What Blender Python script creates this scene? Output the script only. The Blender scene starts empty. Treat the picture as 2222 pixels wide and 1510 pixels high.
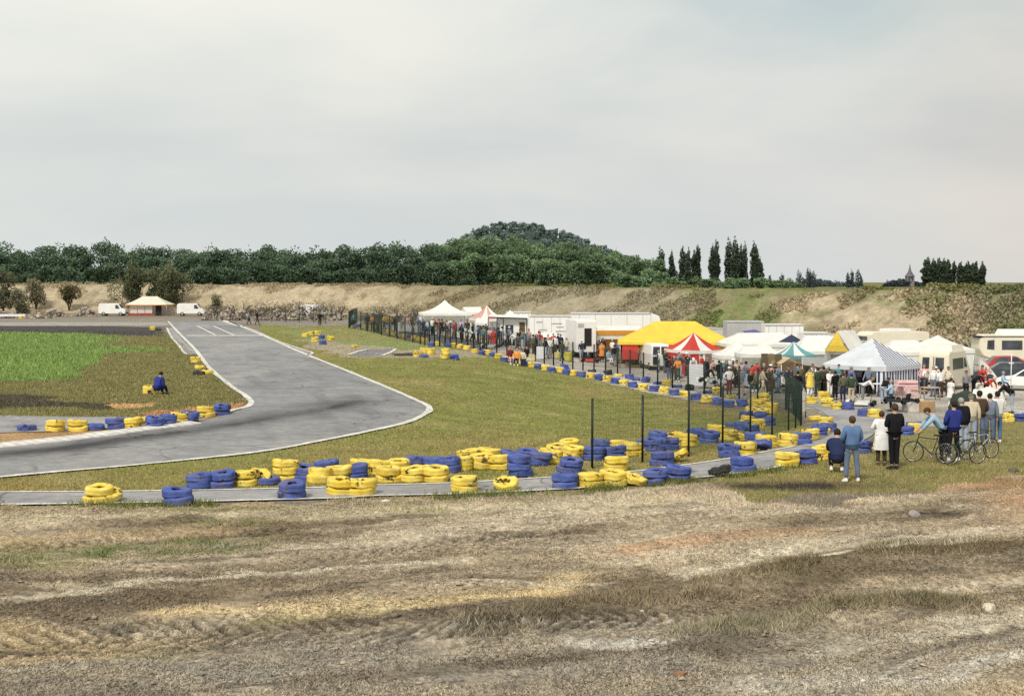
import bpy, bmesh, math, random
import numpy as np
from mathutils import Vector, Matrix
random.seed(11)
rng = np.random.default_rng(11)
R = math.radians
F, EYE, HY, CX, CY = 3000.0, 5.3, 612.0, 1111.0, 755.0      # focal length and horizon of the photograph, in its pixels
PITCH = math.atan((CY - HY) / F)
scene = bpy.context.scene
col = scene.collection
view = bpy.context.view_layer

# ------------------------------------------------------------------ terrain
def ss(t):
    t = np.clip(t, 0, 1)
    return t * t * (3 - 2 * t)
FU = [-.60, -.37, -.2, -.087, 0, .1, .2, .3, .37, .6]
FD = [236, 235, 230, 216, 196, 172, 150, 132, 120, 105]      # foot of the embankment
CU = [-.60, -.37, -.1, 0, .1, .2, .3, .37, .6]
CP = [616, 616, 620, 621, 625, 628, 632, 639, 650]            # line of its crest
BW = 18.0
def berm_t(x, y):
    u = x / np.maximum(y, 1.0)
    return (y - np.interp(u, FU, FD)) / BW
def dip(x, y):
    return -1.6 * ss((y - 40) / 30) * ss((x + 8) / 18) * (1 - ss((y - 110) / 40))
def Z(x, y):
    x = np.asarray(x, float); y = np.asarray(y, float)
    z = dip(x, y)
    u = x / np.maximum(y, 1.0)
    f = np.interp(u, FU, FD)
    ch = EYE - (np.interp(u, CU, CP) - HY) * (f + BW) / F
    t = (y - f) / BW
    z = z + (ch - z) * ss(t)
    z = z - 2.2 * ss((t - 1.15) / 2.5)
    return z
def ray(px, py):
    cx, cy = (px - CX) / F, (CY - py) / F
    c, s = math.cos(PITCH), math.sin(PITCH)
    return Vector((cx, c + s * cy, -s + c * cy))
TS = np.concatenate([np.arange(10, 60, .15), np.arange(60, 420, .4)])
def at(px, py, lift=0.0):
    d = ray(px, py)
    xs, ys, zs = d.x * TS, d.y * TS, EYE + d.z * TS
    g = zs - Z(xs, ys)
    k = int(np.argmax(g < 0)) if (g < 0).any() else len(TS) - 1
    k = max(k, 1)
    a = g[k - 1] / (g[k - 1] - g[k]) if g[k - 1] != g[k] else 0
    t = TS[k - 1] + a * (TS[k] - TS[k - 1])
    x, y = d.x * t, d.y * t
    return Vector((x, y, float(Z(x, y)) + lift))
def atd(px, d):
    x = (px - CX) / F * d
    return Vector((x, d, float(Z(x, d))))
def zat(py, d):
    return EYE - (py - HY) * d / F

# ------------------------------------------------------------------ noise
def vn(x, y, seed=0):
    xi = np.floor(x).astype(np.int64); yi = np.floor(y).astype(np.int64)
    fx = x - xi; fy = y - yi
    def h(a, b):
        n = (a * 374761393 + b * 668265263 + seed * 974711 + 12345) & 0xffffffff
        n = ((n ^ (n >> 13)) * 1274126177) & 0xffffffff
        return ((n ^ (n >> 16)) & 0xffff) / 65535.0
    fx = fx * fx * (3 - 2 * fx); fy = fy * fy * (3 - 2 * fy)
    return (h(xi, yi) * (1 - fx) + h(xi + 1, yi) * fx) * (1 - fy) + (h(xi, yi + 1) * (1 - fx) + h(xi + 1, yi + 1) * fx) * fy
def fbm(x, y, o=4, seed=0):
    s = 0; a = .5; t = 0
    for i in range(o):
        s = s + a * vn(x, y, seed + i * 17); t += a
        x = x * 2.03 + 3.1; y = y * 2.03 + 1.7; a *= .5
    return s / t

# ------------------------------------------------------------------ materials
def nodes(name):
    m = bpy.data.materials.new(name); m.use_nodes = True
    nt = m.node_tree; b = nt.nodes['Principled BSDF']
    return m, nt, b
def N(nt, t, **kw):
    n = nt.nodes.new(t)
    for k, v in kw.items():
        if k in n.inputs.keys() if hasattr(n.inputs, 'keys') else False: n.inputs[k].default_value = v
        else: setattr(n, k, v)
    return n
def mixc(nt, fac, a, b, mode='MIX'):
    n = nt.nodes.new('ShaderNodeMix'); n.data_type = 'RGBA'; n.blend_type = mode
    for sock, v in ((n.inputs[0], fac), (n.inputs[6], a), (n.inputs[7], b)):
        if hasattr(v, 'is_linked'): nt.links.new(v, sock)
        elif isinstance(v, (int, float)): sock.default_value = v
        else: sock.default_value = (*v, 1)
    return n.outputs[2]
def ramp(nt, src, p0, p1, c0=(0, 0, 0), c1=(1, 1, 1)):
    n = nt.nodes.new('ShaderNodeValToRGB')
    n.color_ramp.elements[0].position = p0; n.color_ramp.elements[1].position = p1
    n.color_ramp.elements[0].color = (*c0, 1); n.color_ramp.elements[1].color = (*c1, 1)
    nt.links.new(src, n.inputs[0])
    return n.outputs[0]
def noise(nt, scale, detail=4, rough=.55, coord='Object', vec=None, distort=0):
    n = nt.nodes.new('ShaderNodeTexNoise')
    n.inputs['Scale'].default_value = scale; n.inputs['Detail'].default_value = detail
    n.inputs['Roughness'].default_value = rough; n.inputs['Distortion'].default_value = distort
    if vec is None:
        tc = nt.nodes.new('ShaderNodeTexCoord'); vec = tc.outputs[coord]
    nt.links.new(vec, n.inputs['Vector'])
    return n.outputs['Fac']
def bump(nt, b, h, strength, dist):
    n = nt.nodes.new('ShaderNodeBump'); n.inputs['Strength'].default_value = strength; n.inputs['Distance'].default_value = dist
    nt.links.new(h, n.inputs['Height']); nt.links.new(n.outputs[0], b.inputs['Normal'])
def objvec(nt):
    """object coordinates moved by a per-object random offset, so copies do not repeat"""
    tc = nt.nodes.new('ShaderNodeTexCoord'); oi = nt.nodes.new('ShaderNodeObjectInfo')
    mu = nt.nodes.new('ShaderNodeMath'); mu.operation = 'MULTIPLY'; mu.inputs[1].default_value = 37.0
    nt.links.new(oi.outputs['Random'], mu.inputs[0])
    ad = nt.nodes.new('ShaderNodeVectorMath'); ad.operation = 'ADD'
    nt.links.new(tc.outputs['Object'], ad.inputs[0]); nt.links.new(mu.outputs[0], ad.inputs[1])
    return ad.outputs[0]
MATS = {}
def mat(name, c, rough=.7, var=.18, scale=3.0, metal=0.0, dirt=0.0, spec=.3, bmp=0.0):
    if name in MATS: return MATS[name]
    m, nt, b = nodes(name)
    v = objvec(nt)
    f = noise(nt, scale, 5, .6, vec=v)
    lo = tuple(x * (1 - var) for x in c); hi = tuple(min(1, x * (1 + var)) for x in c)
    o = ramp(nt, f, .3, .7, lo, hi)
    if dirt:
        d = ramp(nt, noise(nt, scale * .6, 6, .65, vec=v), .5, .72)
        o = mixc(nt, d, o, mixc(nt, dirt, o, (.16, .13, .10)))
    nt.links.new(o, b.inputs['Base Color'])
    b.inputs['Roughness'].default_value = rough; b.inputs['Metallic'].default_value = metal
    b.inputs['Specular IOR Level'].default_value = spec
    if bmp: bump(nt, b, noise(nt, scale * 3, 4, vec=v), bmp, .03)
    MATS[name] = m
    return m
def glass(name='window_glass', c=(.025, .03, .035)):
    if name in MATS: return MATS[name]
    m, nt, b = nodes(name)
    f = noise(nt, 1.3, 3, vec=objvec(nt))
    nt.links.new(ramp(nt, f, .35, .7, c, tuple(x * 2.6 + .01 for x in c)), b.inputs['Base Color'])
    b.inputs['Roughness'].default_value = .12
    MATS[name] = m
    return m
def attr_mat(name, rough=1.0, fine=9.0, lo=.55, hi=1.25, bmp=0.0, bscale=12, mid=1.1, transl=0.0, crack=0.0):
    m, nt, b = nodes(name)
    a = nt.nodes.new('ShaderNodeAttribute'); a.attribute_name = 'Col'
    o = a.outputs['Color']
    if fine:
        f = noise(nt, fine, 8, .68)
        o = mixc(nt, 1.0, o, ramp(nt, f, .28, .72, (lo,) * 3, (hi,) * 3), 'MULTIPLY')
        f2 = noise(nt, mid, 5, .6)
        o = mixc(nt, 1.0, o, ramp(nt, f2, .3, .7, (.8,) * 3, (1.15,) * 3), 'MULTIPLY')
        if crack:
            vo = nt.nodes.new('ShaderNodeTexVoronoi'); vo.feature = 'DISTANCE_TO_EDGE'; vo.inputs['Scale'].default_value = 7.0
            tc = nt.nodes.new('ShaderNodeTexCoord'); mp = nt.nodes.new('ShaderNodeMapping')
            mp.inputs['Rotation'].default_value = (0, 0, .4)
            wob = nt.nodes.new('ShaderNodeTexNoise'); wob.inputs['Scale'].default_value = 3; nt.links.new(tc.outputs['Object'], wob.inputs['Vector'])
            ad = nt.nodes.new('ShaderNodeVectorMath'); ad.operation = 'ADD'
            nt.links.new(tc.outputs['Object'], ad.inputs[0]); nt.links.new(wob.outputs['Color'], ad.inputs[1])
            nt.links.new(ad.outputs[0], mp.inputs[0]); nt.links.new(mp.outputs[0], vo.inputs['Vector'])
            cr = ramp(nt, vo.outputs['Distance'], .0, .16, (1 - crack,) * 3, (1, 1, 1))
            o = mixc(nt, ramp(nt, noise(nt, .55, 3), .34, .52), o, mixc(nt, 1.0, o, cr, 'MULTIPLY'))
    nt.links.new(o, b.inputs['Base Color'])
    b.inputs['Roughness'].default_value = rough; b.inputs['Specular IOR Level'].default_value = .12
    if bmp: bump(nt, b, noise(nt, bscale, 8, .7), bmp, .08)
    if transl:
        t = nt.nodes.new('ShaderNodeBsdfTranslucent'); nt.links.new(o, t.inputs[0])
        mx = nt.nodes.new('ShaderNodeMixShader'); mx.inputs[0].default_value = transl
        nt.links.new(b.outputs[0], mx.inputs[1]); nt.links.new(t.outputs[0], mx.inputs[2])
        nt.links.new(mx.outputs[0], nt.nodes['Material Output'].inputs[0])
    return m

# ------------------------------------------------------------------ mesh helpers
def new_obj(name, me, parent=None, m=None):
    o = bpy.data.objects.new(name, me); col.objects.link(o)
    if m is not None:
        if len(me.materials) == 0: me.materials.append(m)
    if parent is not None: o.parent = parent
    return o
def np_mesh(name, verts, faces, cols=None, smooth=False):
    """verts (n,3), faces (m,k) -> mesh, with an optional colour attribute per vertex"""
    verts = np.asarray(verts, np.float32); faces = np.asarray(faces, np.int32)
    me = bpy.data.meshes.new(name)
    me.vertices.add(len(verts)); me.vertices.foreach_set('co', verts.ravel())
    k = faces.shape[1]
    me.loops.add(faces.size); me.loops.foreach_set('vertex_index', faces.ravel())
    me.polygons.add(len(faces)); me.polygons.foreach_set('loop_start', np.arange(0, faces.size, k, dtype=np.int32))
    if smooth: me.polygons.foreach_set('use_smooth', np.ones(len(faces), bool))
    me.update(calc_edges=True)
    if cols is not None:
        a = me.color_attributes.new('Col', 'FLOAT_COLOR', 'POINT')
        c = np.ones((len(verts), 4), np.float32); c[:, :3] = cols
        a.data.foreach_set('color', c.ravel())
    return me
class MB:
    """collects boxes, tubes, quads and lathed shapes with material slots"""
    def __init__(s): s.v = []; s.f = []; s.mi = []; s.sm = []
    def add(s, vs, fs, mi=0, sm=False, M=None):
        o = len(s.v)
        for p in vs:
            p = Vector(p)
            s.v.append(M @ p if M else p)
        for f in fs: s.f.append([i + o for i in f]); s.mi.append(mi); s.sm.append(sm)
        return s
    def box(s, c, d, mi=0, M=None, taper=1.0, bev=0.0):
        x, y, z = (k / 2 for k in d); t = taper
        vs = [(-x, -y, -z), (x, -y, -z), (x, y, -z), (-x, y, -z), (-x * t, -y * t, z), (x * t, -y * t, z), (x * t, y * t, z), (-x * t, y * t, z)]
        vs = [Vector(p) + Vector(c) for p in vs]
        return s.add(vs, [(0, 3, 2, 1), (4, 5, 6, 7), (0, 1, 5, 4), (1, 2, 6, 5), (2, 3, 7, 6), (3, 0, 4, 7)], mi, False, M)
    def tube(s, pts, r, n=6, mi=0, M=None, caps=True, sm=True):
        pts = [Vector(p) for p in pts]; rs = r if isinstance(r, (list, tuple)) else [r] * len(pts)
        vs = []; fs = []
        up = None
        for i, p in enumerate(pts):
            d = (pts[min(i + 1, len(pts) - 1)] - pts[max(i - 1, 0)])
            d = d.normalized() if d.length > 1e-9 else Vector((0, 0, 1))
            if up is None:
                up = d.orthogonal().normalized()
            up = (up - d * up.dot(d))
            up = up.normalized() if up.length > 1e-6 else d.orthogonal().normalized()
            q = d.cross(up)
            for k in range(n):
                a = 2 * math.pi * k / n
                vs.append(p + (up * math.cos(a) + q * math.sin(a)) * rs[i])
        for i in range(len(pts) - 1):
            for k in range(n):
                a, b = i * n + k, i * n + (k + 1) % n
                fs.append((a, b, b + n, a + n))
        if caps:
            fs.append(tuple(range(n))[::-1]); e = (len(pts) - 1) * n; fs.append(tuple(range(e, e + n)))
        return s.add(vs, fs, mi, sm, M)
    def ring(s, c, axis, rad, r, n=20, k=6, mi=0, M=None):
        axis = Vector(axis).normalized(); a = axis.orthogonal().normalized(); b = axis.cross(a); c = Vector(c)
        vs = []; fs = []
        for i in range(n):
            t = 2 * math.pi * i / n; d = a * math.cos(t) + b * math.sin(t)
            for j in range(k):
                q = 2 * math.pi * j / k
                vs.append(c + d * (rad + r * math.cos(q)) + axis * r * math.sin(q))
        for i in range(n):
            for j in range(k):
                fs.append((i * k + j, ((i + 1) % n) * k + j, ((i + 1) % n) * k + (j + 1) % k, i * k + (j + 1) % k))
        return s.add(vs, fs, mi, True, M)
    def lathe(s, prof, n=20, mi=0, M=None, close=False, jit=None):
        vs = []; fs = []; m = len(prof)
        for i in range(n):
            t = 2 * math.pi * i / n
            for r, z in prof: vs.append((r * math.cos(t), r * math.sin(t), z))
        for i in range(n):
            for j in range(m if close else m - 1):
                a, b = i * m + j, ((i + 1) % n) * m + j
                j2 = (j + 1) % m
                fs.append((a, b, ((i + 1) % n) * m + j2, i * m + j2))
        if jit: vs = [jit(Vector(v)) for v in vs]
        return s.add(vs, fs, mi, True, M)
    def quad(s, pts, mi=0, M=None): return s.add(pts, [tuple(range(len(pts)))], mi, False, M)
    def ball(s, c, r, n=10, m=7, mi=0, M=None):
        r = r if isinstance(r, (tuple, list)) else (r, r, r)
        vs = [(c[0], c[1], c[2] - r[2])]; fs = []
        for j in range(1, m):
            a = -math.pi / 2 + math.pi * j / m
            for i in range(n):
                t = 2 * math.pi * i / n
                vs.append((c[0] + r[0] * math.cos(a) * math.cos(t), c[1] + r[1] * math.cos(a) * math.sin(t), c[2] + r[2] * math.sin(a)))
        vs.append((c[0], c[1], c[2] + r[2])); L = len(vs) - 1
        for i in range(n):
            fs.append((0, 1 + (i + 1) % n, 1 + i)); fs.append((L, L - n + i, L - n + (i + 1) % n))
            for j in range(m - 2):
                a = 1 + j * n + i; b = 1 + j * n + (i + 1) % n
                fs.append((a, b, b + n, a + n))
        return s.add(vs, fs, mi, True, M)
    def mesh(s, name, mats):
        me = bpy.data.meshes.new(name)
        me.from_pydata([tuple(v) for v in s.v], [], s.f)
        for m in (mats if isinstance(mats, (list, tuple)) else [mats]): me.materials.append(m)
        me.polygons.foreach_set('material_index', s.mi); me.polygons.foreach_set('use_smooth', s.sm)
        me.update()
        return me
    def build(s, name, mats, parent=None): return new_obj(name, s.mesh(name, mats), parent)
LABELS = {}
def tag(o, label, cat, group=None):
    n = len(label.split())
    assert 4 <= n <= 16, (n, label)
    LABELS.setdefault(label, []).append(o.name)
    o['label'] = label; o['category'] = cat
    if group: o['group'] = group
    return o
def thing(name, label, cat, loc=(0, 0, 0), rz=0, group=None, scale=None):
    o = bpy.data.objects.new(name, None); col.objects.link(o)
    o.empty_display_size = .2
    o.location = loc; o.rotation_euler = (0, 0, rz)
    if scale: o.scale = scale
    return tag(o, label, cat, group)
def struct(name, me, m=None):
    o = new_obj(name, me, None, m); o['kind'] = 'structure'
    return o
def stuff(name, me, m=None, label=None, cat=None):
    o = new_obj(name, me, None, m); o['kind'] = 'stuff'
    if label: tag(o, label, cat)
    return o
ORD = ['first', 'second', 'third', 'fourth', 'fifth', 'sixth', 'seventh', 'eighth', 'ninth', 'tenth', 'eleventh', 'twelfth', 'thirteenth', 'fourteenth', 'fifteenth', 'sixteenth', 'seventeenth', 'eighteenth', 'nineteenth', 'twentieth']
TENS = {2: ('twenty', 'twentieth'), 3: ('thirty', 'thirtieth'), 4: ('forty', 'fortieth'), 5: ('fifty', 'fiftieth'), 6: ('sixty', 'sixtieth'), 7: ('seventy', 'seventieth')}
def ordinal(n):
    if n <= 20: return ORD[n - 1]
    t, u = divmod(n, 10)
    return TENS[t][1] if u == 0 else TENS[t][0] + '-' + ORD[u - 1]

# ------------------------------------------------------------------ camera, light, sky
cd = bpy.data.cameras.new('camera'); cam = bpy.data.objects.new('camera', cd); col.objects.link(cam)
cam.location = (0, 0, EYE); cam.rotation_euler = (math.pi / 2 - PITCH, 0, 0)
cd.sensor_width = 36; cd.lens = 36 * F / 2222; cd.clip_start = .5; cd.clip_end = 20000
scene.camera = cam
SUN_EL, SUN_AZ = 48.0, 205.0          # azimuth from +Y clockwise: behind the camera, a little to the left
sd = bpy.data.lights.new('sun', 'SUN'); sun = bpy.data.objects.new('sun', sd); col.objects.link(sun)
sd.energy = 3.0; sd.angle = R(10); sd.color = (1, .95, .86)
sv = Vector((math.sin(R(SUN_AZ)) * math.cos(R(SUN_EL)), math.cos(R(SUN_AZ)) * math.cos(R(SUN_EL)), math.sin(R(SUN_EL))))
sun.rotation_euler = sv.to_track_quat('Z', 'Y').to_euler(); sun.location = (0, -20, 60)
w = bpy.data.worlds.new('World'); scene.world = w; w.use_nodes = True
nt = w.node_tree; bg = nt.nodes['Background']
sky = nt.nodes.new('ShaderNodeTexSky'); sky.sky_type = 'NISHITA'; sky.sun_disc = False
sky.sun_elevation = R(SUN_EL); sky.sun_rotation = R(SUN_AZ); sky.air_density = 1.4; sky.dust_density = 3.0
tc = nt.nodes.new('ShaderNodeTexCoord')
mp = nt.nodes.new('ShaderNodeMapping'); mp.inputs['Scale'].default_value = (1.0, 1.0, 3.0); mp.inputs['Location'].default_value = (3.3, 1.6, .4)
nt.links.new(tc.outputs['Generated'], mp.inputs[0])
n1 = noise(nt, 2.3, 6, .5, vec=mp.outputs[0], distort=.35)
n2 = noise(nt, 5.5, 5, .55, vec=mp.outputs[0], distort=.2)
cl = mixc(nt, ramp(nt, n1, .38, .62), (7.3, 7.6, 7.7), (8.65, 8.6, 8.35))
cl = mixc(nt, ramp(nt, n2, .35, .7), cl, mixc(nt, 1.0, cl, (.93, .95, .97), 'MULTIPLY'))
sp = nt.nodes.new('ShaderNodeSeparateXYZ'); nt.links.new(tc.outputs['Generated'], sp.inputs[0])
g = nt.nodes.new('ShaderNodeMapRange'); g.inputs[1].default_value = -.35; g.inputs[2].default_value = .4
nt.links.new(sp.outputs[0], g.inputs[0])
cl = mixc(nt, g.outputs[0], mixc(nt, 1.0, cl, (1.06, 1.055, 1.01), 'MULTIPLY'), mixc(nt, 1.0, cl, (.94, .925, .91), 'MULTIPLY'))
wz = nt.nodes.new('ShaderNodeMath'); wz.operation = 'MULTIPLY_ADD'; wz.inputs[1].default_value = .07; nt.links.new(n1, wz.inputs[0]); nt.links.new(sp.outputs[2], wz.inputs[2])
band = nt.nodes.new('ShaderNodeValToRGB'); nt.links.new(wz.outputs[0], band.inputs[0]); er = band.color_ramp.elements
er[0].position = .03; er[0].color = (.955, .975, .985, 1); er[1].position = .235; er[1].color = (1.05, 1.05, 1.02, 1)
for p_, c_ in ((.085, (.94, .955, .965)), (.125, (.895, .91, .925)), (.165, (.985, .985, .97))):
    e_ = er.new(p_); e_.color = (*c_, 1)
cl = mixc(nt, 1.0, cl, band.outputs[0], 'MULTIPLY')          # layers of the cloud deck by height
g3 = nt.nodes.new('ShaderNodeMapRange'); g3.inputs[1].default_value = .22; g3.inputs[2].default_value = .40; nt.links.new(sp.outputs[0], g3.inputs[0])
cl = mixc(nt, g3.outputs[0], cl, mixc(nt, 1.0, cl, (1.05, .97, .91), 'MULTIPLY'))
up_ = nt.nodes.new('ShaderNodeMapRange'); up_.inputs[1].default_value = .10; up_.inputs[2].default_value = .24; nt.links.new(sp.outputs[2], up_.inputs[0])
rt_ = nt.nodes.new('ShaderNodeMapRange'); rt_.inputs[1].default_value = -.02; rt_.inputs[2].default_value = .22; nt.links.new(sp.outputs[0], rt_.inputs[0])
bl_ = nt.nodes.new('ShaderNodeMath'); bl_.operation = 'MULTIPLY'; nt.links.new(up_.outputs[0], bl_.inputs[0]); nt.links.new(rt_.outputs[0], bl_.inputs[1])
b2_ = nt.nodes.new('ShaderNodeMath'); b2_.operation = 'MULTIPLY'; nt.links.new(bl_.outputs[0], b2_.inputs[0]); nt.links.new(ramp(nt, n2, .3, .62), b2_.inputs[1])
cl = mixc(nt, b2_.outputs[0], cl, mixc(nt, 1.0, cl, (.72, .84, .88), 'MULTIPLY'))      # bluish break in the cloud, upper right
out = mixc(nt, .93, sky.outputs[0], cl)                       # an overcast deck over the clear sky
nt.links.new(out, bg.inputs[0]); bg.inputs[1].default_value = .1
scene.render.engine = 'CYCLES'
scene.view_settings.view_transform = 'Standard'; scene.view_settings.look = 'None'; scene.view_settings.exposure = 0
scene.cycles.use_denoising = False
scene.cycles.max_bounces = 6; scene.cycles.diffuse_bounces = 3; scene.cycles.transparent_max_bounces = 8
# ------------------------------------------------------------------ ground zones (world polygons)
def W(poly): return np.array([at(*p)[:2] for p in poly])
def pip(x, y, poly):
    ins = np.zeros(x.shape, bool); n = len(poly)
    x0, y0 = poly.min(0); x1, y1 = poly.max(0)
    sel = np.nonzero((x >= x0) & (x <= x1) & (y >= y0) & (y <= y1))
    xs, ys = x[sel], y[sel]; r = np.zeros(xs.shape, bool)
    for i in range(n):
        xa, ya = poly[i]; xb, yb = poly[(i + 1) % n]
        if ya == yb: continue
        c = ((ya > ys) != (yb > ys)) & (xs < (xb - xa) * (ys - ya) / (yb - ya) + xa)
        r ^= c
    ins[sel] = r
    return ins
TRK = [(365, 698, 497, 698), (385, 720, 545, 718), (400, 735, 585, 735), (426, 762, 655, 766), (455, 800, 742, 801), (500, 838, 853, 847),
       (530, 858, 905, 870), (543, 870, 926, 880), (544, 877, 932, 888), (535, 884, 926, 897), (500, 898, 885, 917), (450, 912, 800, 937),
       (400, 925, 700, 957), (330, 934, 560, 982), (160, 956, 300, 1010), (0, 973, 60, 1031), (-200, 995, -150, 1052)]
STRIP = [(-200, 1074, -200, 1098), (0, 1070, 0, 1097), (175, 1069, 160, 1095), (415, 1066, 400, 1091), (720, 1059, 720, 1083), (808, 1055, 808, 1078), (977, 1050, 977, 1074),
         (1204, 1037, 1204, 1064), (1360, 1026, 1370, 1052), (1447, 1016, 1497, 1040), (1568, 999, 1638, 1024), (1643, 985, 1715, 1008),
         (1724, 970, 1790, 990), (1780, 955, 1850, 968), (1806, 940, 1885, 950), (1812, 925, 1905, 932), (1800, 906, 1905, 912), (1765, 886, 1880, 892), (1690, 874, 1800, 878)]
LANE = [(-200, 902, -200, 952), (0, 902, 0, 940), (160, 905, 160, 936), (330, 906, 300, 926), (430, 901, 400, 913), (482, 892, 482, 899)]
ZONES = [  # pixel polygon, colour, ragged edge in metres
    ([(560, 706), (640, 700), (760, 706), (900, 742), (1060, 772), (1300, 828), (1500, 872), (1600, 890), (1700, 892), (1745, 915), (1740, 950), (1650, 990), (1500, 1015), (1300, 1036), (1100, 1046), (900, 1056), (400, 1069), (0, 1073), (-240, 1076),
      (-240, 1050), (0, 1030), (410, 990), (720, 945), (900, 890), (830, 847), (720, 801), (600, 760)], (.275, .275, .085), .3),
    ([(600, 716), (760, 712), (900, 742), (1060, 774), (985, 768), (900, 764), (760, 756), (660, 738)], (.29, .33, .13), 1.0),
    ([(640, 735), (740, 745), (830, 752), (880, 760), (1060, 768), (1050, 776), (900, 778), (760, 774), (690, 760)], (.44, .38, .27), 1.2),
    ([(757, 770), (790, 760), (850, 756), (858, 762), (815, 774), (770, 776)], (.30, .29, .29), .4),
    ([(850, 767), (895, 765), (897, 773), (850, 774)], (.07, .065, .05), .6),
    ([(-240, 716), (200, 716), (362, 722), (400, 750), (470, 810), (548, 874), (500, 895), (330, 908), (0, 905), (-240, 905)], (.22, .20, .082), .5),
    ([(-240, 724), (60, 722), (150, 726), (222, 742), (262, 772), (215, 805), (150, 832), (0, 842), (-240, 846)], (.20, .285, .085), 6.0),
    ([(-240, 850), (0, 858), (120, 866), (260, 872), (330, 885), (150, 889), (0, 884), (-240, 878)], (.10, .09, .06), 1.6),
    ([(225, 876), (330, 874), (336, 883), (262, 886)], (.56, .36, .17), .5),
    ([(285, 897), (430, 882), (480, 880), (543, 873), (548, 880), (500, 895), (330, 907)], (.45, .26, .13), .6),
    ([(-240, 943), (0, 938), (100, 936), (200, 934), (330, 924), (430, 908), (480, 900), (345, 935), (160, 958), (0, 975), (-240, 996)], (.54, .34, .17), .25),
    ([(-240, 706), (200, 706), (352, 711), (352, 730), (250, 727), (200, 724), (-240, 717)], (.10, .092, .088), .8),
    ([(-240, 690), (200, 690), (500, 692), (760, 694), (800, 706), (640, 708), (500, 699), (365, 699), (-240, 699)], (.34, .30, .25), 1.5),
    ([(-240, 699), (365, 699), (365, 707), (-240, 707)], (.46, .43, .39), .6),
    ([(760, 700), (760, 708), (900, 738), (1060, 770), (1300, 826), (1500, 868), (1640, 884), (1700, 884), (1760, 888), (1810, 905), (1880, 912), (1905, 914), (1960, 930), (2010, 925), (2222, 906), (2640, 888), (2640, 690), (2200, 690), (1700, 690), (1000, 690), (840, 690)], (.62, .57, .505), .3),
    ([(800, 714), (900, 720), (1060, 746), (1062, 764), (985, 752), (900, 737)], (.15, .145, .15), .5),
    ([(1500, 1046), (1640, 1026), (1800, 990), (1890, 955), (1960, 932), (2010, 927), (2222, 908), (2640, 890), (2640, 1002), (2222, 1040), (2100, 1055), (1900, 1090), (1640, 1105), (1400, 1085)], (.29, .26, .11), 2.0),
]
ZONES = [(W(p), c, j) for p, c, j in ZONES]
FG = W([(-320, 1101), (0, 1098), (720, 1085), (1200, 1068), (1500, 1044), (1560, 1048), (1640, 1095), (1900, 1085), (2100, 1050), (2222, 1034), (2700, 990)] + [(2700, 1300), (2222, 1505), (1111, 1505), (0, 1505), (-320, 1300)])
FG = np.vstack([FG, [(-40, 14), (-40, 33)]])[:]
FG = np.vstack([W([(-320, 1101), (0, 1098), (720, 1085), (1200, 1068), (1500, 1044), (1560, 1048), (1640, 1095), (1900, 1085), (2100, 1050), (2222, 1034), (2700, 990)]), [(60, 30), (60, -20), (-60, -20), (-60, 32)]])
STRIPW = np.vstack([W([(a, b) for a, b, c, d in STRIP]), W([(c, d) for a, b, c, d in STRIP])[::-1]])
TRKW = np.vstack([W([(a, b) for a, b, c, d in TRK]), W([(c, d) for a, b, c, d in TRK])[::-1]])
def cat(P, n):
    P = np.array(P, float); out = []
    for i in range(len(P) - 1):
        p0, p1, p2, p3 = P[max(i - 1, 0)], P[i], P[i + 1], P[min(i + 2, len(P) - 1)]
        for k in range(n):
            t = k / n
            out.append(.5 * ((2 * p1) + (-p0 + p2) * t + (2 * p0 - 5 * p1 + 4 * p2 - p3) * t * t + (-p0 + 3 * p1 - 3 * p2 + p3) * t ** 3))
    out.append(P[-1])
    return np.array(out)
def dist_poly(x, y, P):
    d = np.full(x.shape, 1e9)
    for a, b in zip(P[:-1], P[1:]):
        ab = b - a; L = (ab ** 2).sum()
        t = np.clip(((x - a[0]) * ab[0] + (y - a[1]) * ab[1]) / L, 0, 1)
        d = np.minimum(d, np.hypot(x - a[0] - t * ab[0], y - a[1] - t * ab[1]))
    return d
STREAKS = [  # polyline on the ground, colour, half width, strength: ridges of dead weeds first, then pale wheel tracks
    (W(cat([(1050, 1365), (1250, 1335), (1400, 1318), (1600, 1275), (1750, 1240), (1900, 1210), (2050, 1195), (2260, 1188)], 3)), (.20, .155, .095), .85, 1.1),
    (W(cat([(1500, 1390), (1700, 1360), (1900, 1310), (2080, 1320)], 3)), (.22, .17, .11), .5, .9),
    (W(cat([(380, 1335), (600, 1325), (900, 1312), (1120, 1288), (1250, 1262)], 3)), (.74, .58, .34), .55, 1.1),
    (W(cat([(1480, 1265), (1650, 1215), (1800, 1185), (2050, 1165), (2260, 1140)], 3)), (.72, .63, .47), .4, 1.0),
    (W(cat([(0, 1290), (300, 1262), (560, 1246), (800, 1232), (1000, 1215)], 3)), (.70, .61, .46), .22, .9),
    (W(cat([(1250, 1392), (1450, 1395), (1620, 1400)], 3)), (.76, .70, .60), .2, 1.0),
    (W(cat([(1620, 1505), (1850, 1480), (2000, 1455), (2260, 1405)], 3)), (.76, .69, .56), .3, 1.1),
    (W(cat([(1700, 1430), (1900, 1395), (2260, 1330)], 3)), (.70, .62, .48), .3, .9),
    (W(cat([(0, 1463), (300, 1440), (620, 1450)], 3)), (.24, .22, .185), .28, 1.0),
    (W(cat([(640, 1430), (900, 1425), (1150, 1445), (1450, 1425)], 3)), (.27, .235, .19), .4, .8),
    (W(cat([(1380, 1185), (1600, 1165), (1750, 1150)], 3)), (.60, .38, .22), .5, .7),
    (W(cat([(-60, 1130), (300, 1118), (700, 1112), (1200, 1100), (1500, 1085)], 3)), (.70, .60, .40), .5, .8)]
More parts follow.
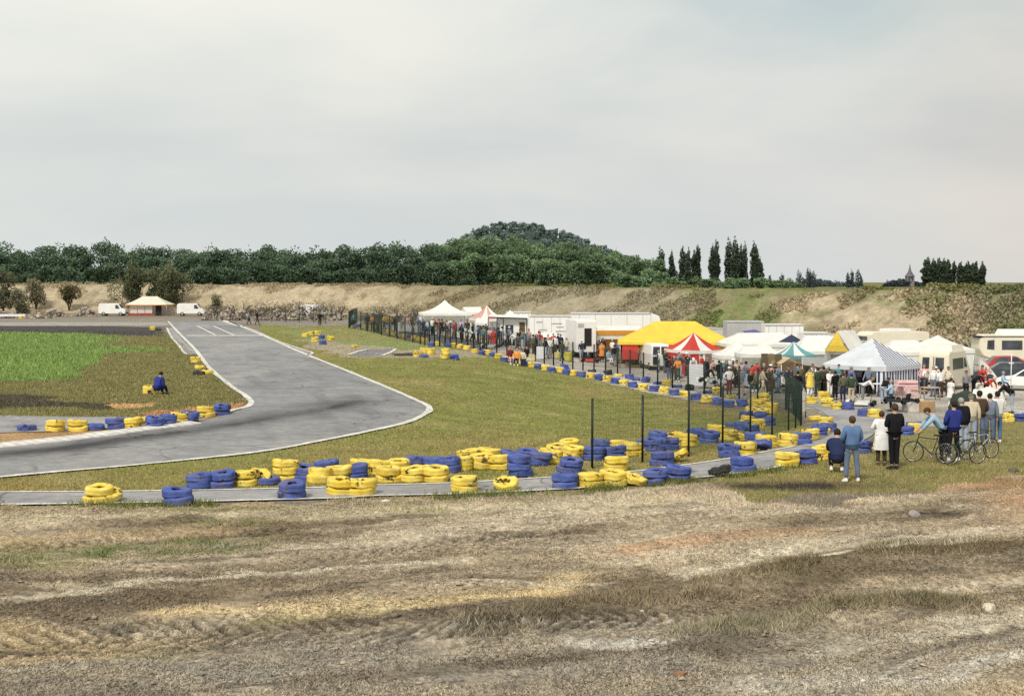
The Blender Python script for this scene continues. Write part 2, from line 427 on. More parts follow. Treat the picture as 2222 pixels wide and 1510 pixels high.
GREENS = [(*at(20, 1205)[:2], .9), (*at(300, 1195)[:2], 1.2), (*at(450, 1180)[:2], 1.0), (*at(500, 1130)[:2], .8), (*at(1150, 1290)[:2], .5), (*at(1680, 1250)[:2], .7), (*at(1950, 1190)[:2], .9), (*at(900, 1105)[:2], .9)]
BANDS = [(W(cat([(-80, 1405), (200, 1380), (500, 1366), (800, 1362), (1130, 1352)], 3)), 1.05, .30), (W(cat([(1000, 1362), (1350, 1350), (1650, 1338)], 3)), .55, .27), (W(cat([(700, 1205), (1050, 1165), (1300, 1150)], 3)), .5, .26), (W(cat([(-60, 1180), (250, 1170), (620, 1150)], 3)), .5, .26)]
def treads(x, y):
    """wheel tracks: how deep the band is pressed, and the grooves its lugs left"""
    d = np.zeros(x.shape); g = np.zeros(x.shape)
    for k, (ln, hw, pitch) in enumerate(BANDS):
        s = np.interp(x, ln[:, 0], ln[:, 1]); inx = (x > ln[0, 0]) & (x < ln[-1, 0]); o = y - s
        m = ss((hw - np.abs(o)) / .18) * inx * ss((fbm(x * .55, y * .8, 3, 140 + k) - .16) / .2)
        w_ = np.abs(np.sin(math.pi * (x + .75 * np.abs(o) + .10 * fbm(x * 2, y * 2, 2, 150 + k)) / pitch))
        d = np.maximum(d, m); g = np.maximum(g, m * ss((.58 - w_) / .3))
    return d, g
def fg_mask(x, y):
    jx = (fbm(x * .8, y * .8, 3, 5) - .5) * 1.6; jy = (fbm(x * .8, y * .8, 3, 9) - .5) * 1.6
    return pip(x + jx * .4, y + jy, FG)
def mixa(c, d, f):
    f = np.clip(f, 0, 1)[..., None]
    return c * (1 - f) + np.asarray(d) * f
def gcol(x, y):
    """albedo of the ground at world points"""
    c = np.empty(x.shape + (3,)); c[:] = (.33, .28, .215)
    c = mixa(c, (.22, .19, .13), fbm(x * .12, y * .07, 4, 3) * 1.6 - .5)
    for k, (poly, cc, j) in enumerate(ZONES):
        s = .5 / max(j, .2)
        jx = (fbm(x * s, y * s, 3, 40 + k) - .5) * 2.4 * j; jy = (fbm(x * s, y * s, 3, 70 + k) - .5) * 3.2 * j
        c[pip(x + jx, y + jy, poly)] = cc
    # lawn variety: browner towards the strip, mottled
    green = (c[..., 1] > .2) & (c[..., 2] < .135) & (c[..., 0] < .35) & (c[..., 0] > .2)
    n = fbm(x * .22, y * .12, 4, 21); n2 = fbm(x * 1.1, y * .6, 3, 22)
    lawn = mixa(c, (.36, .285, .115), (n - .47) * 2.2 + ss((58 - y) / 18) * .40 * ((x < 9) * 1.0))
    lawn = mixa(lawn, (.19, .22, .055), (n2 - .58) * 2.0)
    lawn = mixa(lawn, (.42, .36, .17), (fbm(x * .5, y * .35, 3, 27) - .6) * 2.2)
    c = np.where(green[..., None], lawn, c)
    # concrete stains in the paddock
    pad = (c[..., 0] > .46) & (c[..., 2] > .35)
    c = np.where(pad[..., None], mixa(c, (.36, .33, .29), (fbm(x * .35, y * .2, 4, 31) - .46) * 2.6), c)
    # trampled, half-dry foreground
    fg = fg_mask(x, y)
    a = R(20); xr = x * math.cos(a) + y * math.sin(a); yr = -x * math.sin(a) + y * math.cos(a)
    yr = yr + (fbm(x * .10, y * .10, 3, 51) - .5) * 5
    f = np.empty_like(c); f[:] = (.50, .40, .275)
    f = mixa(f, (.70, .59, .43), (fbm(xr * .16, yr * .8, 4, 52) - .44) * 3.2)
    f = mixa(f, (.23, .175, .115), (fbm(xr * .20, yr * .95, 4, 53) - .52 + .06 * ss((27 - y) / 5)) * 4.6)
    f = mixa(f, (.20, .165, .125), (fbm(xr * 1.3, yr * 2.6, 4, 67) - .50) * 3.4 * (.45 + .55 * ss((27 - y) / 6)))
    f = mixa(f, (.68, .50, .26), (fbm(xr * .10, yr * .45, 3, 54) - .60) * 4)
    f = mixa(f, (.30, .28, .12), (fbm(xr * .22, yr * .6, 4, 55) - .60) * 4 + ss((y - 29) / 6) * .30 + ss((y - 27) / 5) * ss((x - 1) / 5) * .3)
    for gx_, gy_, gr_ in GREENS: f = mixa(f, (.17, .20, .075), ss(1 - np.hypot((x - gx_) / (gr_ * 2.2), (y - gy_) / gr_)) * (fbm(x * 1.6, y * 1.6, 3, 59) - .25) * 2.6)
    for ln_, cc_, wd_, kk_ in STREAKS:
        dd_ = dist_poly(x + (fbm(x * .7, y * .7, 3, 64) - .5) * .9, y + (fbm(x * .5, y * 1.2, 3, 65) - .5) * 1.5, ln_)
        f = mixa(f, cc_, np.exp(-(dd_ / wd_) ** 2) * kk_ * (.35 + 1.1 * fbm(xr * .5, yr * 1.2, 3, 66)))
    f = mixa(f, (.44, .395, .33), ss((23 - y) / 5) * (.45 + .5 * (fbm(xr * .2, yr * .6, 3, 57) - .3)))
    f = mixa(f, (.55, .34, .19), ss((y - 27) / 5) * ss((x - 8) / 6) * (fbm(xr * .3, yr * .8, 3, 58) - .35) * 2.0)
    # pale wheel lines and dark ruts running across
    ln = np.abs(np.sin(yr * 1.15 + 2.6 * (fbm(xr * .07, yr * .2, 2, 60) - .5)))
    wob = fbm(xr * .35, yr * .9, 3, 61)
    f = mixa(f, (.74, .67, .55), ss((.12 - ln) / .12) * (wob - .42) * 2.6 * ss((33 - y) / 6))
    f = mixa(f, (.19, .15, .11), ss((ln - .93) / .07) * (wob - .45) * 2.8 * ss((34 - y) / 8))
    tr_, gro = treads(x, y)
    f = mixa(f, (.075, .062, .05), gro * 1.0); f = mixa(f, f * .86, tr_ * .6)
    c = np.where(fg[..., None], f, c)
    # dark burnt patch and puddle-like streaks by the strip
    b = ss(1 - np.hypot((x - (at(1720, 1055).x)) / 3.2, (y - at(1720, 1055).y) / 1.25)) * (fbm(x * 1.5, y * 1.5, 3, 62) * 1.6)
    c = mixa(c, (.085, .07, .055), b * 1.6)
    b = ss(1 - np.hypot((x - at(2010, 1112).x) / 1.5, (y - at(2010, 1112).y) / .7)) * (fbm(x * 2, y * 2, 3, 63) * 1.7)
    c = mixa(c, (.07, .055, .045), b * 1.7)
    # the embankment
    t = berm_t(x, y); u = x / np.maximum(y, 1)
    on = ss((t + .05) / .12)
    e = np.empty_like(c); e[:] = (.43, .355, .24)
    e = mixa(e, (.21, .18, .10), ss((u + .12) / .10) * .9)
    e = mixa(e, (.37, .325, .235), ss((u + .06) / .05) * (1 - ss((u - .12) / .05)) * (fbm(x * .06, y * .1, 3, 71) * 1.5 - .2))
    e = mixa(e, (.15, .19, .06), (fbm(x * .09, y * .12, 4, 72) - .44) * 3.4 * ss((u - .08) / .08) + .25 * ss((u - .10) / .05))
    e = mixa(e, (.17, .175, .06), ss((t - .82) / .15) * (.3 + .7 * ss((u + .08) / .1)))
    sand = ss((u - .165) / .05) * (1 - ss((u - .345) / .05)) * ss((.98 - t) / .25)
    e = mixa(e, (.46, .375, .255), sand * (fbm(x * .22 + t * 2, y * .22, 4, 73) - .26) * 4.0)
    bush = ss((u - .318) / .045)
    e = mixa(e, (.155, .175, .10), bush * (fbm(x * .2, y * .2, 4, 74) - .30) * 2.6)
    e = mixa(e, (.24, .19, .12), (fbm(x * .9, y * .5, 4, 75) - .52) * 2.6)
    c = mixa(c, e, on)
    return c * (.86 + .28 * fbm(x * 2.2, y * 1.4, 3, 80))[..., None]

# ------------------------------------------------------------------ ground sheet
ds = [-8, -2, 3, 7, 10, 12.5, 14.5, 16]
while ds[-1] < 285: ds.append(ds[-1] + min(max(1.45 * ds[-1] ** 2 / (F * EYE), .03), .75))
while ds[-1] < 9000: ds.append(ds[-1] * 1.09 + 1)
ds = np.array(ds); us = np.linspace(-.56, .56, 760)
D, U = np.meshgrid(ds, us, indexing='ij')
GX = U * (D + 12); GY = D
GZ = Z(GX, GY)
fgm = (fg_mask(GX, GY) & ~pip(GX, GY, STRIPW)) * ss((36 - GY) / 4)
a = R(20); xr = GX * math.cos(a) + GY * math.sin(a); yr = -GX * math.sin(a) + GY * math.cos(a)
yr2 = yr + (fbm(GX * .10, GY * .10, 3, 51) - .5) * 5
trd, trg = treads(GX, GY)
micro = (fbm(xr * 1.1, yr * 2.6, 5, 90) - .5) * .16 + (fbm(xr * .16, yr2 * .8, 3, 53) - .5) * -.20 + (fbm(xr * 3.1, yr * 4.6, 3, 93) - .5) * .085 - trg * .13 - trd * .03
for ln_, cc_, wd_, kk_ in STREAKS[:2]: micro = micro + np.exp(-(dist_poly(GX, GY, ln_) / wd_) ** 2) * .16
GZ += fgm * micro * ss((GY + 30) / 40)
bt = berm_t(GX, GY); bu = GX / np.maximum(GY, 1)
onb = ss(bt / .15) * (1 - ss((bt - 1.3) / .8))
gul = fbm(GX * .30 + bt * 1.2, GY * .10, 4, 95) - .5
GZ += onb * ((fbm(GX * .45, GY * .45, 4, 96) - .5) * .55 + gul * 1.5 * ss((bu - .14) / .08) * (1 - ss((bt - .8) / .2)) + (fbm(GX * .25, GY * .25, 3, 97) - .35) * 1.3 * ss((bu - .31) / .05) * (1 - ss((bt - .75) / .3)))
GC = gcol(GX, GY)
nr, nc = GX.shape
V = np.stack([GX, GY, GZ], -1).reshape(-1, 3)
idx = np.arange(nr * nc).reshape(nr, nc)
Q = np.stack([idx[:-1, :-1], idx[:-1, 1:], idx[1:, 1:], idx[1:, :-1]], -1)
isb = (bt[:-1, :-1] > 0)
m_ground = attr_mat('ground_soil', fine=7.5, lo=.32, hi=1.46, bmp=.8, bscale=10, crack=.62)
m_bank = attr_mat('embankment_soil', fine=2.2, lo=.55, hi=1.3, bmp=.8, bscale=2.2, mid=.4)
def sub(name, mask, m):
    q = Q[mask]; used, inv = np.unique(q.ravel(), return_inverse=True)
    me = np_mesh(name, V[used], inv.reshape(-1, 4), GC.reshape(-1, 3)[used], smooth=True)
    return struct(name, me, m)
sub('ground', ~isb, m_ground); sub('embankment', isb, m_bank)

# ------------------------------------------------------------------ asphalt
def strip_mesh(name, stations, n, m, lift, colf):
    S = cat(stations, n)
    A = np.array([at(p[0], p[1]) for p in S])[:, :2]; B = np.array([at(p[2], p[3]) for p in S])[:, :2]
    t = np.linspace(0, 1, m)
    P = A[:, None] * (1 - t)[None, :, None] + B[:, None] * t[None, :, None]
    x, y = P[..., 0], P[..., 1]
    v = np.stack([x, y, Z(x, y) + lift], -1).reshape(-1, 3)
    i = np.arange(len(S) * m).reshape(len(S), m)
    q = np.stack([i[:-1, :-1], i[:-1, 1:], i[1:, 1:], i[1:, :-1]], -1).reshape(-1, 4)
    return np_mesh(name, v, q, colf(x, y).reshape(-1, 3), smooth=True)
LINE1 = W(cat([(-150, 1006), (0, 988), (150, 973), (300, 951), (420, 936), (540, 917), (650, 898), (720, 886), (775, 872)], 4))
LINE2 = W(cat([(430, 930), (560, 905), (640, 888), (720, 872)], 4))
def asphalt(x, y):
    c = np.empty(x.shape + (3,)); c[:] = (.285, .28, .28)
    c = mixa(c, (.19, .19, .20), (fbm(x * .12, y * .08, 4, 101) - .4) * 1.6)
    c = mixa(c, (.36, .345, .33), (fbm(x * .4, y * .12, 3, 102) - .52) * 2.4)
    c = mixa(c, (.17, .17, .175), (fbm(x * 1.1 + y * .3, y * .22, 4, 104) - .55) * 2.6)
    n = .55 + .9 * (fbm(x * .5, y * .25, 3, 103) - .3)
    c = mixa(c, (.055, .052, .055), np.exp(-(dist_poly(x, y, LINE1) / (.62 + .45 * ss((50 - y) / 12))) ** 2) * n * (.95 + .4 * ss((50 - y) / 12)))
    c = mixa(c, (.07, .067, .07), np.exp(-(dist_poly(x, y, LINE1) / 1.7) ** 2) * n * .40)
    c = mixa(c, (.07, .067, .07), np.exp(-(dist_poly(x, y, LINE2) / .7) ** 2) * n * .35)
    return c
m_asph = attr_mat('asphalt', rough=.9, fine=22, lo=.78, hi=1.2, bmp=.25, bscale=30, mid=2.5)
nt_ = m_asph.node_tree; b_ = nt_.nodes['Principled BSDF']; src = b_.inputs['Base Color'].links[0].from_socket
tcx = nt_.nodes.new('ShaderNodeTexCoord'); wbn = nt_.nodes.new('ShaderNodeTexNoise'); wbn.inputs['Scale'].default_value = .8; nt_.links.new(tcx.outputs['Object'], wbn.inputs['Vector'])
adx = nt_.nodes.new('ShaderNodeVectorMath'); adx.operation = 'ADD'; nt_.links.new(tcx.outputs['Object'], adx.inputs[0]); nt_.links.new(wbn.outputs['Color'], adx.inputs[1])
vcr = nt_.nodes.new('ShaderNodeTexVoronoi'); vcr.feature = 'DISTANCE_TO_EDGE'; vcr.inputs['Scale'].default_value = .33; nt_.links.new(adx.outputs[0], vcr.inputs['Vector'])
crk = ramp(nt_, vcr.outputs['Distance'], .004, .02, (.55, .55, .55), (1, 1, 1))
o_ = mixc(nt_, ramp(nt_, noise(nt_, .22, 3), .45, .55), src, mixc(nt_, 1.0, src, crk, 'MULTIPLY'))
o_ = mixc(nt_, 1.0, o_, ramp(nt_, noise(nt_, .5, 5, .65), .35, .65, (.86,) * 3, (1.12,) * 3), 'MULTIPLY')
nt_.links.new(o_, b_.inputs['Base Color'])
struct('track', strip_mesh('track', TRK, 8, 44, .030, asphalt), m_asph)
def pale(x, y):
    c = np.empty(x.shape + (3,)); c[:] = (.335, .325, .325)
    return mixa(c, (.235, .23, .235), (fbm(x * .5, y * .5, 4, 111) - .42) * 2)
struct('path', strip_mesh('path', STRIP, 5, 10, .026, pale), m_asph)
struct('side_lane', strip_mesh('side_lane', LANE, 6, 10, .024, pale), m_asph)
# paved run-off beside the straight
struct('track_shoulder', strip_mesh('track_shoulder', [(530, 709, 520, 711), (560, 721, 548, 722), (604, 741, 590, 742), (650, 757, 640, 762), (678, 766, 668, 771)], 5, 6, .022, pale), m_asph)
struct('track_shoulder', strip_mesh('track_shoulder', [(362, 712, 375, 712), (372, 732, 392, 732), (388, 750, 410, 750), (402, 768, 432, 769)], 5, 6, .022, pale), m_asph)
# painted lines
m_paint, nt, b = nodes('line_paint')
o = mixc(nt, ramp(nt, noise(nt, 2.4, 6, .65), .38, .56), (.80, .79, .72), (.55, .53, .48))
o = mixc(nt, ramp(nt, noise(nt, 9, 6, .7), .54, .62), o, (.30, .29, .27))
nt.links.new(o, b.inputs['Base Color']); b.inputs['Roughness'].default_value = .8
def ribbon(pts, w, lift, n=6):
    P = np.array([at(p[0], p[1]) for p in cat(pts, n)])[:, :2]
    T = np.gradient(P, axis=0); T /= np.linalg.norm(T, axis=1)[:, None] + 1e-9
    Nn = np.stack([-T[:, 1], T[:, 0]], -1)
    ww = w * (.8 + .45 * vn(P[:, 0] * .9, P[:, 1] * .9, 5))[:, None]
    A, B = P - Nn * ww / 2, P + Nn * ww / 2
    v = np.concatenate([np.c_[A, Z(A[:, 0], A[:, 1]) + lift], np.c_[B, Z(B[:, 0], B[:, 1]) + lift]])
    k = len(P); i = np.arange(k - 1)
    return v, np.stack([i, i + 1, i + 1 + k, i + k], -1)
def line(pts, w, lift=.042, n=6):
    v, q = ribbon(pts, w, lift, n)
    return struct('track_line', np_mesh('track_line', v, q), m_paint)
line([(a, b) for a, b, c, d in TRK[:10]] + [(505, 891), (478, 901)], .26)
line([(c, d) for a, b, c, d in TRK], .27)
line([(362, 712), (372, 732), (388, 750), (402, 768), (418, 769)], .2)
line([(530, 709), (560, 721), (604, 741), (650, 757), (678, 766), (668, 772)], .2)
line([(486, 696), (505, 703), (522, 708)], .8)
line([(403, 729), (490, 729), (574, 729)], 1.7, .046)
line([(428, 708), (448, 718), (468, 728)], .22, .046); line([(463, 708), (485, 718), (508, 728)], .22, .046)
line([(a, b) for a, b, c, d in STRIP[:13]], .14); line([(c, d) for a, b, c, d in STRIP[:13]], .16)
line([(757, 770), (775, 764), (800, 758)], .3); line([(830, 772), (850, 764), (858, 758)], .3)
# sloped concrete kerb along the inside of the bend
v, q = ribbon([(-200, 993), (0, 970), (160, 953), (330, 931), (420, 919)], .75, .055, 10)
kk = len(v) // 2; v[kk:, 2] += .05
m_kerb, nt, b = nodes('kerb_concrete')
wv = nt.nodes.new('ShaderNodeTexWave'); wv.inputs['Scale'].default_value = 1.1; wv.inputs['Distortion'].default_value = .6; wv.bands_direction = 'DIAGONAL'
tcn = nt.nodes.new('ShaderNodeTexCoord'); nt.links.new(tcn.outputs['Object'], wv.inputs['Vector'])
o = mixc(nt, wv.outputs['Fac'], (.60, .57, .53), (.74, .72, .68))
o = mixc(nt, ramp(nt, noise(nt, 3, 6, .65), .45, .7), o, (.42, .38, .33))
nt.links.new(o, b.inputs['Base Color']); b.inputs['Roughness'].default_value = .9
e = np.arange(kk - 1)
low = v.copy(); low[:, 2] -= .10
vv = np.concatenate([v, low]); n2 = len(v)
q = np.concatenate([q, np.stack([e, e + n2, e + 1 + n2, e + 1], -1), np.stack([e + kk, e + kk + 1, e + kk + 1 + n2, e + kk + n2], -1)])
struct('kerb', np_mesh('kerb', vv, q), m_kerb)
# ------------------------------------------------------------------ vegetation
def leaf_mesh(name, P, size, cols, flat=.0, wh=1.0):
    """one small randomly turned quad per point"""
    n = len(P)
    a = rng.normal(size=(n, 3)); a[:, 2] *= (1 - flat); a /= np.linalg.norm(a, axis=1)[:, None] + 1e-9
    b = rng.normal(size=(n, 3)); b = np.cross(a, b); b /= np.linalg.norm(b, axis=1)[:, None] + 1e-9
    s = np.asarray(size).reshape(-1, 1) * rng.uniform(.6, 1.35, (n, 1))
    a = a * s * wh; b = b * s
    v = np.stack([P - a * .5 - b * .2, P + b * .55, P + a * .5 - b * .1, P - b * .5], 1).reshape(-1, 3)
    q = np.arange(n * 4).reshape(n, 4)
    return np_mesh(name, v, q, np.repeat(cols, 4, axis=0))
m_leaf = attr_mat('leaves', fine=0, transl=.18)
m_blade = attr_mat('grass_blades', fine=0, transl=.12)
m_bark = mat('bark', (.13, .10, .075), .95, .3, 2)
def core_mesh(P, lo, cols):
    pass
def crown(blobs, n, dark, light, seed, squash=1.0):
    """points over the shells of overlapping clumps, with light tops and dark undersides"""
    r = np.random.default_rng(seed); out = []; cc = []
    tot = sum(b[3] * b[3] for b in blobs)
    zmin = min(b[2] - b[4] for b in blobs); zmax = max(b[2] + b[4] for b in blobs)
    for bx, by, bz, rr, rz in blobs:
        k = max(4, int(n * rr * rr / tot))
        d = r.normal(size=(k, 3)); d /= np.linalg.norm(d, axis=1)[:, None]
        rad = r.uniform(.35, 1.0, (k, 1)) ** .45 * (1 + .10 * r.normal(size=(k, 1)) * (r.random((k, 1)) < .3))
        p = d * rad * np.array([rr, rr, rz]) + np.array([bx, by, bz])
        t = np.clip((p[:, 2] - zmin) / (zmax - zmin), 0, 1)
        k2 = np.clip(.15 + .5 * t + .38 * d[:, 2] + .22 * r.normal(size=k) + r.uniform(-.18, .18), 0, 1)[:, None]  # painted shading: leaf colour lightens with height and on upward sides
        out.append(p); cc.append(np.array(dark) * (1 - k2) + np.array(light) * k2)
    return np.concatenate(out), np.concatenate(cc)
def tree_blobs(h, w, r, base=.18):
    bl = [(0, 0, h * .58, w * .36, h * .36)]
    for i in range(9):
        a = r.uniform(0, 6.28); k = r.uniform(.15, .36) * w; z = h * r.uniform(base + .1, .86)
        rr = w * r.uniform(.15, .26) * (1.15 - .45 * z / h)
        bl.append((k * math.cos(a), k * math.sin(a), z, rr, rr * r.uniform(1.0, 1.7)))
    for i in range(3): bl.append((r.uniform(-.3, .3) * w, r.uniform(-.2, .2) * w, h * r.uniform(.76, .87), w * .22, h * .11))
    return bl
# --- the belt of wood behind the bank, its top line as in the photograph
LINE_TOP = [(-400, 524), (-60, 520), (0, 517), (22, 521), (50, 541), (75, 532), (110, 528), (140, 523), (165, 536), (200, 527), (240, 520), (280, 530), (320, 529), (365, 530), (400, 538), (440, 529), (500, 531), (540, 534),
            (575, 520), (610, 531), (650, 525), (690, 540), (730, 536), (775, 529), (810, 521), (850, 524), (895, 517), (930, 530), (965, 516), (1000, 510), (1045, 503), (1100, 505), (1150, 512), (1200, 514),
            (1250, 520), (1290, 530), (1330, 533), (1370, 548), (1400, 552), (1425, 566)]
lx = [p[0] for p in LINE_TOP]; ly = [p[1] for p in LINE_TOP]
def wood(name, label, trees, n_leaf, size, dark, light, m=m_leaf):
    Ps, Cs, Ss = [], [], []
    for k, (x, y, z0, h, w, tone) in enumerate(trees):
        r = random.Random(k * 7 + 3)
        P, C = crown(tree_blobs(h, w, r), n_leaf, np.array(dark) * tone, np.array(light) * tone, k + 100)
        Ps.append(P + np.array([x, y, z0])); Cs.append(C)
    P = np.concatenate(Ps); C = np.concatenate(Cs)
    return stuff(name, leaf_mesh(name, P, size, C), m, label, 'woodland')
def belt(p0, p1, d, step, sink, wlo, whi, seed):
    r = random.Random(seed); out = []; px = p0
    while px < p1:
        dd = d + r.uniform(-7, 7); top = np.interp(px, lx, ly) + sink + r.uniform(-5, 7)
        zt = zat(top, dd); x = (px - CX) / F * dd; z0 = 1.8
        out.append((x, dd, z0, max(zt - z0, 3), r.uniform(wlo, whi), r.uniform(.75, 1.25)))
        px += step * r.uniform(.7, 1.3)
    return out
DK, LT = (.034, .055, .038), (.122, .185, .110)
T1 = belt(-420, 960, 306, 46, 0, 7.5, 11, 1) + belt(-420, 960, 292, 40, 18, 6.5, 9.5, 2) + belt(-420, 960, 281, 36, 48, 4.5, 6.5, 3)
wood('woodland', 'dark green wood in a long belt behind the left bank', T1, 2300, .37, DK, LT)
T2 = belt(930, 1425, 320, 38, 0, 5.5, 8, 4) + belt(930, 1425, 304, 34, 16, 5, 7.5, 5) + belt(920, 1430, 292, 34, 42, 5, 7, 6) + belt(1400, 1720, 330, 26, 40, 4, 6, 7)
T2 = [t for t in T2]
wood('woodland', 'lighter green wood at the foot of the hill behind the tents', T2, 2300, .37, (.055, .088, .056), (.20, .29, .15))
# --- the wooded spoil heap
hx, hd = 6.0, 640.0
gx, gy = np.meshgrid(np.linspace(-130, 170, 70), np.linspace(-110, 110, 40), indexing='ij')
HTOP = [(-300, 612), (850, 600), (930, 560), (985, 527), (1020, 512), (1050, 495), (1090, 487), (1140, 486), (1180, 494), (1240, 512), (1290, 532), (1350, 555), (1450, 590), (1560, 612), (2500, 612)]
def hillz(x, y):
    px = x / hd * F + CX
    top = zat(np.interp(px, [p[0] for p in HTOP], [p[1] for p in HTOP]) + 9, hd)
    return np.maximum(top, 0) * np.exp(-((y - hd) / 62) ** 2) - 1
hz = hillz(gx + hx, gy + hd)
iv = np.arange(70 * 40).reshape(70, 40)
me = np_mesh('hill', np.stack([gx + hx, gy + hd, hz], -1).reshape(-1, 3), np.stack([iv[:-1, :-1], iv[1:, :-1], iv[1:, 1:], iv[:-1, 1:]], -1).reshape(-1, 4), smooth=True)
struct('hill', me, mat('hill_soil', (.045, .065, .05), 1, .3, .05))
HT = []
rr = random.Random(5)
for i in range(560):
    px = rr.uniform(920, 1480); y = hd + rr.uniform(-75, 25); x = (px - CX) / F * hd
    z = float(hillz(np.array(x), np.array(y)))
    if z < 1: continue
    h = rr.uniform(3.0, 5.6)
    HT.append((x, y, z - .8, h, rr.uniform(2.6, 4.4), rr.uniform(.75, 1.25)))
wood('hill_woodland', 'bluish wood covering the round hill', HT, 150, .72, (.095, .132, .128), (.215, .285, .245))  # bluish leaf colours carry painted distance haze
# --- low far trees along the skyline on the right
def low(p0, p1, d, tops, step, seed, w):
    r = random.Random(seed); out = []; px = p0
    while px < p1:
        dd = d + r.uniform(-10, 10); top = np.interp(px, [t[0] for t in tops], [t[1] for t in tops]) + r.uniform(-2, 3)
        out.append(((px - CX) / F * dd, dd, -1, zat(top, dd) + 1, w * r.uniform(.8, 1.2), r.uniform(.8, 1.2))); px += step * r.uniform(.7, 1.3)
    return out
wood('far_woodland', 'low dark trees on the skyline right of the tall poplars', low(1640, 1745, 480, [(1640, 600), (1665, 612), (1700, 612), (1745, 618)], 12, 1, 4.5), 420, .55, (.02, .035, .028), (.09, .125, .085))
wood('far_woodland', 'hazy blue low trees on the skyline left of the church', low(1720, 1880, 900, [(1720, 612), (1745, 604), (1770, 606), (1800, 607), (1830, 612), (1850, 606), (1880, 622)], 13, 2, 9), 420, 1.0, (.055, .08, .09), (.14, .18, .18))  # aerial haze is put into these leaf colours as blue
wood('far_woodland', 'dark rounded clump of trees around the church tower', low(1918, 2004, 900, [(1918, 620), (1935, 610), (1950, 605), (1975, 608), (2004, 616)], 9, 3, 9), 520, .95, (.035, .045, .055), (.075, .095, .10))  # blue cast in the leaf colours stands in for haze
wood('far_woodland', 'low green trees on the skyline at the right edge', low(2145, 2480, 380, [(2145, 630), (2160, 622), (2180, 618), (2200, 626), (2222, 612), (2300, 615), (2480, 620)], 15, 4, 5), 520, .5, (.018, .026, .016), (.09, .105, .05))
# --- poplars, one by one
def poplar(px, top, wpx, d, tone, label, blue=0.0, n=3600):
    z0 = float(min(Z((px - CX) / F * d, d), 2.0)) if d < 300 else -1.0
    h = zat(top, d) - z0; w = wpx * d / F * 1.3
    t = thing('poplar_tree', label, 'tree', ((px - CX) / F * d, d, z0), 0, 'poplars on the skyline')
    r = random.Random(int(px)); bl = []
    for i in range(17):
        f = .10 + .88 * i / 16
        prof = (.55 + .45 * math.sin(min(1, f * 2.2) * math.pi * .5) if f < .72 else (1 - ((f - .72) / .30) ** 2.2)) * .5 * w * r.uniform(.72, 1.08)
        bl.append((r.uniform(-.10, .10) * w, r.uniform(-.10, .10) * w, f * h, max(prof * r.uniform(.8, 1.0), .10 * w), h * .065))
    dk = np.array([.030, .042, .032]) * (1 - blue) + np.array([.05, .07, .085]) * blue  # blue blends painted distance haze into the leaf colours
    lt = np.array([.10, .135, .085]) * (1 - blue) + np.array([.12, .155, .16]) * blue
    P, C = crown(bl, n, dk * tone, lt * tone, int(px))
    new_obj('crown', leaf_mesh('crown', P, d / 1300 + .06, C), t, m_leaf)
    tr = MB(); tr.tube([(0, 0, 0), (.05, 0, h * .4), (0, 0, h * .85)], [w * .07, w * .05, w * .02], 6); tr.build('trunk', m_bark, t)
    return t
POP = [(1433, 540, 19), (1457, 547, 13), (1480, 538, 15), (1492, 541, 12), (1506, 546, 14), (1514, 534, 14), (1546, 533, 15), (1554, 523, 14), (1581, 521, 19), (1595, 518, 17), (1607, 532, 12), (1614, 530, 14), (1636, 526, 17), (1648, 560, 14)]
for i, (x, t, w_) in enumerate(POP):
    look = ['broad', 'thin', 'slim', 'narrow', 'slim', 'pointed', 'slim', 'tall', 'tall wide', 'tallest', 'short thin', 'slim', 'tall leaning', 'stubby'][i]
    poplar(x, t, w_, 335 + (i % 3) * 6, .9 + .05 * (i % 4), f'{look} dark poplar, {ordinal(i + 1)} from the left in the row beside the wood')
POP2 = [(2011, 562, 22), (2025, 564, 17), (2036, 561, 20), (2047, 564, 17), (2056, 566, 14), (2068, 569, 10), (2083, 571, 15), (2098, 569, 18), (2110, 573, 14), (2116, 569, 11), (2130, 571, 15)]
for i, (x, t, w_) in enumerate(POP2):
    poplar(x, t, w_, 250 + (i % 3) * 4, .95, f'dark poplar, {ordinal(i + 1)} from the left in the dense row right of the church')
POP3 = [(1670, 598, 7), (1697, 595, 12), (1733, 586, 13), (1752, 582, 9), (1758, 586, 8), (1765, 590, 10), (1839, 590, 8), (1848, 586, 8), (1861, 585, 11), (1868, 600, 7)]
for i, (x, t, w_) in enumerate(POP3):
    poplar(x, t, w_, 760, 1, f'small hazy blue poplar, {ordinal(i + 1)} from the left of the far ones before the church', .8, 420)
# --- church far off
cx = (1973 - CX) / F * 900; K = 900 / F
ch = thing('church', 'distant church with a pointed spire above the trees', 'church', (cx, 900, -1))
mst, msl = mat('church_stone', (.20, .18, .19), .9, .15, .2), mat('church_slate', (.135, .12, .15), .8, .15, .2)
b0 = zat(607, 900) + 1; b1 = zat(599, 900) + 1; bt_ = zat(574, 900) + 1
MB().box((0, 0, b1 / 2), (4.8, 4.8, b1)).build('tower', mst, ch)
sp_ = MB(); sp_.lathe([(3.5, b1 - .3), (2.4, b1 + 1.0), (1.1, b1 + 3.0), (.5, b1 + 5.2), (.02, bt_ + .8)], 8); sp_.build('spire', msl, ch)
nv = MB(); nv.box((0, 9, b0 * .35), (7, 14, b0 * .7)); nv.build('nave', mst, ch)
rf = MB(); rf.add([(-3.8, 2, b0 * .7), (3.8, 2, b0 * .7), (3.8, 16.3, b0 * .7), (-3.8, 16.3, b0 * .7), (0, 2, b0), (0, 16.3, b0)], [(0, 1, 4), (2, 3, 5), (0, 4, 5, 3), (1, 2, 5, 4)]); rf.build('roof', msl, ch)
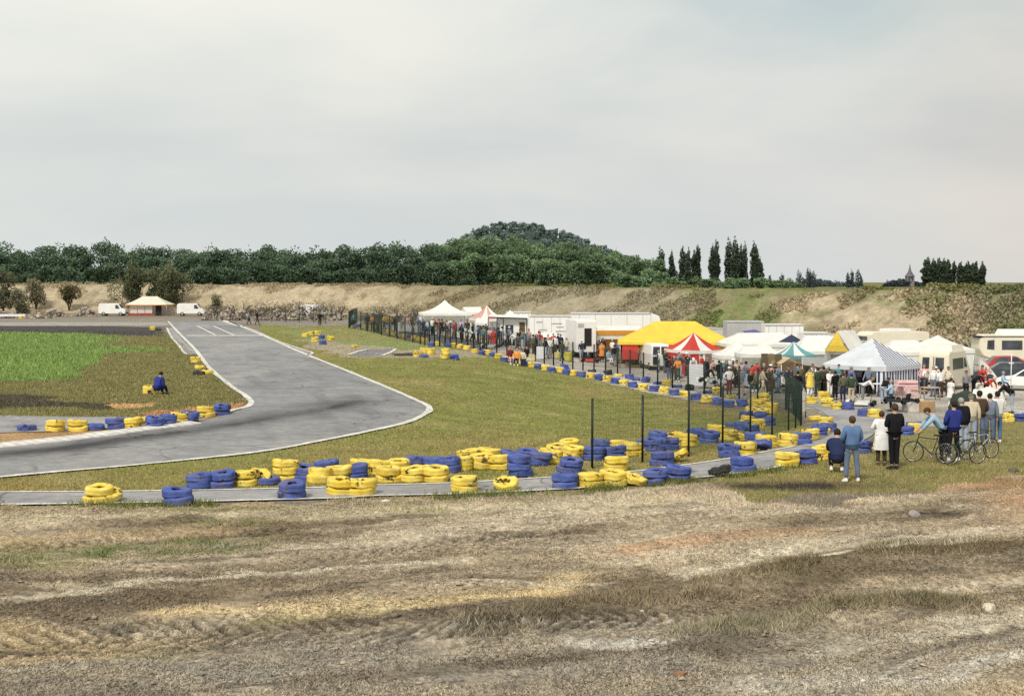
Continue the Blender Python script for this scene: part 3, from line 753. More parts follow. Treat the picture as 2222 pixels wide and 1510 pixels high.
for s in (-1, 1):
    MB().box((s * 1.0, -2.42, b1 - 2), (.9, .06, 2.0)).build('window', mat('louvre', (.04, .04, .05), .8), ch)
# --- bushes at the foot of the left bank
def bush(px, base, top, wpx, dark, light, label, n=3600, stems=7, size=.30, loose=1.0):
    p = at(px, base); d = p.y; h = zat(top, d) - p.z; w = wpx * d / F
    t = thing('bush', label, 'bush', p); r = random.Random(int(px * 3)); bl = []
    for i in range(15):
        a = r.uniform(0, 6.28); k = r.uniform(0, .42) * w; f = r.uniform(.22, .88)
        rad = w * r.uniform(.15, .26) * (1.1 - .35 * f)
        bl.append((k * math.cos(a), k * math.sin(a) * .7, f * h, rad, rad * 1.25))
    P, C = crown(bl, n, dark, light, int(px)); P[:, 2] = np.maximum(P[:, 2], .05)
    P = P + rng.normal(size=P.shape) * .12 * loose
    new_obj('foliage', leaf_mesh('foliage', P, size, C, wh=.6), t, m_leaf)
    s = MB()
    for i in range(stems):
        a = r.uniform(0, 6.28); k = r.uniform(.1, .4) * w
        s.tube([(0, 0, -.1), (k * .4 * math.cos(a), k * .4 * math.sin(a), h * .4), (k * math.cos(a), k * math.sin(a) * .7, h * .8)], [.07, .05, .02], 5)
    s.build('stem', m_bark, t)
OL = ((.065, .075, .04), (.205, .225, .125)); BR = ((.10, .095, .058), (.29, .27, .175))
bush(288, 668, 566, 92, *OL, 'tall olive bush behind the white van and cream marquee', 5200)
bush(338, 660, 588, 60, *OL, 'olive bush rising right behind the cream marquee roof', 3600)
bush(372, 664, 572, 84, *OL, 'wide olive bush above the right end of the cream marquee', 5000)
bush(8, 682, 575, 70, (.055, .064, .034), (.18, .195, .11), 'dark olive bush at the left edge of the photo', 4200)
bush(78, 672, 606, 54, *BR, 'brown half-dry bush on the left bank near the edge', 2600)
bush(150, 676, 612, 46, (.05, .045, .022), (.17, .15, .08), 'brown-green bush behind the rubble on the left', 2200)
bush(38, 686, 630, 60, *BR, 'straggly low brown bush near the far left corner', 2000)
bush(470, 672, 640, 30, *BR, 'small dry bush on the tan bank right of the second van', 900)
# ------------------------------------------------------------------ grass
def scatter(n, p0, p1, y0, y1, fn):
    """points even over the picture's ground, kept where fn says so"""
    py = rng.uniform(y0, y1, n); px = rng.uniform(p0, p1, n)
    d = F * EYE / (py - HY); 
    for _ in range(4):
        x = (px - CX) / F * d; d = F * (EYE - Z(x, d)) / (py - HY)
    x = (px - CX) / F * d
    k = fn(x, d)
    return x[k], d[k]
def blades(name, x, y, h, w, cols, label, lean=.5, z=None):
    n = len(x); a = rng.uniform(0, 6.28, n); ln = rng.normal(size=(n, 2)) * lean
    h = h * rng.uniform(.5, 1.4, n); w = w * rng.uniform(.7, 1.3, n)
    z = Z(x, y) if z is None else z
    c, s = np.cos(a) * w / 2, np.sin(a) * w / 2 * .4
    b0 = np.stack([x - c, y - s, z - .01], -1); b1 = np.stack([x + c, y + s, z - .01], -1)
    tp = np.stack([x + ln[:, 0] * h, y + ln[:, 1] * h, z + h], -1)
    v = np.stack([b0, b1, tp], 1).reshape(-1, 3)
    f = np.arange(n * 3).reshape(n, 3)
    return stuff(name, np_mesh(name, v, f, np.repeat(cols, 3, axis=0)), m_blade, label, 'grass')
ALLP = [ZONES[0][0], ZONES[1][0]]
onroad = lambda x, y: pip(x, y, TRKW) | pip(x, y, STRIPW)
x, y = scatter(150000, -200, 1760, 705, 1078, lambda x, y: (pip(x, y, ZONES[0][0]) | pip(x, y, ZONES[1][0])) & ~onroad(x, y))
c = gcol(x, y); k = rng.uniform(.8, 1.3, (len(x), 1)); c = c * k + rng.uniform(0, .02, (len(x), 1)) * np.array([1, .9, .3])
blades('grass', x, y, .030 + .0004 * y, .018 + .0006 * y, np.clip(c, 0, 1), 'short olive grass covering the infield right of the track')
x, y = scatter(70000, -200, 560, 712, 908, lambda x, y: pip(x, y, ZONES[5][0]) & ~onroad(x, y))
c = gcol(x, y) * rng.uniform(.7, 1.5, (len(x), 1))
gr = c[:, 1] > c[:, 0] * 1.25
blades('grass', x, y, np.where(gr, .13, .05) + .0004 * y, .02 + .0006 * y, np.clip(c, 0, 1), 'bright green and dry grass inside the bend on the left')
gp = ZONES[-1][0]
x, y = scatter(70000, 1380, 2300, 905, 1105, lambda x, y: pip(x, y, gp) & ~onroad(x, y))
c = gcol(x, y) * rng.uniform(.6, 1.45, (len(x), 1))
blades('grass', x, y, .055, .022, np.clip(c, 0, 1), 'rough green grass where the people with bicycles stand')
# strip verge weeds and dry stubble of the foreground
def fgz(x, y):
    return Z(x, y)
gi = np.interp
def grid_z(x, y):
    """height of the ground sheet itself (with its ruts), bilinear"""
    r = np.interp(y, ds, np.arange(len(ds))); u = x / (y + 12); q = (u - us[0]) / (us[1] - us[0])
    r0 = np.clip(r.astype(int), 0, len(ds) - 2); q0 = np.clip(q.astype(int), 0, len(us) - 2); a = r - r0; b = q - q0
    return (GZ[r0, q0] * (1 - a) + GZ[r0 + 1, q0] * a) * (1 - b) + (GZ[r0, q0 + 1] * (1 - a) + GZ[r0 + 1, q0 + 1] * a) * b
x, y = scatter(210000, -150, 2370, 1040, 1600, lambda x, y: fg_mask(x, y) & ~onroad(x, y) & (fbm(x * .9, y * 1.3, 3, 120) > .45 - ss((y - 26) / 6) * .1))
c = gcol(x, y); k = rng.uniform(0, 1, (len(x), 1))
c = np.where(k < .40, c * .38, np.where(k < .8, c * 1.12, c * 1.0 + np.array([.12, .10, .05])))  # darkest share of blades gives painted small shadows
kq = (treads(x, y)[0] < .25) | (rng.random(len(x)) < .06); x, y, c = x[kq], y[kq], c[kq]
blades('dry_stubble', x, y, .030, .022, np.clip(c, 0, 1), 'dry trampled stubble over the foreground dirt', lean=1.1, z=grid_z(x, y))
def weedy(x, y):
    g = fbm(x * 1.2, y * 1.2, 3, 121)
    m = np.zeros(x.shape)
    for gx_, gy_, gr_ in GREENS: m = np.maximum(m, ss(1.1 - np.hypot((x - gx_) / (gr_ * 2.2), (y - gy_) / gr_)))
    for ln_, cc_, wd_, kk_ in STREAKS[:2]: m = np.maximum(m, np.exp(-(dist_poly(x, y, ln_) / wd_) ** 2) * 1.0)
    m = np.maximum(m, ss((y - 30.5) / 3) * .55)
    return fg_mask(x, y) & ~onroad(x, y) & (g * m > .30)
x, y = scatter(260000, -150, 2370, 1040, 1520, weedy)
c = mixa(gcol(x, y) * rng.uniform(.6, 1.6, (len(x), 1)), (.16, .18, .07), rng.uniform(0, 1, len(x)) * np.where(dist_poly(x, y, STREAKS[0][0]) < 1.6, .15, .6))
blades('weeds', x, y, .10, .02, c, 'patches of green and brown weeds in the foreground dirt', lean=.7, z=grid_z(x, y))
# clods of dried soil
x, y = scatter(60000, -150, 2370, 1050, 1600, lambda x, y: fg_mask(x, y) & ~onroad(x, y) & (fbm(x * .8, y * 1.4, 3, 161) > .47) & (y < 36))
kq = (treads(x, y)[0] < .25) | (rng.random(len(x)) < .06); x, y = x[kq], y[kq]
n = len(x); O = np.array([(1, 0, 0), (0, 1, 0), (-1, 0, 0), (0, -1, 0), (0, 0, 1), (0, 0, -.4)], float)
a = rng.uniform(0, 6.28, n); sz = rng.gamma(1.7, .0085, n) + .007
vx = O[None, :, :] * (sz[:, None, None] * rng.uniform(.6, 1.4, (n, 6, 1))) + rng.normal(size=(n, 6, 3)) * sz[:, None, None] * .22
ca, sa = np.cos(a)[:, None], np.sin(a)[:, None]
vv = np.stack([vx[..., 0] * ca - vx[..., 1] * sa + x[:, None], vx[..., 0] * sa + vx[..., 1] * ca + y[:, None], vx[..., 2] * .5 + (grid_z(x, y) + sz * .05)[:, None]], -1).reshape(-1, 3)
T8 = np.array([(0, 1, 4), (1, 2, 4), (2, 3, 4), (3, 0, 4), (1, 0, 5), (2, 1, 5), (3, 2, 5), (0, 3, 5)])
ff = (np.arange(n)[:, None, None] * 6 + T8[None]).reshape(-1, 3)
cc = np.clip(gcol(x, y) * rng.uniform(.5, .98, (n, 1)), 0, .9)
stuff('soil_clods', np_mesh('soil_clods', vv, ff, np.repeat(cc, 6, axis=0)), attr_mat('clod_soil', fine=0), 'loose clods of dried soil over the foreground', 'soil')
# weeds against the tyres and along the near edge of the path
ex = []; ey = []
edge = np.array([at(p[2], p[3])[:2] for p in cat(STRIP[:12], 60)])
tt = rng.integers(0, len(edge), 16000); o = edge[tt] + rng.normal(size=(16000, 2)) * np.array([.2, .22]) - np.array([0, .34])
keep = fbm(o[:, 0] * .8, o[:, 1] * .8, 3, 123) + rng.normal(size=16000) * .07 > .53
o = o[keep & ~onroad(o[:, 0], o[:, 1])]
c = np.array([.10, .12, .035]) * rng.uniform(.5, 1.8, (len(o), 1)) + rng.uniform(0, .08, (len(o), 1)) * np.array([1, .8, .3])
blades('weeds', o[:, 0], o[:, 1], .15, .024, c, 'green weeds growing along the near edge of the asphalt path', lean=.5)
# scrub on the embankment
py = rng.uniform(-.5, .5, 110000); t = rng.uniform(.02, 1.25, 110000)
fy = np.interp(py, FU, FD) + t * BW; x = py * fy; 
k = (fbm(x * .18, fy * .2, 4, 131) > np.where(py > .1, .50, .56)); x, fy, t, py = x[k], fy[k], t[k], py[k]
c = gcol(x, fy) * rng.uniform(.8, 1.25, (len(x), 1)); sz = np.where(py > .28, .30, .24)
P = np.stack([x, fy, grid_z(x, fy) + rng.uniform(0, 1, len(x)) * np.where(py > .30, .9, .4)], -1)
stuff('scrub', leaf_mesh('scrub', P, sz, np.clip(c, 0, 1)), m_leaf, 'dry grass and scrub clumps over the long embankment', 'scrub')
# ------------------------------------------------------------------ painted tyres
def tyre_paint(name, c, c2):
    m, nt, b = nodes(name)
    v = objvec(nt)
    o = mixc(nt, ramp(nt, noise(nt, 3.5, 5, .6, vec=v), .35, .68), c, c2)
    o = mixc(nt, ramp(nt, noise(nt, 3.2, 6, .72, vec=v), .575, .615), o, (.03, .028, .03))          # bare rubber where the paint is gone
    o = mixc(nt, ramp(nt, noise(nt, 2.2, 6, .65, vec=v), .48, .75), o, mixc(nt, .55, o, (.20, .16, .10)))
    nt.links.new(o, b.inputs['Base Color']); b.inputs['Roughness'].default_value = .85; b.inputs['Specular IOR Level'].default_value = .3
    bump(nt, b, noise(nt, 9, 4, vec=v), .5, .02)
    return m
m_ty = {'yellow': tyre_paint('yellow_tyre_paint', (.68, .47, .04), (.88, .71, .17)),
        'blue': tyre_paint('blue_tyre_paint', (.045, .070, .26), (.095, .145, .42)),
        'black': tyre_paint('bare_rubber', (.025, .025, .028), (.05, .05, .05))}
TYV = []
for s in range(5):
    r = random.Random(s + 60); ph = [r.uniform(0, 6.28) for _ in range(4)]; am = .020 + .010 * s
    def jit(p, ph=ph, am=am):
        a = math.atan2(p.y, p.x)
        k = 1 + am * math.sin(2 * a + ph[0]) + am * .7 * math.sin(3 * a + ph[1]) + .012 * math.sin(7 * a + ph[2])
        return Vector((p.x * k, p.y * k, p.z * (1 + .13 * math.sin(a + ph[3]) + .05 * math.sin(2 * a + ph[0])) + .008 * math.sin(5 * a + ph[1])))
    b = MB()
    prof = [(.115, .04), (.13, .004), (.235, -.004), (.292, .004), (.314, .026), (.318, .07), (.311, .085), (.318, .10), (.311, .115), (.318, .13), (.315, .186), (.294, .206), (.240, .214), (.135, .206), (.115, .175), (.14, .14), (.27, .125), (.27, .085), (.17, .07)]
    b.lathe(prof, 22, 0, None, True, jit)
    TYV.append(b.mesh('tyre', m_ty['yellow']))
# a squashed, torn one
def jit(p):
    a = math.atan2(p.y, p.x)
    return Vector((p.x * (1 + .05 * math.cos(2 * a)), p.y, p.z * (1 - .38 * max(0, math.cos(a - .9))) + .02 * math.sin(6 * a)))
b = MB(); b.lathe(prof, 22, 0, None, True, jit); TYV.append(b.mesh('tyre', m_ty['yellow']))
COLN = {'Y': 'yellow', 'B': 'blue', 'K': 'black'}
def place_stack(px, py, c, n, label, group, tilt=0.0, k=1.0):
    k *= 1.0 if not tilt else .93
    p = at(px, py - 2)
    r = random.Random(int(px * 13 + py * 7))
    t = thing('tyre_stack', label, 'tyre stack' if n > 1 else 'tyre', (p.x, p.y + .25 * k, float(Z(p.x, p.y + .25)) - .01), r.uniform(0, 6.28), group, (k * 1.08, k * 1.08, k))
    for i in range(n):
        me = TYV[r.randrange(5)] if not tilt else TYV[5]
        o = bpy.data.objects.new('tyre', me); col.objects.link(o); o.parent = t
        o.material_slots[0].link = 'OBJECT'; o.material_slots[0].material = m_ty[COLN[c]]
        o.scale = (1, 1, r.uniform(.88, 1.06)); o.location = (r.uniform(-.04, .04), r.uniform(-.04, .04), .196 * i + (.0 if not tilt else .05))
        o.rotation_euler = (r.uniform(-.06, .06) + tilt * r.choice((-1, 1)), r.uniform(-.06, .06) + tilt * .5, r.uniform(0, 6.28))
        if tilt: o.location.z += .22 * abs(tilt)
    return t
def row(items, where, group, k=1.0):
    items = sorted(items, key=lambda a: a[0])
    for i, it in enumerate(items):
        px, py, c, n = it[:4]; tilt = it[4] if len(it) > 4 else 0
        adj = ('leaning ' if tilt else '') + COLN[c]
        kind = 'tyre' if n == 1 else 'tyre stack'
        place_stack(px, py, c, n, f'{adj} painted {kind}, {ordinal(i + 1)} from the left {where}', group, tilt, k)
ROWA = [(207, 1095, 'Y', 2), (234, 1092, 'Y', 1, .25), (382, 1100, 'B', 2), (630, 1086, 'B', 2), (736, 1077, 'Y', 2), (785, 1078, 'Y', 2), (1005, 1071, 'Y', 2), (1099, 1067, 'Y', 1, .16), (1226, 1064, 'B', 2), (1282, 1062, 'Y', 2),
        (1335, 1060, 'Y', 2), (1377, 1057, 'Y', 1, .3), (1421, 1055, 'B', 2), (1472, 1048, 'B', 2), (1566, 1037, 'K', 1, .2), (1616, 1027, 'B', 2), (1710, 1015, 'Y', 2), (1751, 1010, 'B', 2), (1789, 1001, 'Y', 2), (1874, 986, 'B', 2),
        (1892, 976, 'Y', 1), (1967, 946, 'B', 2), (1990, 940, 'Y', 2), (1985, 926, 'B', 1), (2188, 918, 'Y', 2), (2216, 916, 'B', 2)]
row(ROWA, 'along the near edge of the path', 'tyres along the near edge of the path')
ROWB = [(428, 1064, 'B', 2), (478, 1062, 'B', 2), (528, 1057, 'Y', 2), (556, 1054, 'Y', 1, .35), (576, 1055, 'B', 1), (618, 1049, 'Y', 3), (657, 1048, 'B', 2), (690, 1051, 'Y', 2), (703, 1034, 'B', 2), (735, 1047, 'Y', 2), (768, 1045, 'B', 2), (785, 1033, 'Y', 2),
        (844, 1049, 'Y', 2), (826, 1034, 'Y', 2), (862, 1033, 'Y', 2), (897, 1049, 'Y', 2), (945, 1049, 'Y', 2), (900, 1025, 'B', 2), (940, 1027, 'B', 2), (970, 1028, 'B', 2), (888, 1012, 'B', 1), (928, 1012, 'B', 1), (964, 1011, 'B', 1),
        (1000, 1024, 'Y', 2), (1045, 1021, 'Y', 2), (1018, 1007, 'Y', 2), (1084, 1022, 'Y', 2), (1062, 1004, 'Y', 2), (1130, 1038, 'B', 3), (1108, 1012, 'B', 2), (1144, 1008, 'B', 2), (1171, 1013, 'B', 2),
        (1197, 1009, 'Y', 2), (1176, 995, 'Y', 1), (1208, 995, 'Y', 2), (1240, 1001, 'Y', 2), (1234, 985, 'Y', 2), (1290, 1001, 'B', 2), (1332, 999, 'B', 2), (1306, 985, 'B', 2), (1343, 985, 'Y', 2), (1374, 991, 'Y', 2), (1400, 975, 'B', 1),
        (1420, 981, 'B', 2), (1450, 978, 'B', 2), (1430, 965, 'B', 2), (1468, 965, 'Y', 2), (1496, 971, 'Y', 2), (1513, 957, 'B', 2), (1543, 964, 'B', 2), (1555, 946, 'Y', 2), (1583, 957, 'Y', 2), (1604, 956, 'Y', 1),
        (1590, 928, 'B', 1), (1612, 936, 'B', 2), (1633, 944, 'B', 2), (1624, 922, 'Y', 2), (1647, 930, 'Y', 2), (1620, 912, 'B', 2), (1650, 914, 'B', 2), (1668, 926, 'B', 2), (1632, 902, 'Y', 2), (1658, 907, 'Y', 2), (1672, 899, 'Y', 1)]
row(ROWB, 'in the long row behind the path', 'tyres in the long row behind the path')
ROWM = [(1240, 1029, 'B', 2), (1339, 1023, 'Y', 2), (1438, 1013, 'B', 2), (1472, 1006, 'Y', 1, .45), (1584, 995, 'B', 2), (1620, 990, 'Y', 2), (1640, 966, 'B', 2), (1655, 981, 'B', 1, .4), (1667, 972, 'Y', 2), (1712, 970, 'Y', 2), (1742, 966, 'B', 2),
        (1759, 955, 'Y', 2), (1780, 946, 'B', 2), (1788, 941, 'Y', 1), (1802, 939, 'B', 2), (1797, 925, 'Y', 2), (1772, 914, 'Y', 1)]
row(ROWM, 'of those close behind the path', 'loose tyres on the far edge of the path')
ROWD = [(52, 938, 'B', 1), (115, 939, 'Y', 2), (164, 938, 'Y', 2), (203, 936, 'B', 1), (247, 934, 'B', 2), (281, 933, 'Y', 2), (306, 930, 'Y', 1, .4), (332, 931, 'B', 2), (361, 926, 'B', 2), (387, 921, 'Y', 2), (408, 919, 'B', 2), (444, 907, 'Y', 2), (479, 903, 'B', 2)]
row(ROWD, 'in the row beside the left lane', 'tyres between the lane and the bend')
ROWC = [(777, 712, 'B'), (790, 712, 'Y'), (803, 714, 'Y'), (816, 717, 'Y'), (829, 721, 'Y'), (842, 725, 'Y'), (854, 729, 'Y'), (877, 735, 'Y'), (889, 736, 'B'), (898, 738, 'Y'), (909, 741, 'Y'), (921, 744, 'Y'), (935, 754, 'B'), (949, 752, 'Y'), (971, 756, 'B'), (985, 755, 'Y'), (998, 758, 'Y'), (1012, 761, 'Y'),
        (1031, 768, 'Y'), (1046, 772, 'B'), (1057, 770, 'Y'), (1069, 776, 'B'), (1081, 779, 'Y'), (1093, 787, 'B'), (1104, 786, 'Y'), (1114, 790, 'B'), (1127, 793, 'Y'), (1140, 797, 'B'), (1154, 799, 'Y'), (1169, 803, 'B'), (1184, 806, 'Y'), (1198, 810, 'B'), (1214, 811, 'Y'), (1229, 815, 'B'), (1245, 817, 'Y'), (1262, 820, 'B'),
        (1280, 823, 'Y'), (1300, 827, 'B'), (1318, 830, 'Y'), (1336, 835, 'B'), (1355, 838, 'Y'), (1373, 843, 'B'), (1396, 848, 'Y'), (1420, 852, 'B'), (1442, 856, 'Y'), (1464, 860, 'B'), (1488, 864, 'Y'), (1511, 870, 'B'), (1535, 876, 'Y'), (1558, 880, 'B'), (1583, 885, 'B'), (1612, 884, 'B')]
for i, (px, py, c) in enumerate(ROWC):
    place_stack(px, py, c, 2, f'{COLN[c]} painted tyre stack, {ordinal(i + 1)} from the far end of the paddock fence row', 'alternating tyres along the paddock fence', 0, .93 if px > 1100 else .85)
ROWC2 = [(1225, 803, 'B'), (1285, 809, 'K'), (1321, 816, 'K'), (1343, 819, 'Y'), (1366, 825, 'B'), (1380, 828, 'B'), (1402, 832, 'B'), (1428, 836, 'B'), (1447, 838, 'Y'), (1470, 843, 'B'), (1497, 849, 'K'), (1537, 856, 'B'), (1556, 856, 'Y'), (1586, 866, 'Y'), (1638, 876, 'Y')]
row([(a, b_, c, 1 if i % 2 else 2) for i, (a, b_, c) in enumerate(ROWC2)], 'of those behind the paddock fence', 'loose tyres just behind the paddock fence', .9)
for i, (px, py, c, n) in enumerate([(1660, 886, 'Y', 4), (1645, 884, 'Y', 2), (1676, 893, 'Y', 2)]):
    place_stack(px, py, c, n, ['tall pile of yellow tyres at the far corner of the infield', 'low yellow tyre stack left of the tall yellow pile', 'low yellow tyre stack right of the tall yellow pile'][i], 'yellow tyres at the infield corner')
ROWE = [(662, 733, 'Y', 2), (676, 729, 'Y', 2), (689, 728, 'Y', 2), (697, 738, 'B', 2), (718, 741, 'Y', 2), (683, 744, 'Y', 2), (700, 750, 'B', 2), (770, 756, 'Y', 1)]
row(ROWE, 'in the cluster right of the straight', 'tyres clustered by the patch of asphalt', .95)
ROWF = [(906, 776, 'Y', 2), (920, 769, 'Y', 2), (935, 771, 'Y', 2), (918, 778, 'B', 1), (966, 770, 'Y', 2), (966, 780, 'Y', 2), (985, 783, 'B', 2)]
row(ROWF, 'in the group on the far infield edge', 'tyres on the far infield edge')
ROWG = [(1762, 878, 'Y', 2), (1791, 867, 'Y', 2), (1797, 884, 'Y', 2), (1821, 891, 'Y', 2), (1842, 892, 'B', 2), (1900, 908, 'Y', 2), (1878, 906, 'B', 2)]
row(ROWG, 'on the paddock concrete by the path', 'tyres on the paddock concrete', 1.05)
for px, py, c, n, l in [(330, 718, 'Y', 2, 'yellow tyre stack near the far left end of the track'), (343, 719, 'K', 1, 'black tyre beside the yellow stack at the far track end'),
                        (323, 857, 'Y', 2, 'yellow tyre stack beside the seated person in blue'), (424, 789, 'Y', 2, 'upper yellow tyre stack on the grass left of the straight'),
                        (432, 803, 'Y', 1, 'yellow tyre lying between a yellow stack and black tyres'), (428, 816, 'K', 1, 'black tyre on the grass left of the straight'), (448, 813, 'Y', 1, 'single yellow tyre close to the white line of the straight'),
                        (45, 694, 'Y', 2, 'yellow tyre stack by the white barrier at the far left')]:
    place_stack(px, py, c, n, l, 'tyres dotted along the left of the straight')
# ------------------------------------------------------------------ wire fences
m_post = mat('dark_green_post_paint', (.012, .020, .016), .5, .3, 4)
m_wire = mat('green_wire', (.02, .04, .032), .5, .2, 4)
def fence(label, pts, hgt=2.0, r=.035, wire=.006, gap=.065):
    P = [at(*p) for p in pts]
    o = P[0]
    t = thing('wire_fence', label, 'fence', o)
    for p in P:
        b = MB(); q = p - o
        b.tube([(q.x, q.y, q.z - .05), (q.x, q.y, q.z + hgt)], r, 8)
        b.build('post', m_post, t)
    for a, c in zip(P[:-1], P[1:]):
        d = Vector((c.x - a.x, c.y - a.y, 0)); L = d.length; d.normalize(); n = max(2, int(L / gap))
        V_, F_ = [], []
        nn = Vector((-d.y, d.x, 0)) * wire * .5; dd = d * wire * .5
        def bar(p0, p1, s1, s2):
            k = len(V_)
            for p in (p0, p1): V_.extend([p + s1, p + s2, p - s1 * .6 - s2 * .6])
            F_.extend([(k, k + 1, k + 4, k + 3), (k + 1, k + 2, k + 5, k + 4), (k + 2, k, k + 3, k + 5)])
        for i in range(n):
            f = (i + .5) / n; q = a.lerp(c, f) - o
            bar(q + Vector((0, 0, .04)), q + Vector((0, 0, hgt - .06)), dd, nn)
        for j in range(11):
            z = .06 + (hgt - .14) * j / 10
            bar(a - o + Vector((0, 0, z)), c - o + Vector((0, 0, z)), Vector((0, 0, wire * .5)), nn)
        me = np_mesh('mesh_panel', [tuple(v) for v in V_], F_)
        new_obj('mesh_panel', me, t, m_wire)
    return t
fence('near wire mesh fence on dark posts standing behind the path', [(1285, 1016), (1394, 1004), (1494, 990), (1568, 966), (1628, 951), (1675, 943), (1711, 934), (1726, 929), (1738, 924)])
fence('long wire mesh fence on dark posts between infield and paddock', [(757, 713), (770, 714), (783, 716), (797, 719), (812, 722), (828, 727), (845, 731), (862, 735), (879, 739), (896, 743), (912, 747), (922, 749), (932, 750), (943, 751), (954, 752), (966, 753), (977, 754), (990, 755), (1002, 756), (1015, 757), (1028, 758), (1042, 759), (1056, 762),
      (1078, 767), (1100, 772), (1122, 777), (1141, 780), (1161, 784), (1181, 789), (1201, 793), (1221, 797), (1243, 801), (1265, 804), (1289, 806), (1314, 809), (1340, 815), (1367, 821), (1396, 829), (1427, 835), (1459, 842), (1493, 848), (1528, 855), (1564, 862), (1604, 870), (1644, 876), (1675, 882), (1705, 889), (1722, 900), (1738, 920)], 2.05, .055, .008)
fence('low wire mesh fence running behind the rubble right of the track end', [(560, 699), (590, 699), (620, 699), (650, 700), (680, 700), (707, 702)], 1.9, .04)
fence('short dark wire mesh fence at the far end of the paddock', [(757, 713), (762, 708), (767, 704), (775, 701)], 2.0)
# ------------------------------------------------------------------ tents
def cloth(name, c, transl=.25, var=.08):
    if name in MATS: return MATS[name]
    m, nt, b = nodes(name); v = objvec(nt)
    o = mixc(nt, ramp(nt, noise(nt, 1.2, 5, .6, vec=v), .3, .7), tuple(x * (1 - var * 1.6) for x in c), tuple(min(.92, x * (1 + var)) for x in c))
    nt.links.new(o, b.inputs['Base Color']); b.inputs['Roughness'].default_value = .75; b.inputs['Specular IOR Level'].default_value = .2
    bump(nt, b, noise(nt, 2.2, 4, vec=v), .35, .06)
    t = nt.nodes.new('ShaderNodeBsdfTranslucent'); nt.links.new(o, t.inputs[0])
    mx = nt.nodes.new('ShaderNodeMixShader'); mx.inputs[0].default_value = transl
    nt.links.new(b.outputs[0], mx.inputs[1]); nt.links.new(t.outputs[0], mx.inputs[2]); nt.links.new(mx.outputs[0], nt.nodes['Material Output'].inputs[0])
    MATS[name] = m
    return m
c_white = cloth('white_canvas', (.86, .85, .80)); c_cream = cloth('cream_canvas', (.84, .79, .66)); c_yel = cloth('yellow_canvas', (.86, .62, .09), .2)
c_red = cloth('red_canvas', (.62, .07, .06)); c_teal = cloth('teal_canvas', (.16, .38, .40)); c_navy = cloth('navy_canvas', (.035, .045, .08), .05)
c_beige = cloth('beige_canvas', (.66, .54, .38)); c_grey = cloth('grey_canvas', (.40, .40, .38)); c_org = cloth('orange_canvas', (.78, .36, .06)); c_brown = cloth('brown_canvas', (.13, .095, .055), .05)
c_pink = cloth('pale_red_canvas', (.72, .38, .33))
m_pole = mat('tent_pole_metal', (.45, .45, .45), .4, .15, 3, .6)
m_dark = mat('dark_interior', (.022, .02, .018), .9, .3, 2)  # near-black colour painting the shade inside tents and openings
def stripes(name, freq):
    """navy and white stripes woven into the cloth (a pattern in the sheet's own UV)"""
    m, nt, b = nodes(name)
    uv = nt.nodes.new('ShaderNodeUVMap'); sp = nt.nodes.new('ShaderNodeSeparateXYZ'); nt.links.new(uv.outputs[0], sp.inputs[0])
    mu = nt.nodes.new('ShaderNodeMath'); mu.operation = 'MULTIPLY'; mu.inputs[1].default_value = freq; nt.links.new(sp.outputs[0], mu.inputs[0])
    fr = nt.nodes.new('ShaderNodeMath'); fr.operation = 'FRACT'; nt.links.new(mu.outputs[0], fr.inputs[0])
    lt = nt.nodes.new('ShaderNodeMath'); lt.operation = 'LESS_THAN'; lt.inputs[1].default_value = .46; nt.links.new(fr.outputs[0], lt.inputs[0])
    o = mixc(nt, lt.outputs[0], (.86, .87, .90), (.03, .045, .15))
    nt.links.new(o, b.inputs['Base Color']); b.inputs['Roughness'].default_value = .7
    t = nt.nodes.new('ShaderNodeBsdfTranslucent'); nt.links.new(o, t.inputs[0])
    mx = nt.nodes.new('ShaderNodeMixShader'); mx.inputs[0].default_value = .22
    nt.links.new(b.outputs[0], mx.inputs[1]); nt.links.new(t.outputs[0], mx.inputs[2]); nt.links.new(mx.outputs[0], nt.nodes['Material Output'].inputs[0])
    return m
c_str = stripes('navy_white_stripe', 3.1)
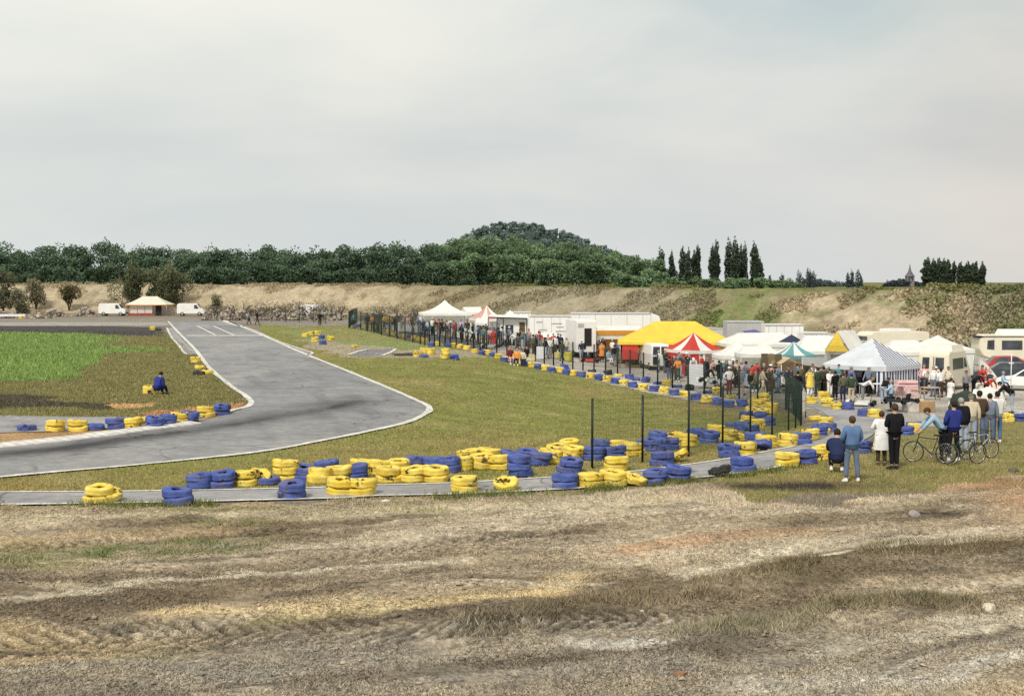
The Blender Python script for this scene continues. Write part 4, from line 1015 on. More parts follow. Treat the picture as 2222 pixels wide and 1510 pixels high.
def canopy(t, w, d, eave, peak, ridge=0.0, panels=None, mats=None, curve=.55, valance=.28, vm=None, part='canopy'):
    """four-sided roof with a point (or a ridge of given length along x) and sagging sides; panels = mat index per strip, per side"""
    b = MB(); steps = 8; K = len(panels[0]) if panels else 1
    cor = [(-w / 2, -d / 2), (w / 2, -d / 2), (w / 2, d / 2), (-w / 2, d / 2)]
    top = [(-ridge / 2, 0), (ridge / 2, 0), (ridge / 2, 0), (-ridge / 2, 0)]
    uvs = []
    for s in range(4):
        a, c = cor[s], cor[(s + 1) % 4]; ta, tb = top[s], top[(s + 1) % 4]
        for k in range(K):
            f0, f1 = k / K, (k + 1) / K; sub = max(1, 4 // K)
            for q in range(sub):
                g0, g1 = f0 + (f1 - f0) * q / sub, f0 + (f1 - f0) * (q + 1) / sub
                for i in range(steps):
                    P = []
                    for g, h in ((g0, i / steps), (g1, i / steps), (g1, (i + 1) / steps), (g0, (i + 1) / steps)):
                        L = math.hypot(c[0] - a[0], c[1] - a[1])
                        x = (a[0] + (c[0] - a[0]) * g) * (1 - h) + (ta[0] + (tb[0] - ta[0]) * g) * h
                        y = (a[1] + (c[1] - a[1]) * g) * (1 - h) + (ta[1] + (tb[1] - ta[1]) * g) * h
                        z = eave + (peak - eave) * (h * (1 - curve) + curve * h ** 2.2) - .10 * math.sin(math.pi * g) * (1 - h) ** 2 * (.6)
                        P.append((x, y, z))
                        dx, dy = (c[0] - a[0]) / L, (c[1] - a[1]) / L; uvs.append((x * dx + y * dy, h))
                    b.add(P, [(0, 1, 2, 3)], panels[s][k] if panels else 0, True)
    me = b.mesh(part, mats or [c_white])
    ul = me.uv_layers.new(name='UVMap'); ul.data.foreach_set('uv', np.array(uvs, np.float32).ravel())
    o = new_obj(part, me, t)
    if valance:
        v = MB()
        for s in range(4):
            a, c = cor[s], cor[(s + 1) % 4]; n = 8
            for i in range(n):
                p, q = i / n, (i + 1) / n
                sag = lambda g: -.06 * math.sin(math.pi * g)
                A = [a[0] + (c[0] - a[0]) * p, a[1] + (c[1] - a[1]) * p]; B = [a[0] + (c[0] - a[0]) * q, a[1] + (c[1] - a[1]) * q]
                v.add([(A[0] * 1.004, A[1] * 1.004, eave + sag(p)), (B[0] * 1.004, B[1] * 1.004, eave + sag(q)), (B[0] * 1.01, B[1] * 1.01, eave - valance), (A[0] * 1.01, A[1] * 1.01, eave - valance)], [(0, 1, 2, 3)], 0)
        v.build('valance', vm or (mats or [c_white])[0], t)
    for x, y in cor:
        MB().tube([(x * .97, y * .97, 0), (x * .97, y * .97, eave - .02)], .035, 6).build('pole', m_pole, t)
    return o
def wall(t, w, d, side, eave, m, x0=0.0, x1=1.0, z0=.02, uv=False, name='side_wall', inset=.975):
    cor = [(-w / 2, -d / 2), (w / 2, -d / 2), (w / 2, d / 2), (-w / 2, d / 2)]
    a, c = Vector(cor[side]) * inset, Vector(cor[(side + 1) % 4]) * inset
    b = MB(); n = 12; nn = Vector((c.y - a.y, -(c.x - a.x))).normalized(); uvs = []; L = (c - a).length
    for i in range(n):
        g0 = x0 + (x1 - x0) * i / n; g1 = x0 + (x1 - x0) * (i + 1) / n
        wob = lambda g: nn * (.035 * math.sin(g * 31) + .02 * math.sin(g * 57))
        A = a.lerp(c, g0); B = a.lerp(c, g1)
        b.add([(A + wob(g0)).to_3d() + Vector((0, 0, z0)), (B + wob(g1)).to_3d() + Vector((0, 0, z0)), B.to_3d() + Vector((0, 0, eave - .05)), A.to_3d() + Vector((0, 0, eave - .05))], [(0, 1, 2, 3)], 0, True)
        uvs += [((g0 - .5) * L, 0), ((g1 - .5) * L, 0), ((g1 - .5) * L, 1), ((g0 - .5) * L, 1)]
    me = b.mesh(name, [m]); ul = me.uv_layers.new(name='UVMap'); ul.data.foreach_set('uv', np.array(uvs, np.float32).ravel())
    return new_obj(name, me, t)
def spot(x0, x1, d): 
    p = atd((x0 + x1) / 2, d); return p, (x1 - x0) * d / F
def hz(py, d, p): return zat(py, d) - p.z
def pagoda(name, label, x0, x1, ypeak, yeave, d, deep=None, rz=.15, mats=None, panels=None, vm=None, curve=.6, ridge=0, group='peaked tents in the paddock', px=None):
    p, w = spot(x0, x1, d); deep = deep or w
    t = thing(name, label, 'tent', p, rz, group)
    e, k = hz(yeave, d, p), hz(ypeak, d, p)
    w2 = w / (abs(math.cos(rz)) + abs(math.sin(rz)) * deep / w)
    canopy(t, w2, deep, e, k, ridge, panels, mats or [c_white], curve, .28, vm)
    return t, w2, deep, e
W1 = [c_white]
t, w_, d_, e = pagoda('pagoda_tent', 'white pagoda tent with tall pointed roof at the far end of the paddock', 906, 1024, 651, 678, 150, curve=.85); wall(t, w_, d_, 2, e, c_white); wall(t, w_, d_, 3, e, c_white, .0, .5)
t, w_, d_, e = pagoda('marquee', 'white flat-topped marquee right behind the tall pointed white tent', 1000, 1048, 666, 676, 158, 5, ridge=2, curve=.1); wall(t, w_, d_, 2, e, c_white); wall(t, w_, d_, 1, e, c_white); wall(t, w_, d_, 0, e, c_white, .5, 1)
t, w_, d_, e = pagoda('pagoda_tent', 'white tent with a pale red roof panel and small peak', 1020, 1092, 662, 690, 141, 5, .25, [c_white, c_pink], [[0, 1, 0], [0, 0, 0], [0, 0, 0], [1, 1, 1]]); wall(t, w_, d_, 2, e, c_white); wall(t, w_, d_, 1, e, c_white)
t, w_, d_, e = pagoda('pagoda_tent', 'small white peaked tent rising behind the caravan with the dark awning frame', 1082, 1132, 672, 689, 134, 3.2); wall(t, w_, d_, 2, e, c_white); wall(t, w_, d_, 0, e, c_white)
t, w_, d_, e = pagoda('pagoda_tent', 'small grey peaked tent with orange lower band beside the white box van', 1270, 1300, 697, 716, 121, 1.6, .2, [c_grey], None, c_org); wall(t, w_, d_, 0, e - .25, c_white, .0, .6)
# yellow marquee
p, w = spot(1342, 1588, 113)
t = thing('marquee', 'big yellow marquee with a long ridge in the middle of the paddock', 'tent', p, R(-4), None)
e, k = hz(741, 111, p), hz(697, 113, p); canopy(t, w, 6.2, e, k, 3.3, None, [c_yel], .12, .22)
wall(t, w, 6.2, 2, e, c_yel); wall(t, w, 6.2, 0, e, c_red, .02, .16, .7); wall(t, w, 6.2, 2, e, c_red, .55, .97, .05, inset=.95)
# red and white pagoda
t, w_, d_, e = pagoda('pagoda_tent', 'red and white striped pagoda tent in front of the yellow marquee', 1450, 1560, 721, 757, 104.5, 3.6, .42, [c_white, c_red], [[1, 0, 1], [0, 0, 0], [1, 0, 1], [1, 0, 1]], None, .35); wall(t, w_, d_, 3, e, c_red); wall(t, w_, d_, 0, e, c_red, 0, .3); wall(t, w_, d_, 0, e, c_white, .3, .48); wall(t, w_, d_, 1, e, c_white); wall(t, w_, d_, 2, e, c_white)
for lb, a0, a1, yp, ye, dd in (('low white awning in front of the white trailer with grey markings', 1150, 1232, 722, 735, 125), ('white awning stretched between the far pagoda and the caravan', 1030, 1062, 690, 699, 132), ('white awning beside the grey small peaked tent and orange strip', 1378, 1412, 716, 735, 116), ('small white awning over the dark tent fronts by the screen', 1600, 1660, 752, 765, 93)):
    t, w_, d_, e = pagoda('marquee', lb, a0, a1, yp, ye, dd, 2.2, .03, ridge=1.0, curve=.1); wall(t, w_, d_, 2, e, c_white)
# orange awning along the white truck
p, w = spot(1294, 1392, 120)
t = thing('awning', 'long orange and white awning hung along the white truck', 'awning', p, 0)
e = hz(717, 120, p); b = MB(); b.add([(-w / 2, 0, e), (w / 2, 0, e), (w / 2, 1.6, e + .35), (-w / 2, 1.6, e + .35)], [(0, 1, 2, 3)]); b.build('canopy', c_white, t)
MB().box((0, 0, e - .2), (w, .04, .4)).build('valance', c_org, t); MB().box((0, .06, e - .58), (w, .03, .36)).build('valance', c_white, t)
MB().box((-.7, 1.0, e * .35), (1.6, .05, e * .7)).build('curtain', c_org, t); MB().box((.75, .5, e * .36), (.95, .05, e * .72)).build('curtain', c_brown, t)
for s in (-1, 1): MB().tube([(s * w * .49, .1, 0), (s * w * .49, .1, e)], .03, 6).build('pole', m_pole, t)
# whites in the middle
G2 = 'peaked tents in the paddock'
t, w_, d_, e = pagoda('pagoda_tent', 'white pagoda tent right of the red and white striped one', 1552, 1642, 737, 769, 99, 3.0, .1); wall(t, w_, d_, 2, e, c_white); wall(t, w_, d_, 0, e, c_white, 0, .3); wall(t, w_, d_, 0, e, c_white, .62, 1); wall(t, w_, d_, 3, e, c_white); wall(t, w_, d_, 2, e, m_dark, inset=.9)  # dark inner sheet paints the shade behind the open door
t, w_, d_, e = pagoda('pagoda_tent', 'white pagoda tent with dark open front left of the teal one', 1614, 1702, 738, 772, 96, 3.0, .1); wall(t, w_, d_, 2, e, m_dark, inset=.93); wall(t, w_, d_, 2, e, c_white); wall(t, w_, d_, 3, e, c_grey); wall(t, w_, d_, 1, e, c_white)  # dark sheet at the back paints the shaded interior
t, w_, d_, e = pagoda('pagoda_tent', 'teal and white panelled pagoda tent beside the white ones', 1680, 1765, 741, 768, 93, 2.6, .12, [c_white, c_teal], [[1, 0, 1], [0, 1, 0], [1, 0, 1], [0, 1, 0]], c_teal); wall(t, w_, d_, 2, e, c_beige); wall(t, w_, d_, 3, e, c_beige)
t, w_, d_, e = pagoda('marquee', 'wide low white marquee behind the two white pagoda tents', 1565, 1735, 722, 743, 107, 4, .03, ridge=3.4, curve=.1); wall(t, w_, d_, 0, e, c_white); wall(t, w_, d_, 1, e, c_white)
t, w_, d_, e = pagoda('marquee', 'wide white marquee left of the yellow gabled ridge tent', 1720, 1842, 729, 758, 101, 4, -.05, ridge=2.2, curve=.15); wall(t, w_, d_, 1, e, c_white); wall(t, w_, d_, 0, e, c_grey)
t, w_, d_, e = pagoda('pagoda_tent', 'white pagoda tent behind the cream camper van', 1972, 2098, 727, 755, 97, 4, .15, curve=.35); wall(t, w_, d_, 0, e, c_white); wall(t, w_, d_, 1, e, c_white); wall(t, w_, d_, 3, e, c_white)
t, w_, d_, e = pagoda('marquee', 'white marquee wedged between the striped tent and the pagoda', 1915, 2010, 738, 760, 93, 3.2, .0, ridge=1.6, curve=.2); wall(t, w_, d_, 0, e, c_white)
# navy parasol
p, w = spot(1688, 1748, 103)
t = thing('parasol', 'dark navy parasol spread above the white tent roofs', 'parasol', p, .2)
b = MB(); top, ev = hz(726, 103, p), hz(742, 103, p); b.lathe([(w / 2, ev), (w * .3, ev + .22), (w * .12, top - .12), (.02, top)], 8); b.build('canopy', c_navy, t)
MB().tube([(0, 0, 0), (0, 0, top + .1)], .03, 6).build('pole', m_pole, t)
# yellow-gabled ridge tent
p, w = spot(1790, 1882, 100)
t = thing('ridge_tent', 'white ridge tent with a bright yellow gable end', 'tent', p + Vector((-.3, -1.2, 0)), R(52))
e, k = hz(757, 100, p), hz(720, 100, p); gw, gl = 1.85, 2.8; e += .05; k += .15
b = MB(); b.add([(-gl / 2, -gw / 2, e), (gl / 2, -gw / 2, e), (gl / 2, 0, k), (-gl / 2, 0, k), (-gl / 2, gw / 2, e), (gl / 2, gw / 2, e)], [(0, 1, 2, 3), (3, 2, 5, 4)]); b.build('roof', c_white, t)
b = MB(); b.add([(-gl / 2 - .02, -gw / 2, e - .12), (-gl / 2 - .02, gw / 2, e - .12), (-gl / 2 - .10, gw * .3, e + .3), (-gl / 2 - .02, 0, k + .02), (-gl / 2 - .10, -gw * .3, e + .3)], [(0, 1, 2, 3, 4)]); b.build('gable', c_yel, t)
b = MB(); b.add([(gl / 2 + .02, -gw / 2, e), (gl / 2 + .02, gw / 2, e), (gl / 2 + .02, 0, k)], [(0, 1, 2)]); b.build('gable', c_red, t)
for s in (-1, 1): MB().box((0, s * gw / 2, e / 2), (gl, .03, e)).build('side_wall', c_white, t)
# blue and white striped tent, seen on its corner
p, w = spot(1785, 2001, 86)
t = thing('striped_tent', 'navy and white striped tent with pointed roof and striped wall', 'tent', p, R(-44))
S = 4.35; e, k = hz(789, 86, p), hz(734, 86, p)
c_pale = cloth('pale_stripe_canvas', (.72, .75, .80))
MATS['str'] = c_str
canopy(t, S, S, e, k, 0, [[1], [0], [0], [1]], [c_str, c_pale], .12, .30, c_pale)
# side 1 faces camera-right after the turn: a full striped wall
wall(t, S, S, 1, e, c_str, 0, 1, .55, name='striped_wall'); wall(t, S, S, 2, e, c_str, 0, 1, .05, name='striped_wall'); wall(t, S, S, 0, e, c_str, .86, 1.0, .02, name='striped_wall'); wall(t, S, S, 3, e, c_pale, 0, 1, .05)
# beige shelter and grey side sheet
p, w = spot(1695, 1744, 89)
t = thing('shelter', 'small beige canvas shelter below the teal and white tent', 'tent', p, .1)
e = hz(790, 89, p); k = hz(776, 89, p); b = MB(); b.add([(-w / 2, 0, e), (w / 2, 0, e - .1), (w / 2, 2, e), (-w / 2, 2, e), (-.1, 0, k), (-.1, 2, k)], [(0, 4, 5, 3), (4, 1, 2, 5)]); b.build('canopy', c_beige, t)
MB().box((0, 1.9, e / 2), (w, .04, e)).build('back_wall', c_beige, t)
for s in (-1, 1): MB().tube([(s * w * .48, .03, 0), (s * w * .48, .03, e - .05)], .03, 6).build('pole', c_white, t)
p, w = spot(1742, 1796, 90)
t = thing('windbreak', 'grey canvas sheet slung between the beige shelter and striped tent', 'windbreak', p, -.1)
e = hz(774, 90, p); b = MB(); b.add([(-w / 2, 0, e), (w / 2, .2, e - .1), (w / 2, 0, e - .75), (-w / 2, -.5, e - .5)], [(0, 1, 2, 3)]); b.build('sheet', c_grey, t)
MB().box((0, .6, e * .4), (w, .05, e * .8)).build('sheet', c_brown, t)
for s in (-1, 1): MB().tube([(s * w * .48, .25, 0), (s * w * .48, .25, e)], .03, 6).build('pole', m_pole, t)
p, w = spot(1652, 1698, 90)
t = thing('screen', 'tall brown screen between the white tents and beige shelter', 'screen', p, .05)
e = hz(767, 90, p); 
for i in range(3): MB().box(((i - 1) * w / 3, .03 * (i % 2), e / 2), (w / 3 - .02, .04, e - .05 * i)).build('panel', c_brown if i != 1 else mat('tan_board', (.20, .145, .08), .8), t)
# cream marquee far left
p, w = spot(281, 371, 219)
t = thing('marquee', 'cream hipped marquee with white walls and red base at the far left', 'tent', p)
e, k = hz(660, 219, p), hz(643, 219, p); canopy(t, w, 5, e, k, 2.4, None, [c_cream], .25, .14, c_org)
mw = mat('pale_wall_sheet', (.66, .57, .54), .8, .1, 1); mr = mat('red_base_board', (.33, .07, .06), .8, .2, 1)
for i in range(3): MB().box((-w * .32 + i * w * .18, -1.9, e * .60), (w * .165, .05, e * .74)).build('side_wall', mw, t)
MB().box((-w * .14, -1.95, e * .10), (w * .62, .06, e * .2)).build('base_board', mr, t); MB().box((w * .27, -1.7, e * .45), (w * .14, .05, e * .9)).build('doorway', m_dark, t); MB().box((0, 2.2, e * .5), (w * .9, .05, e)).build('side_wall', mw, t)
# ------------------------------------------------------------------ vehicles
m_tyre = mat('tyre_rubber', (.02, .02, .022), .8); m_rim = mat('rim_metal', (.45, .45, .46), .35, .1, 4, .7); g_ = glass()
m_wpaint = mat('white_vehicle_paint', (.80, .79, .76), .35, .05, .8, 0, .12, .5); m_cream = mat('cream_vehicle_paint', (.76, .70, .56), .4, .06, .8, 0, .15, .5)
m_redp = mat('red_vehicle_paint', (.38, .045, .035), .3, .08, 1, 0, .1, .5); m_darkp = mat('dark_blue_vehicle_paint', (.035, .045, .055), .25, .1, 1, 0, .1, .6); m_trim = mat('black_trim', (.02, .02, .022), .6)
m_lamp = mat('lamp_glass', (.6, .6, .55), .15); m_rlamp = mat('red_lamp_glass', (.4, .03, .02), .2); m_stripe = mat('brown_red_stripe', (.23, .06, .05), .5); m_grey = mat('grey_panel', (.42, .42, .43), .5, .1, 1)
def wheel(t, x, y, r=.33, wd=.2):
    o = MB(); M_ = Matrix.Translation((x, y, r)) @ Matrix.Rotation(math.pi / 2, 4, 'Y')
    o.lathe([(r * .62, -wd / 2), (r * .92, -wd / 2), (r, -wd * .3), (r, wd * .3), (r * .92, wd / 2), (r * .62, wd / 2)], 20, 0, M_)
    tt = new_obj('wheel', o.mesh('wheel', [m_tyre]), t)
    q = MB(); q.lathe([(.01, wd * .34), (r * .3, wd * .36), (r * .45, wd * .25), (r * .63, wd * .4), (r * .63, -wd * .4), (.01, -wd * .35)], 16, 0, M_ if x > 0 else M_ @ Matrix.Rotation(math.pi, 4, 'X'))
    new_obj('rim', q.mesh('rim', [m_rim]), tt)
def vehicle(name, label, cat_, loc, rz, prof, w, m, tum=.12, zb=.9, wheels=(), r=.33, wins=(), fronts=(), group=None, bev=.05, ends=()):
    """prof: side outline (y forward, z up); wins: side window outlines; fronts: (i, f0, f1, g0, g1) panes on outline segment i; ends: extra parts"""
    t = thing(name, label, cat_, loc, rz, group)
    zt = max(z for y, z in prof)
    hw = lambda z: w / 2 * (1 - tum * max(0, (z - zb) / (zt - zb)))
    n = len(prof); bm = bmesh.new()
    L_ = [bm.verts.new((-hw(z), y, z)) for y, z in prof]; R_ = [bm.verts.new((hw(z), y, z)) for y, z in prof]
    bm.faces.new(L_[::-1]); bm.faces.new(R_)
    for i in range(n):
        j = (i + 1) % n; bm.faces.new((L_[i], L_[j], R_[j], R_[i]))
    bmesh.ops.recalc_face_normals(bm, faces=bm.faces)
    bmesh.ops.bevel(bm, geom=list(bm.edges), offset=bev, segments=2, affect='EDGES', clamp_overlap=True)
    me = bpy.data.meshes.new('body'); bm.to_mesh(me); bm.free(); me.materials.append(m)
    me.polygons.foreach_set('use_smooth', np.ones(len(me.polygons), bool))
    try: me.set_sharp_from_angle(angle=R(35))
    except Exception: pass
    new_obj('body', me, t)
    for s in (-1, 1):
        for wn in wins:
            o = MB(); o.quad([(s * (hw(z) + .012), y, z) for y, z in (wn if s > 0 else wn[::-1])]); o.build('window', g_, t)
        for y in wheels: wheel(t, s * (w / 2 - .08), y, r)
    for i, f0, f1, g0, g1 in fronts:
        a, b_ = prof[i], prof[(i + 1) % n]; A = Vector((0, a[0], a[1])); B = Vector((0, b_[0], b_[1])); nv = Vector((0, (B - A).z, -(B - A).y)).normalized()
        if nv.dot(Vector((0, (A.y + B.y) / 2, (A.z + B.z) / 2 - .9))) < 0: nv = -nv
        P = A.lerp(B, f0) + nv * .013; Q = A.lerp(B, f1) + nv * .013
        o = MB(); o.quad([(hw(P.z) * 2 * (g0 - .5), P.y, P.z), (hw(P.z) * 2 * (g1 - .5), P.y, P.z), (hw(Q.z) * 2 * (g1 - .5), Q.y, Q.z), (hw(Q.z) * 2 * (g0 - .5), Q.y, Q.z)]); o.build('windscreen' if g1 - g0 > .7 else 'window', g_, t)
    return t
VAN = [(-2.1, .35), (-2.12, 1.0), (-2.05, 1.8), (-1.85, 1.95), (.7, 1.95), (.95, 1.88), (1.5, 1.18), (2.0, .98), (2.12, .75), (2.12, .35)]
def van(px, d, rz, label, k=1.0, sw=((.55, 1.15), (1.25, 1.15), (.92, 1.72), (.55, 1.72)), group='white vans parked at the far end'):
    p = atd(px, d)
    t = vehicle('van', label, 'van', p, rz, [(y * k, z * k) for y, z in VAN], 1.75 * k, m_wpaint, .14, .9, (-1.3 * k, 1.35 * k), .32 * k, [[(y * k, z * k) for y, z in sw]], [(5, .06, .92, .08, .92), (1, .35, .9, .1, .46), (1, .35, .9, .54, .9)], group)
    for s in (-1, 1):
        MB().ball((s * .62 * k, 2.10 * k, .78 * k), (.14, .05, .09), 8, 5).build('headlight', m_lamp, t); MB().box((s * .72 * k, -2.13 * k, .95 * k), (.1, .04, .3)).build('tail_lamp', m_rlamp, t)
    MB().box((0, 2.14 * k, .45 * k), (1.6 * k, .08, .16)).build('bumper', m_trim, t); MB().box((0, -2.15 * k, .45 * k), (1.6 * k, .08, .16)).build('bumper', m_trim, t)
    return t
van(246, 217, R(-90), 'white panel van facing right, left of the cream marquee')
van(415, 217, R(-84), 'white panel van facing right, right of the cream marquee')
van(680, 209, R(-90), 'white van half hidden behind the rubble and low fence', .95)
# white box van by the grey tent, its rear to the camera
p = atd(1256, 120.5)
t = vehicle('box_van', 'tall white box van with dark rear door beside the orange awning', 'van', p, R(12), [(-2.6, .45), (-2.6, 3.1), (-2.4, 3.2), (1.2, 3.2), (1.3, 2.2), (2.0, 1.3), (2.6, 1.1), (2.6, .45)], 1.75, m_wpaint, .02, .9, (-1.5, 1.8), .36, [], [(4, .1, .9, .1, .9)])
MB().box((.12, -2.63, 1.75), (.62, .04, 1.5)).build('doorway', m_dark, t); MB().box((-.5, -2.62, 2.75), (.5, .03, .3)).build('emblem', m_grey, t)
def trailer(name, label, x0, x1, ytop, d, deep=2.4, rz=0, cab=None, m=m_wpaint, marks=True, roof=True):
    p, w = spot(x0, x1, d); h = hz(ytop, d, p)
    t = thing(name, label, 'truck', p, rz, 'white trucks behind the tents')
    b = MB(); b.box((0, deep / 2, (h + .9) / 2), (w, deep, h - .9)); o = b.build('box_body', m, t)
    MB().box((0, deep / 2, .66), (w * .96, deep * .7, .44)).build('chassis', m_trim, t); MB().box((0, .05, .58), (w * .97, .05, .66)).build('side_skirt', m, t)
    for i in range(5): MB().box((-w / 2 + w * (i + .5) / 5, -.008, (h + .9) / 2), (.03, .02, h - 1.1)).build('rib', m_grey, o)
    MB().box((0, -.02, h - .06), (w + .04, .06, .10)).build('roof_rail', m_grey, t)
    for x in (-w * .36, -w * .25, w * .34):
        for y in (.3, deep - .3):
            q = MB(); q.lathe([(.2, -.12), (.45, -.12), (.48, 0), (.45, .12), (.2, .12), (.02, .05)], 16, 0, Matrix.Translation((x, y, .48)) @ Matrix.Rotation(math.pi / 2, 4, 'X')); q.build('wheel', m_tyre, t)
    if cab:
        q = MB(); q.add([(w / 2 + .02, 0, .5), (w / 2 + cab, 0, .5), (w / 2 + cab, 0, 1.9), (w / 2 + cab * .7, 0, h * .92), (w / 2 + .02, 0, h), (w / 2 + .02, deep, .5), (w / 2 + cab, deep, .5), (w / 2 + cab, deep, 1.9), (w / 2 + cab * .7, deep, h * .92), (w / 2 + .02, deep, h)],
              [(0, 1, 2, 3, 4), (9, 8, 7, 6, 5), (0, 5, 6, 1), (1, 6, 7, 2), (2, 7, 8, 3), (3, 8, 9, 4), (4, 9, 5, 0)]); q.build('cab', m, t)
        q = MB(); q.quad([(w / 2 + cab * .3, -.02, 1.9), (w / 2 + cab * .85, -.02, 1.9), (w / 2 + cab * .7, -.02, h * .75), (w / 2 + cab * .3, -.02, h * .75)]); q.build('window', g_, t)
    return t, w, h
t, w, h = trailer('truck_trailer', 'white truck trailer with faint grey markings left of the box van', 1150, 1243, 685, 131)
for i, (a, z, l) in enumerate([(.12, .72, .5), (.2, .60, .34), (-.28, .78, .3), (.25, .45, .6), (-.2, .5, .4)]): MB().box((a * w, -.03, z * h), (l * .5 * w, .02, .09)).build('marking', m_grey, t)
t, w, h = trailer('truck_trailer', 'long white truck with sloping cab behind the orange awning', 1240, 1412, 679, 128, cab=1.1)
t, w, h = trailer('box_truck', 'white box truck showing above the pale red tent roof', 1098, 1152, 677, 146)
t, w, h = trailer('box_truck', 'grey-white box truck right of the yellow marquee top', 1578, 1658, 697, 118, m=m_grey)
t, w, h = trailer('box_truck', 'white truck with a small dark side window near the sand slope', 1660, 1744, 704, 116)
MB().box((-w * .40, -.02, h * .62), (.35, .03, .35)).build('window', g_, t)
t, w, h = trailer('truck_trailer', 'low white trailer roofs right of the dark window truck', 1744, 1800, 722, 113)
# covered trailer with a purple-blue cover
p, w = spot(1612, 1664, 109)
t = thing('covered_trailer', 'small trailer under a pointed purple-blue cover before the grey truck', 'trailer', p, 0)
z1 = hz(716, 109, p); b = MB(); b.add([(-w / 2, 0, z1 - .10), (w / 2, 0, z1 - .40), (w / 2, 1.6, z1 - .4), (-w / 2, .8, z1 - .1), (-w * .35, 0, z1 - .38), (w * .5, 0, z1 - .62), (w * .1, .8, z1 + .02)], [(0, 4, 5, 1), (0, 1, 6), (1, 2, 6), (2, 3, 6), (3, 0, 6)]); b.build('cover', mat('purple_blue_cover', (.10, .10, .26), .5), t)
MB().box((.1, .8, (z1 - .6) / 2 + .3), (w * .8, 1.5, z1 - 1.0)).build('box_body', m_wpaint, t)
for s in (-1, 1): wheel(t, s * w * .3, .4, .28)
# caravan with awning frame
p, w = spot(1060, 1146, 125)
t = thing('caravan', 'white caravan with dark window, brown door and dark awning frame', 'caravan', p, R(-3))
h = hz(688, 125, p); bm_ = MB(); bm_.box((.35, 1.1, h / 2 + .12), (w * .78, 2.0, h - .45)); bm_.build('body', m_wpaint, t)
MB().box((.10, .08, h * .58), (.68, .04, .72)).build('window', g_, t); MB().box((1.25, .08, h * .46), (.5, .04, h * .72)).build('door', mat('brown_door', (.12, .075, .035), .5), t)
MB().box((-.9, .08, h * .56), (.22, .04, 1.1)).build('window', mat('pale_blue_pane', (.35, .42, .48), .2), t)
fr = MB(); 
for x in (-w / 2, -w * .28, -w * .12, w * .47): fr.tube([(x, -.4, 0), (x, -.4, h - .1)], .045, 6)
fr.tube([(-w / 2, -.4, h - .02), (w * .47, -.4, h - .12)], .06, 6); fr.build('awning_frame', m_trim, t)
b = MB(); b.add([(-w / 2, -.38, h + .02), (w * .47, -.38, h - .08), (w * .47, .9, h + .15), (-w / 2, .9, h + .2)], [(0, 1, 2, 3)]); b.build('awning_roof', c_white, t)
wheel(t, -.2, .25, .3); wheel(t, .5, .25, .3)
# white van under the yellow marquee
p, w = spot(1400, 1442, 109.5)
t = vehicle('van', 'white van backed under the front of the yellow marquee', 'van', p, R(8), [(-1.9, .35), (-1.95, 1.1), (-1.85, 1.95), (-1.7, 2.05), (1.2, 2.05), (1.8, 1.2), (2.2, 1.0), (2.2, .35)], w, m_wpaint, .12, 1.0, (-1.2, 1.4), .32, [], [(1, .15, .9, .08, .46), (1, .15, .9, .54, .92)])
MB().box((-.36, -1.97, .80), (.52, .05, .62)).build('doorway', m_dark, t)
# campers
p = atd(2050, 89)
t = vehicle('camper_van', 'cream camper van with two rear windows behind the trestle tables', 'camper van', p, R(-34), [(-2.2, .4), (-2.25, 1.3), (-2.15, 2.35), (-1.95, 2.5), (1.4, 2.5), (2.1, 1.55), (2.5, 1.2), (2.55, .4)], 2.0, m_cream, .06, 1.0, (-1.35, 1.6), .36,
            [[(-1.4, 1.35), (.9, 1.35), (.9, 2.05), (-1.4, 2.05)], [(1.05, 1.4), (1.75, 1.4), (1.35, 2.0), (1.05, 2.0)]], [(1, .12, .80, .13, .36), (1, .12, .80, .56, .84), (4, .1, .9, .1, .9)])
q = MB(); q.box((0, .3, 2.68), (1.6, 2.6, .36), 0, None, .86); q.build('roof_pod', m_cream, t)
q = MB(); q.box((0, -2.26, .78), (1.9, .05, .12)); q.build('stripe', m_stripe, t); MB().box((0, -2.28, .5), (1.95, .1, .18)).build('bumper', m_trim, t)
MB().box((.02, -2.25, 1.35), (.03, .05, 1.7)).build('door_seam', m_trim, t)
for s in (-1, 1): MB().box((s * .9, -2.26, 1.0), (.1, .05, .26)).build('tail_lamp', m_rlamp, t)
def motorhome(label, px, d, rz, k=1.0, pod=True, wn=()):
    p = atd(px, d)
    t = vehicle('motorhome', label, 'camper van', p, rz, [(y * k, z * k) for y, z in [(-2.9, .45), (-2.9, 2.85), (-2.7, 2.95), (2.4, 2.95), (2.75, 2.7), (2.75, 2.15), (1.75, 2.0), (2.3, 1.35), (3.0, 1.15), (3.05, .45)]], 2.2 * k, m_cream, .03, 1.0, (-1.6 * k, 2.1 * k), .36,
                [[(y * k, z * k) for y, z in q_] for q_ in wn], [(4, .2, .8, .2, .8), (6, .1, .9, .08, .92), (0, .55, .85, .25, .75)])
    MB().box((0, -.3 * k, 3.08 * k), (1.5 * k, 2.0 * k, .22)).build('roof_pod', m_wpaint, t); MB().box((0, -2.93 * k, 1.0 * k), (2.1 * k, .03, .1)).build('stripe', m_stripe, t)
    return t
WN = [[(-.9, 1.5), (.4, 1.5), (.4, 2.25), (-.9, 2.25)], [(-2.4, 1.5), (-1.9, 1.5), (-1.9, 2.2), (-2.4, 2.2)], [(1.2, 1.35), (1.9, 1.35), (1.6, 1.9), (1.2, 1.9)]]
motorhome('cream motorhome with overcab bed in front of the sand slope', 1936, 112, R(108), .98, True, WN)
p = atd(2185, 112)
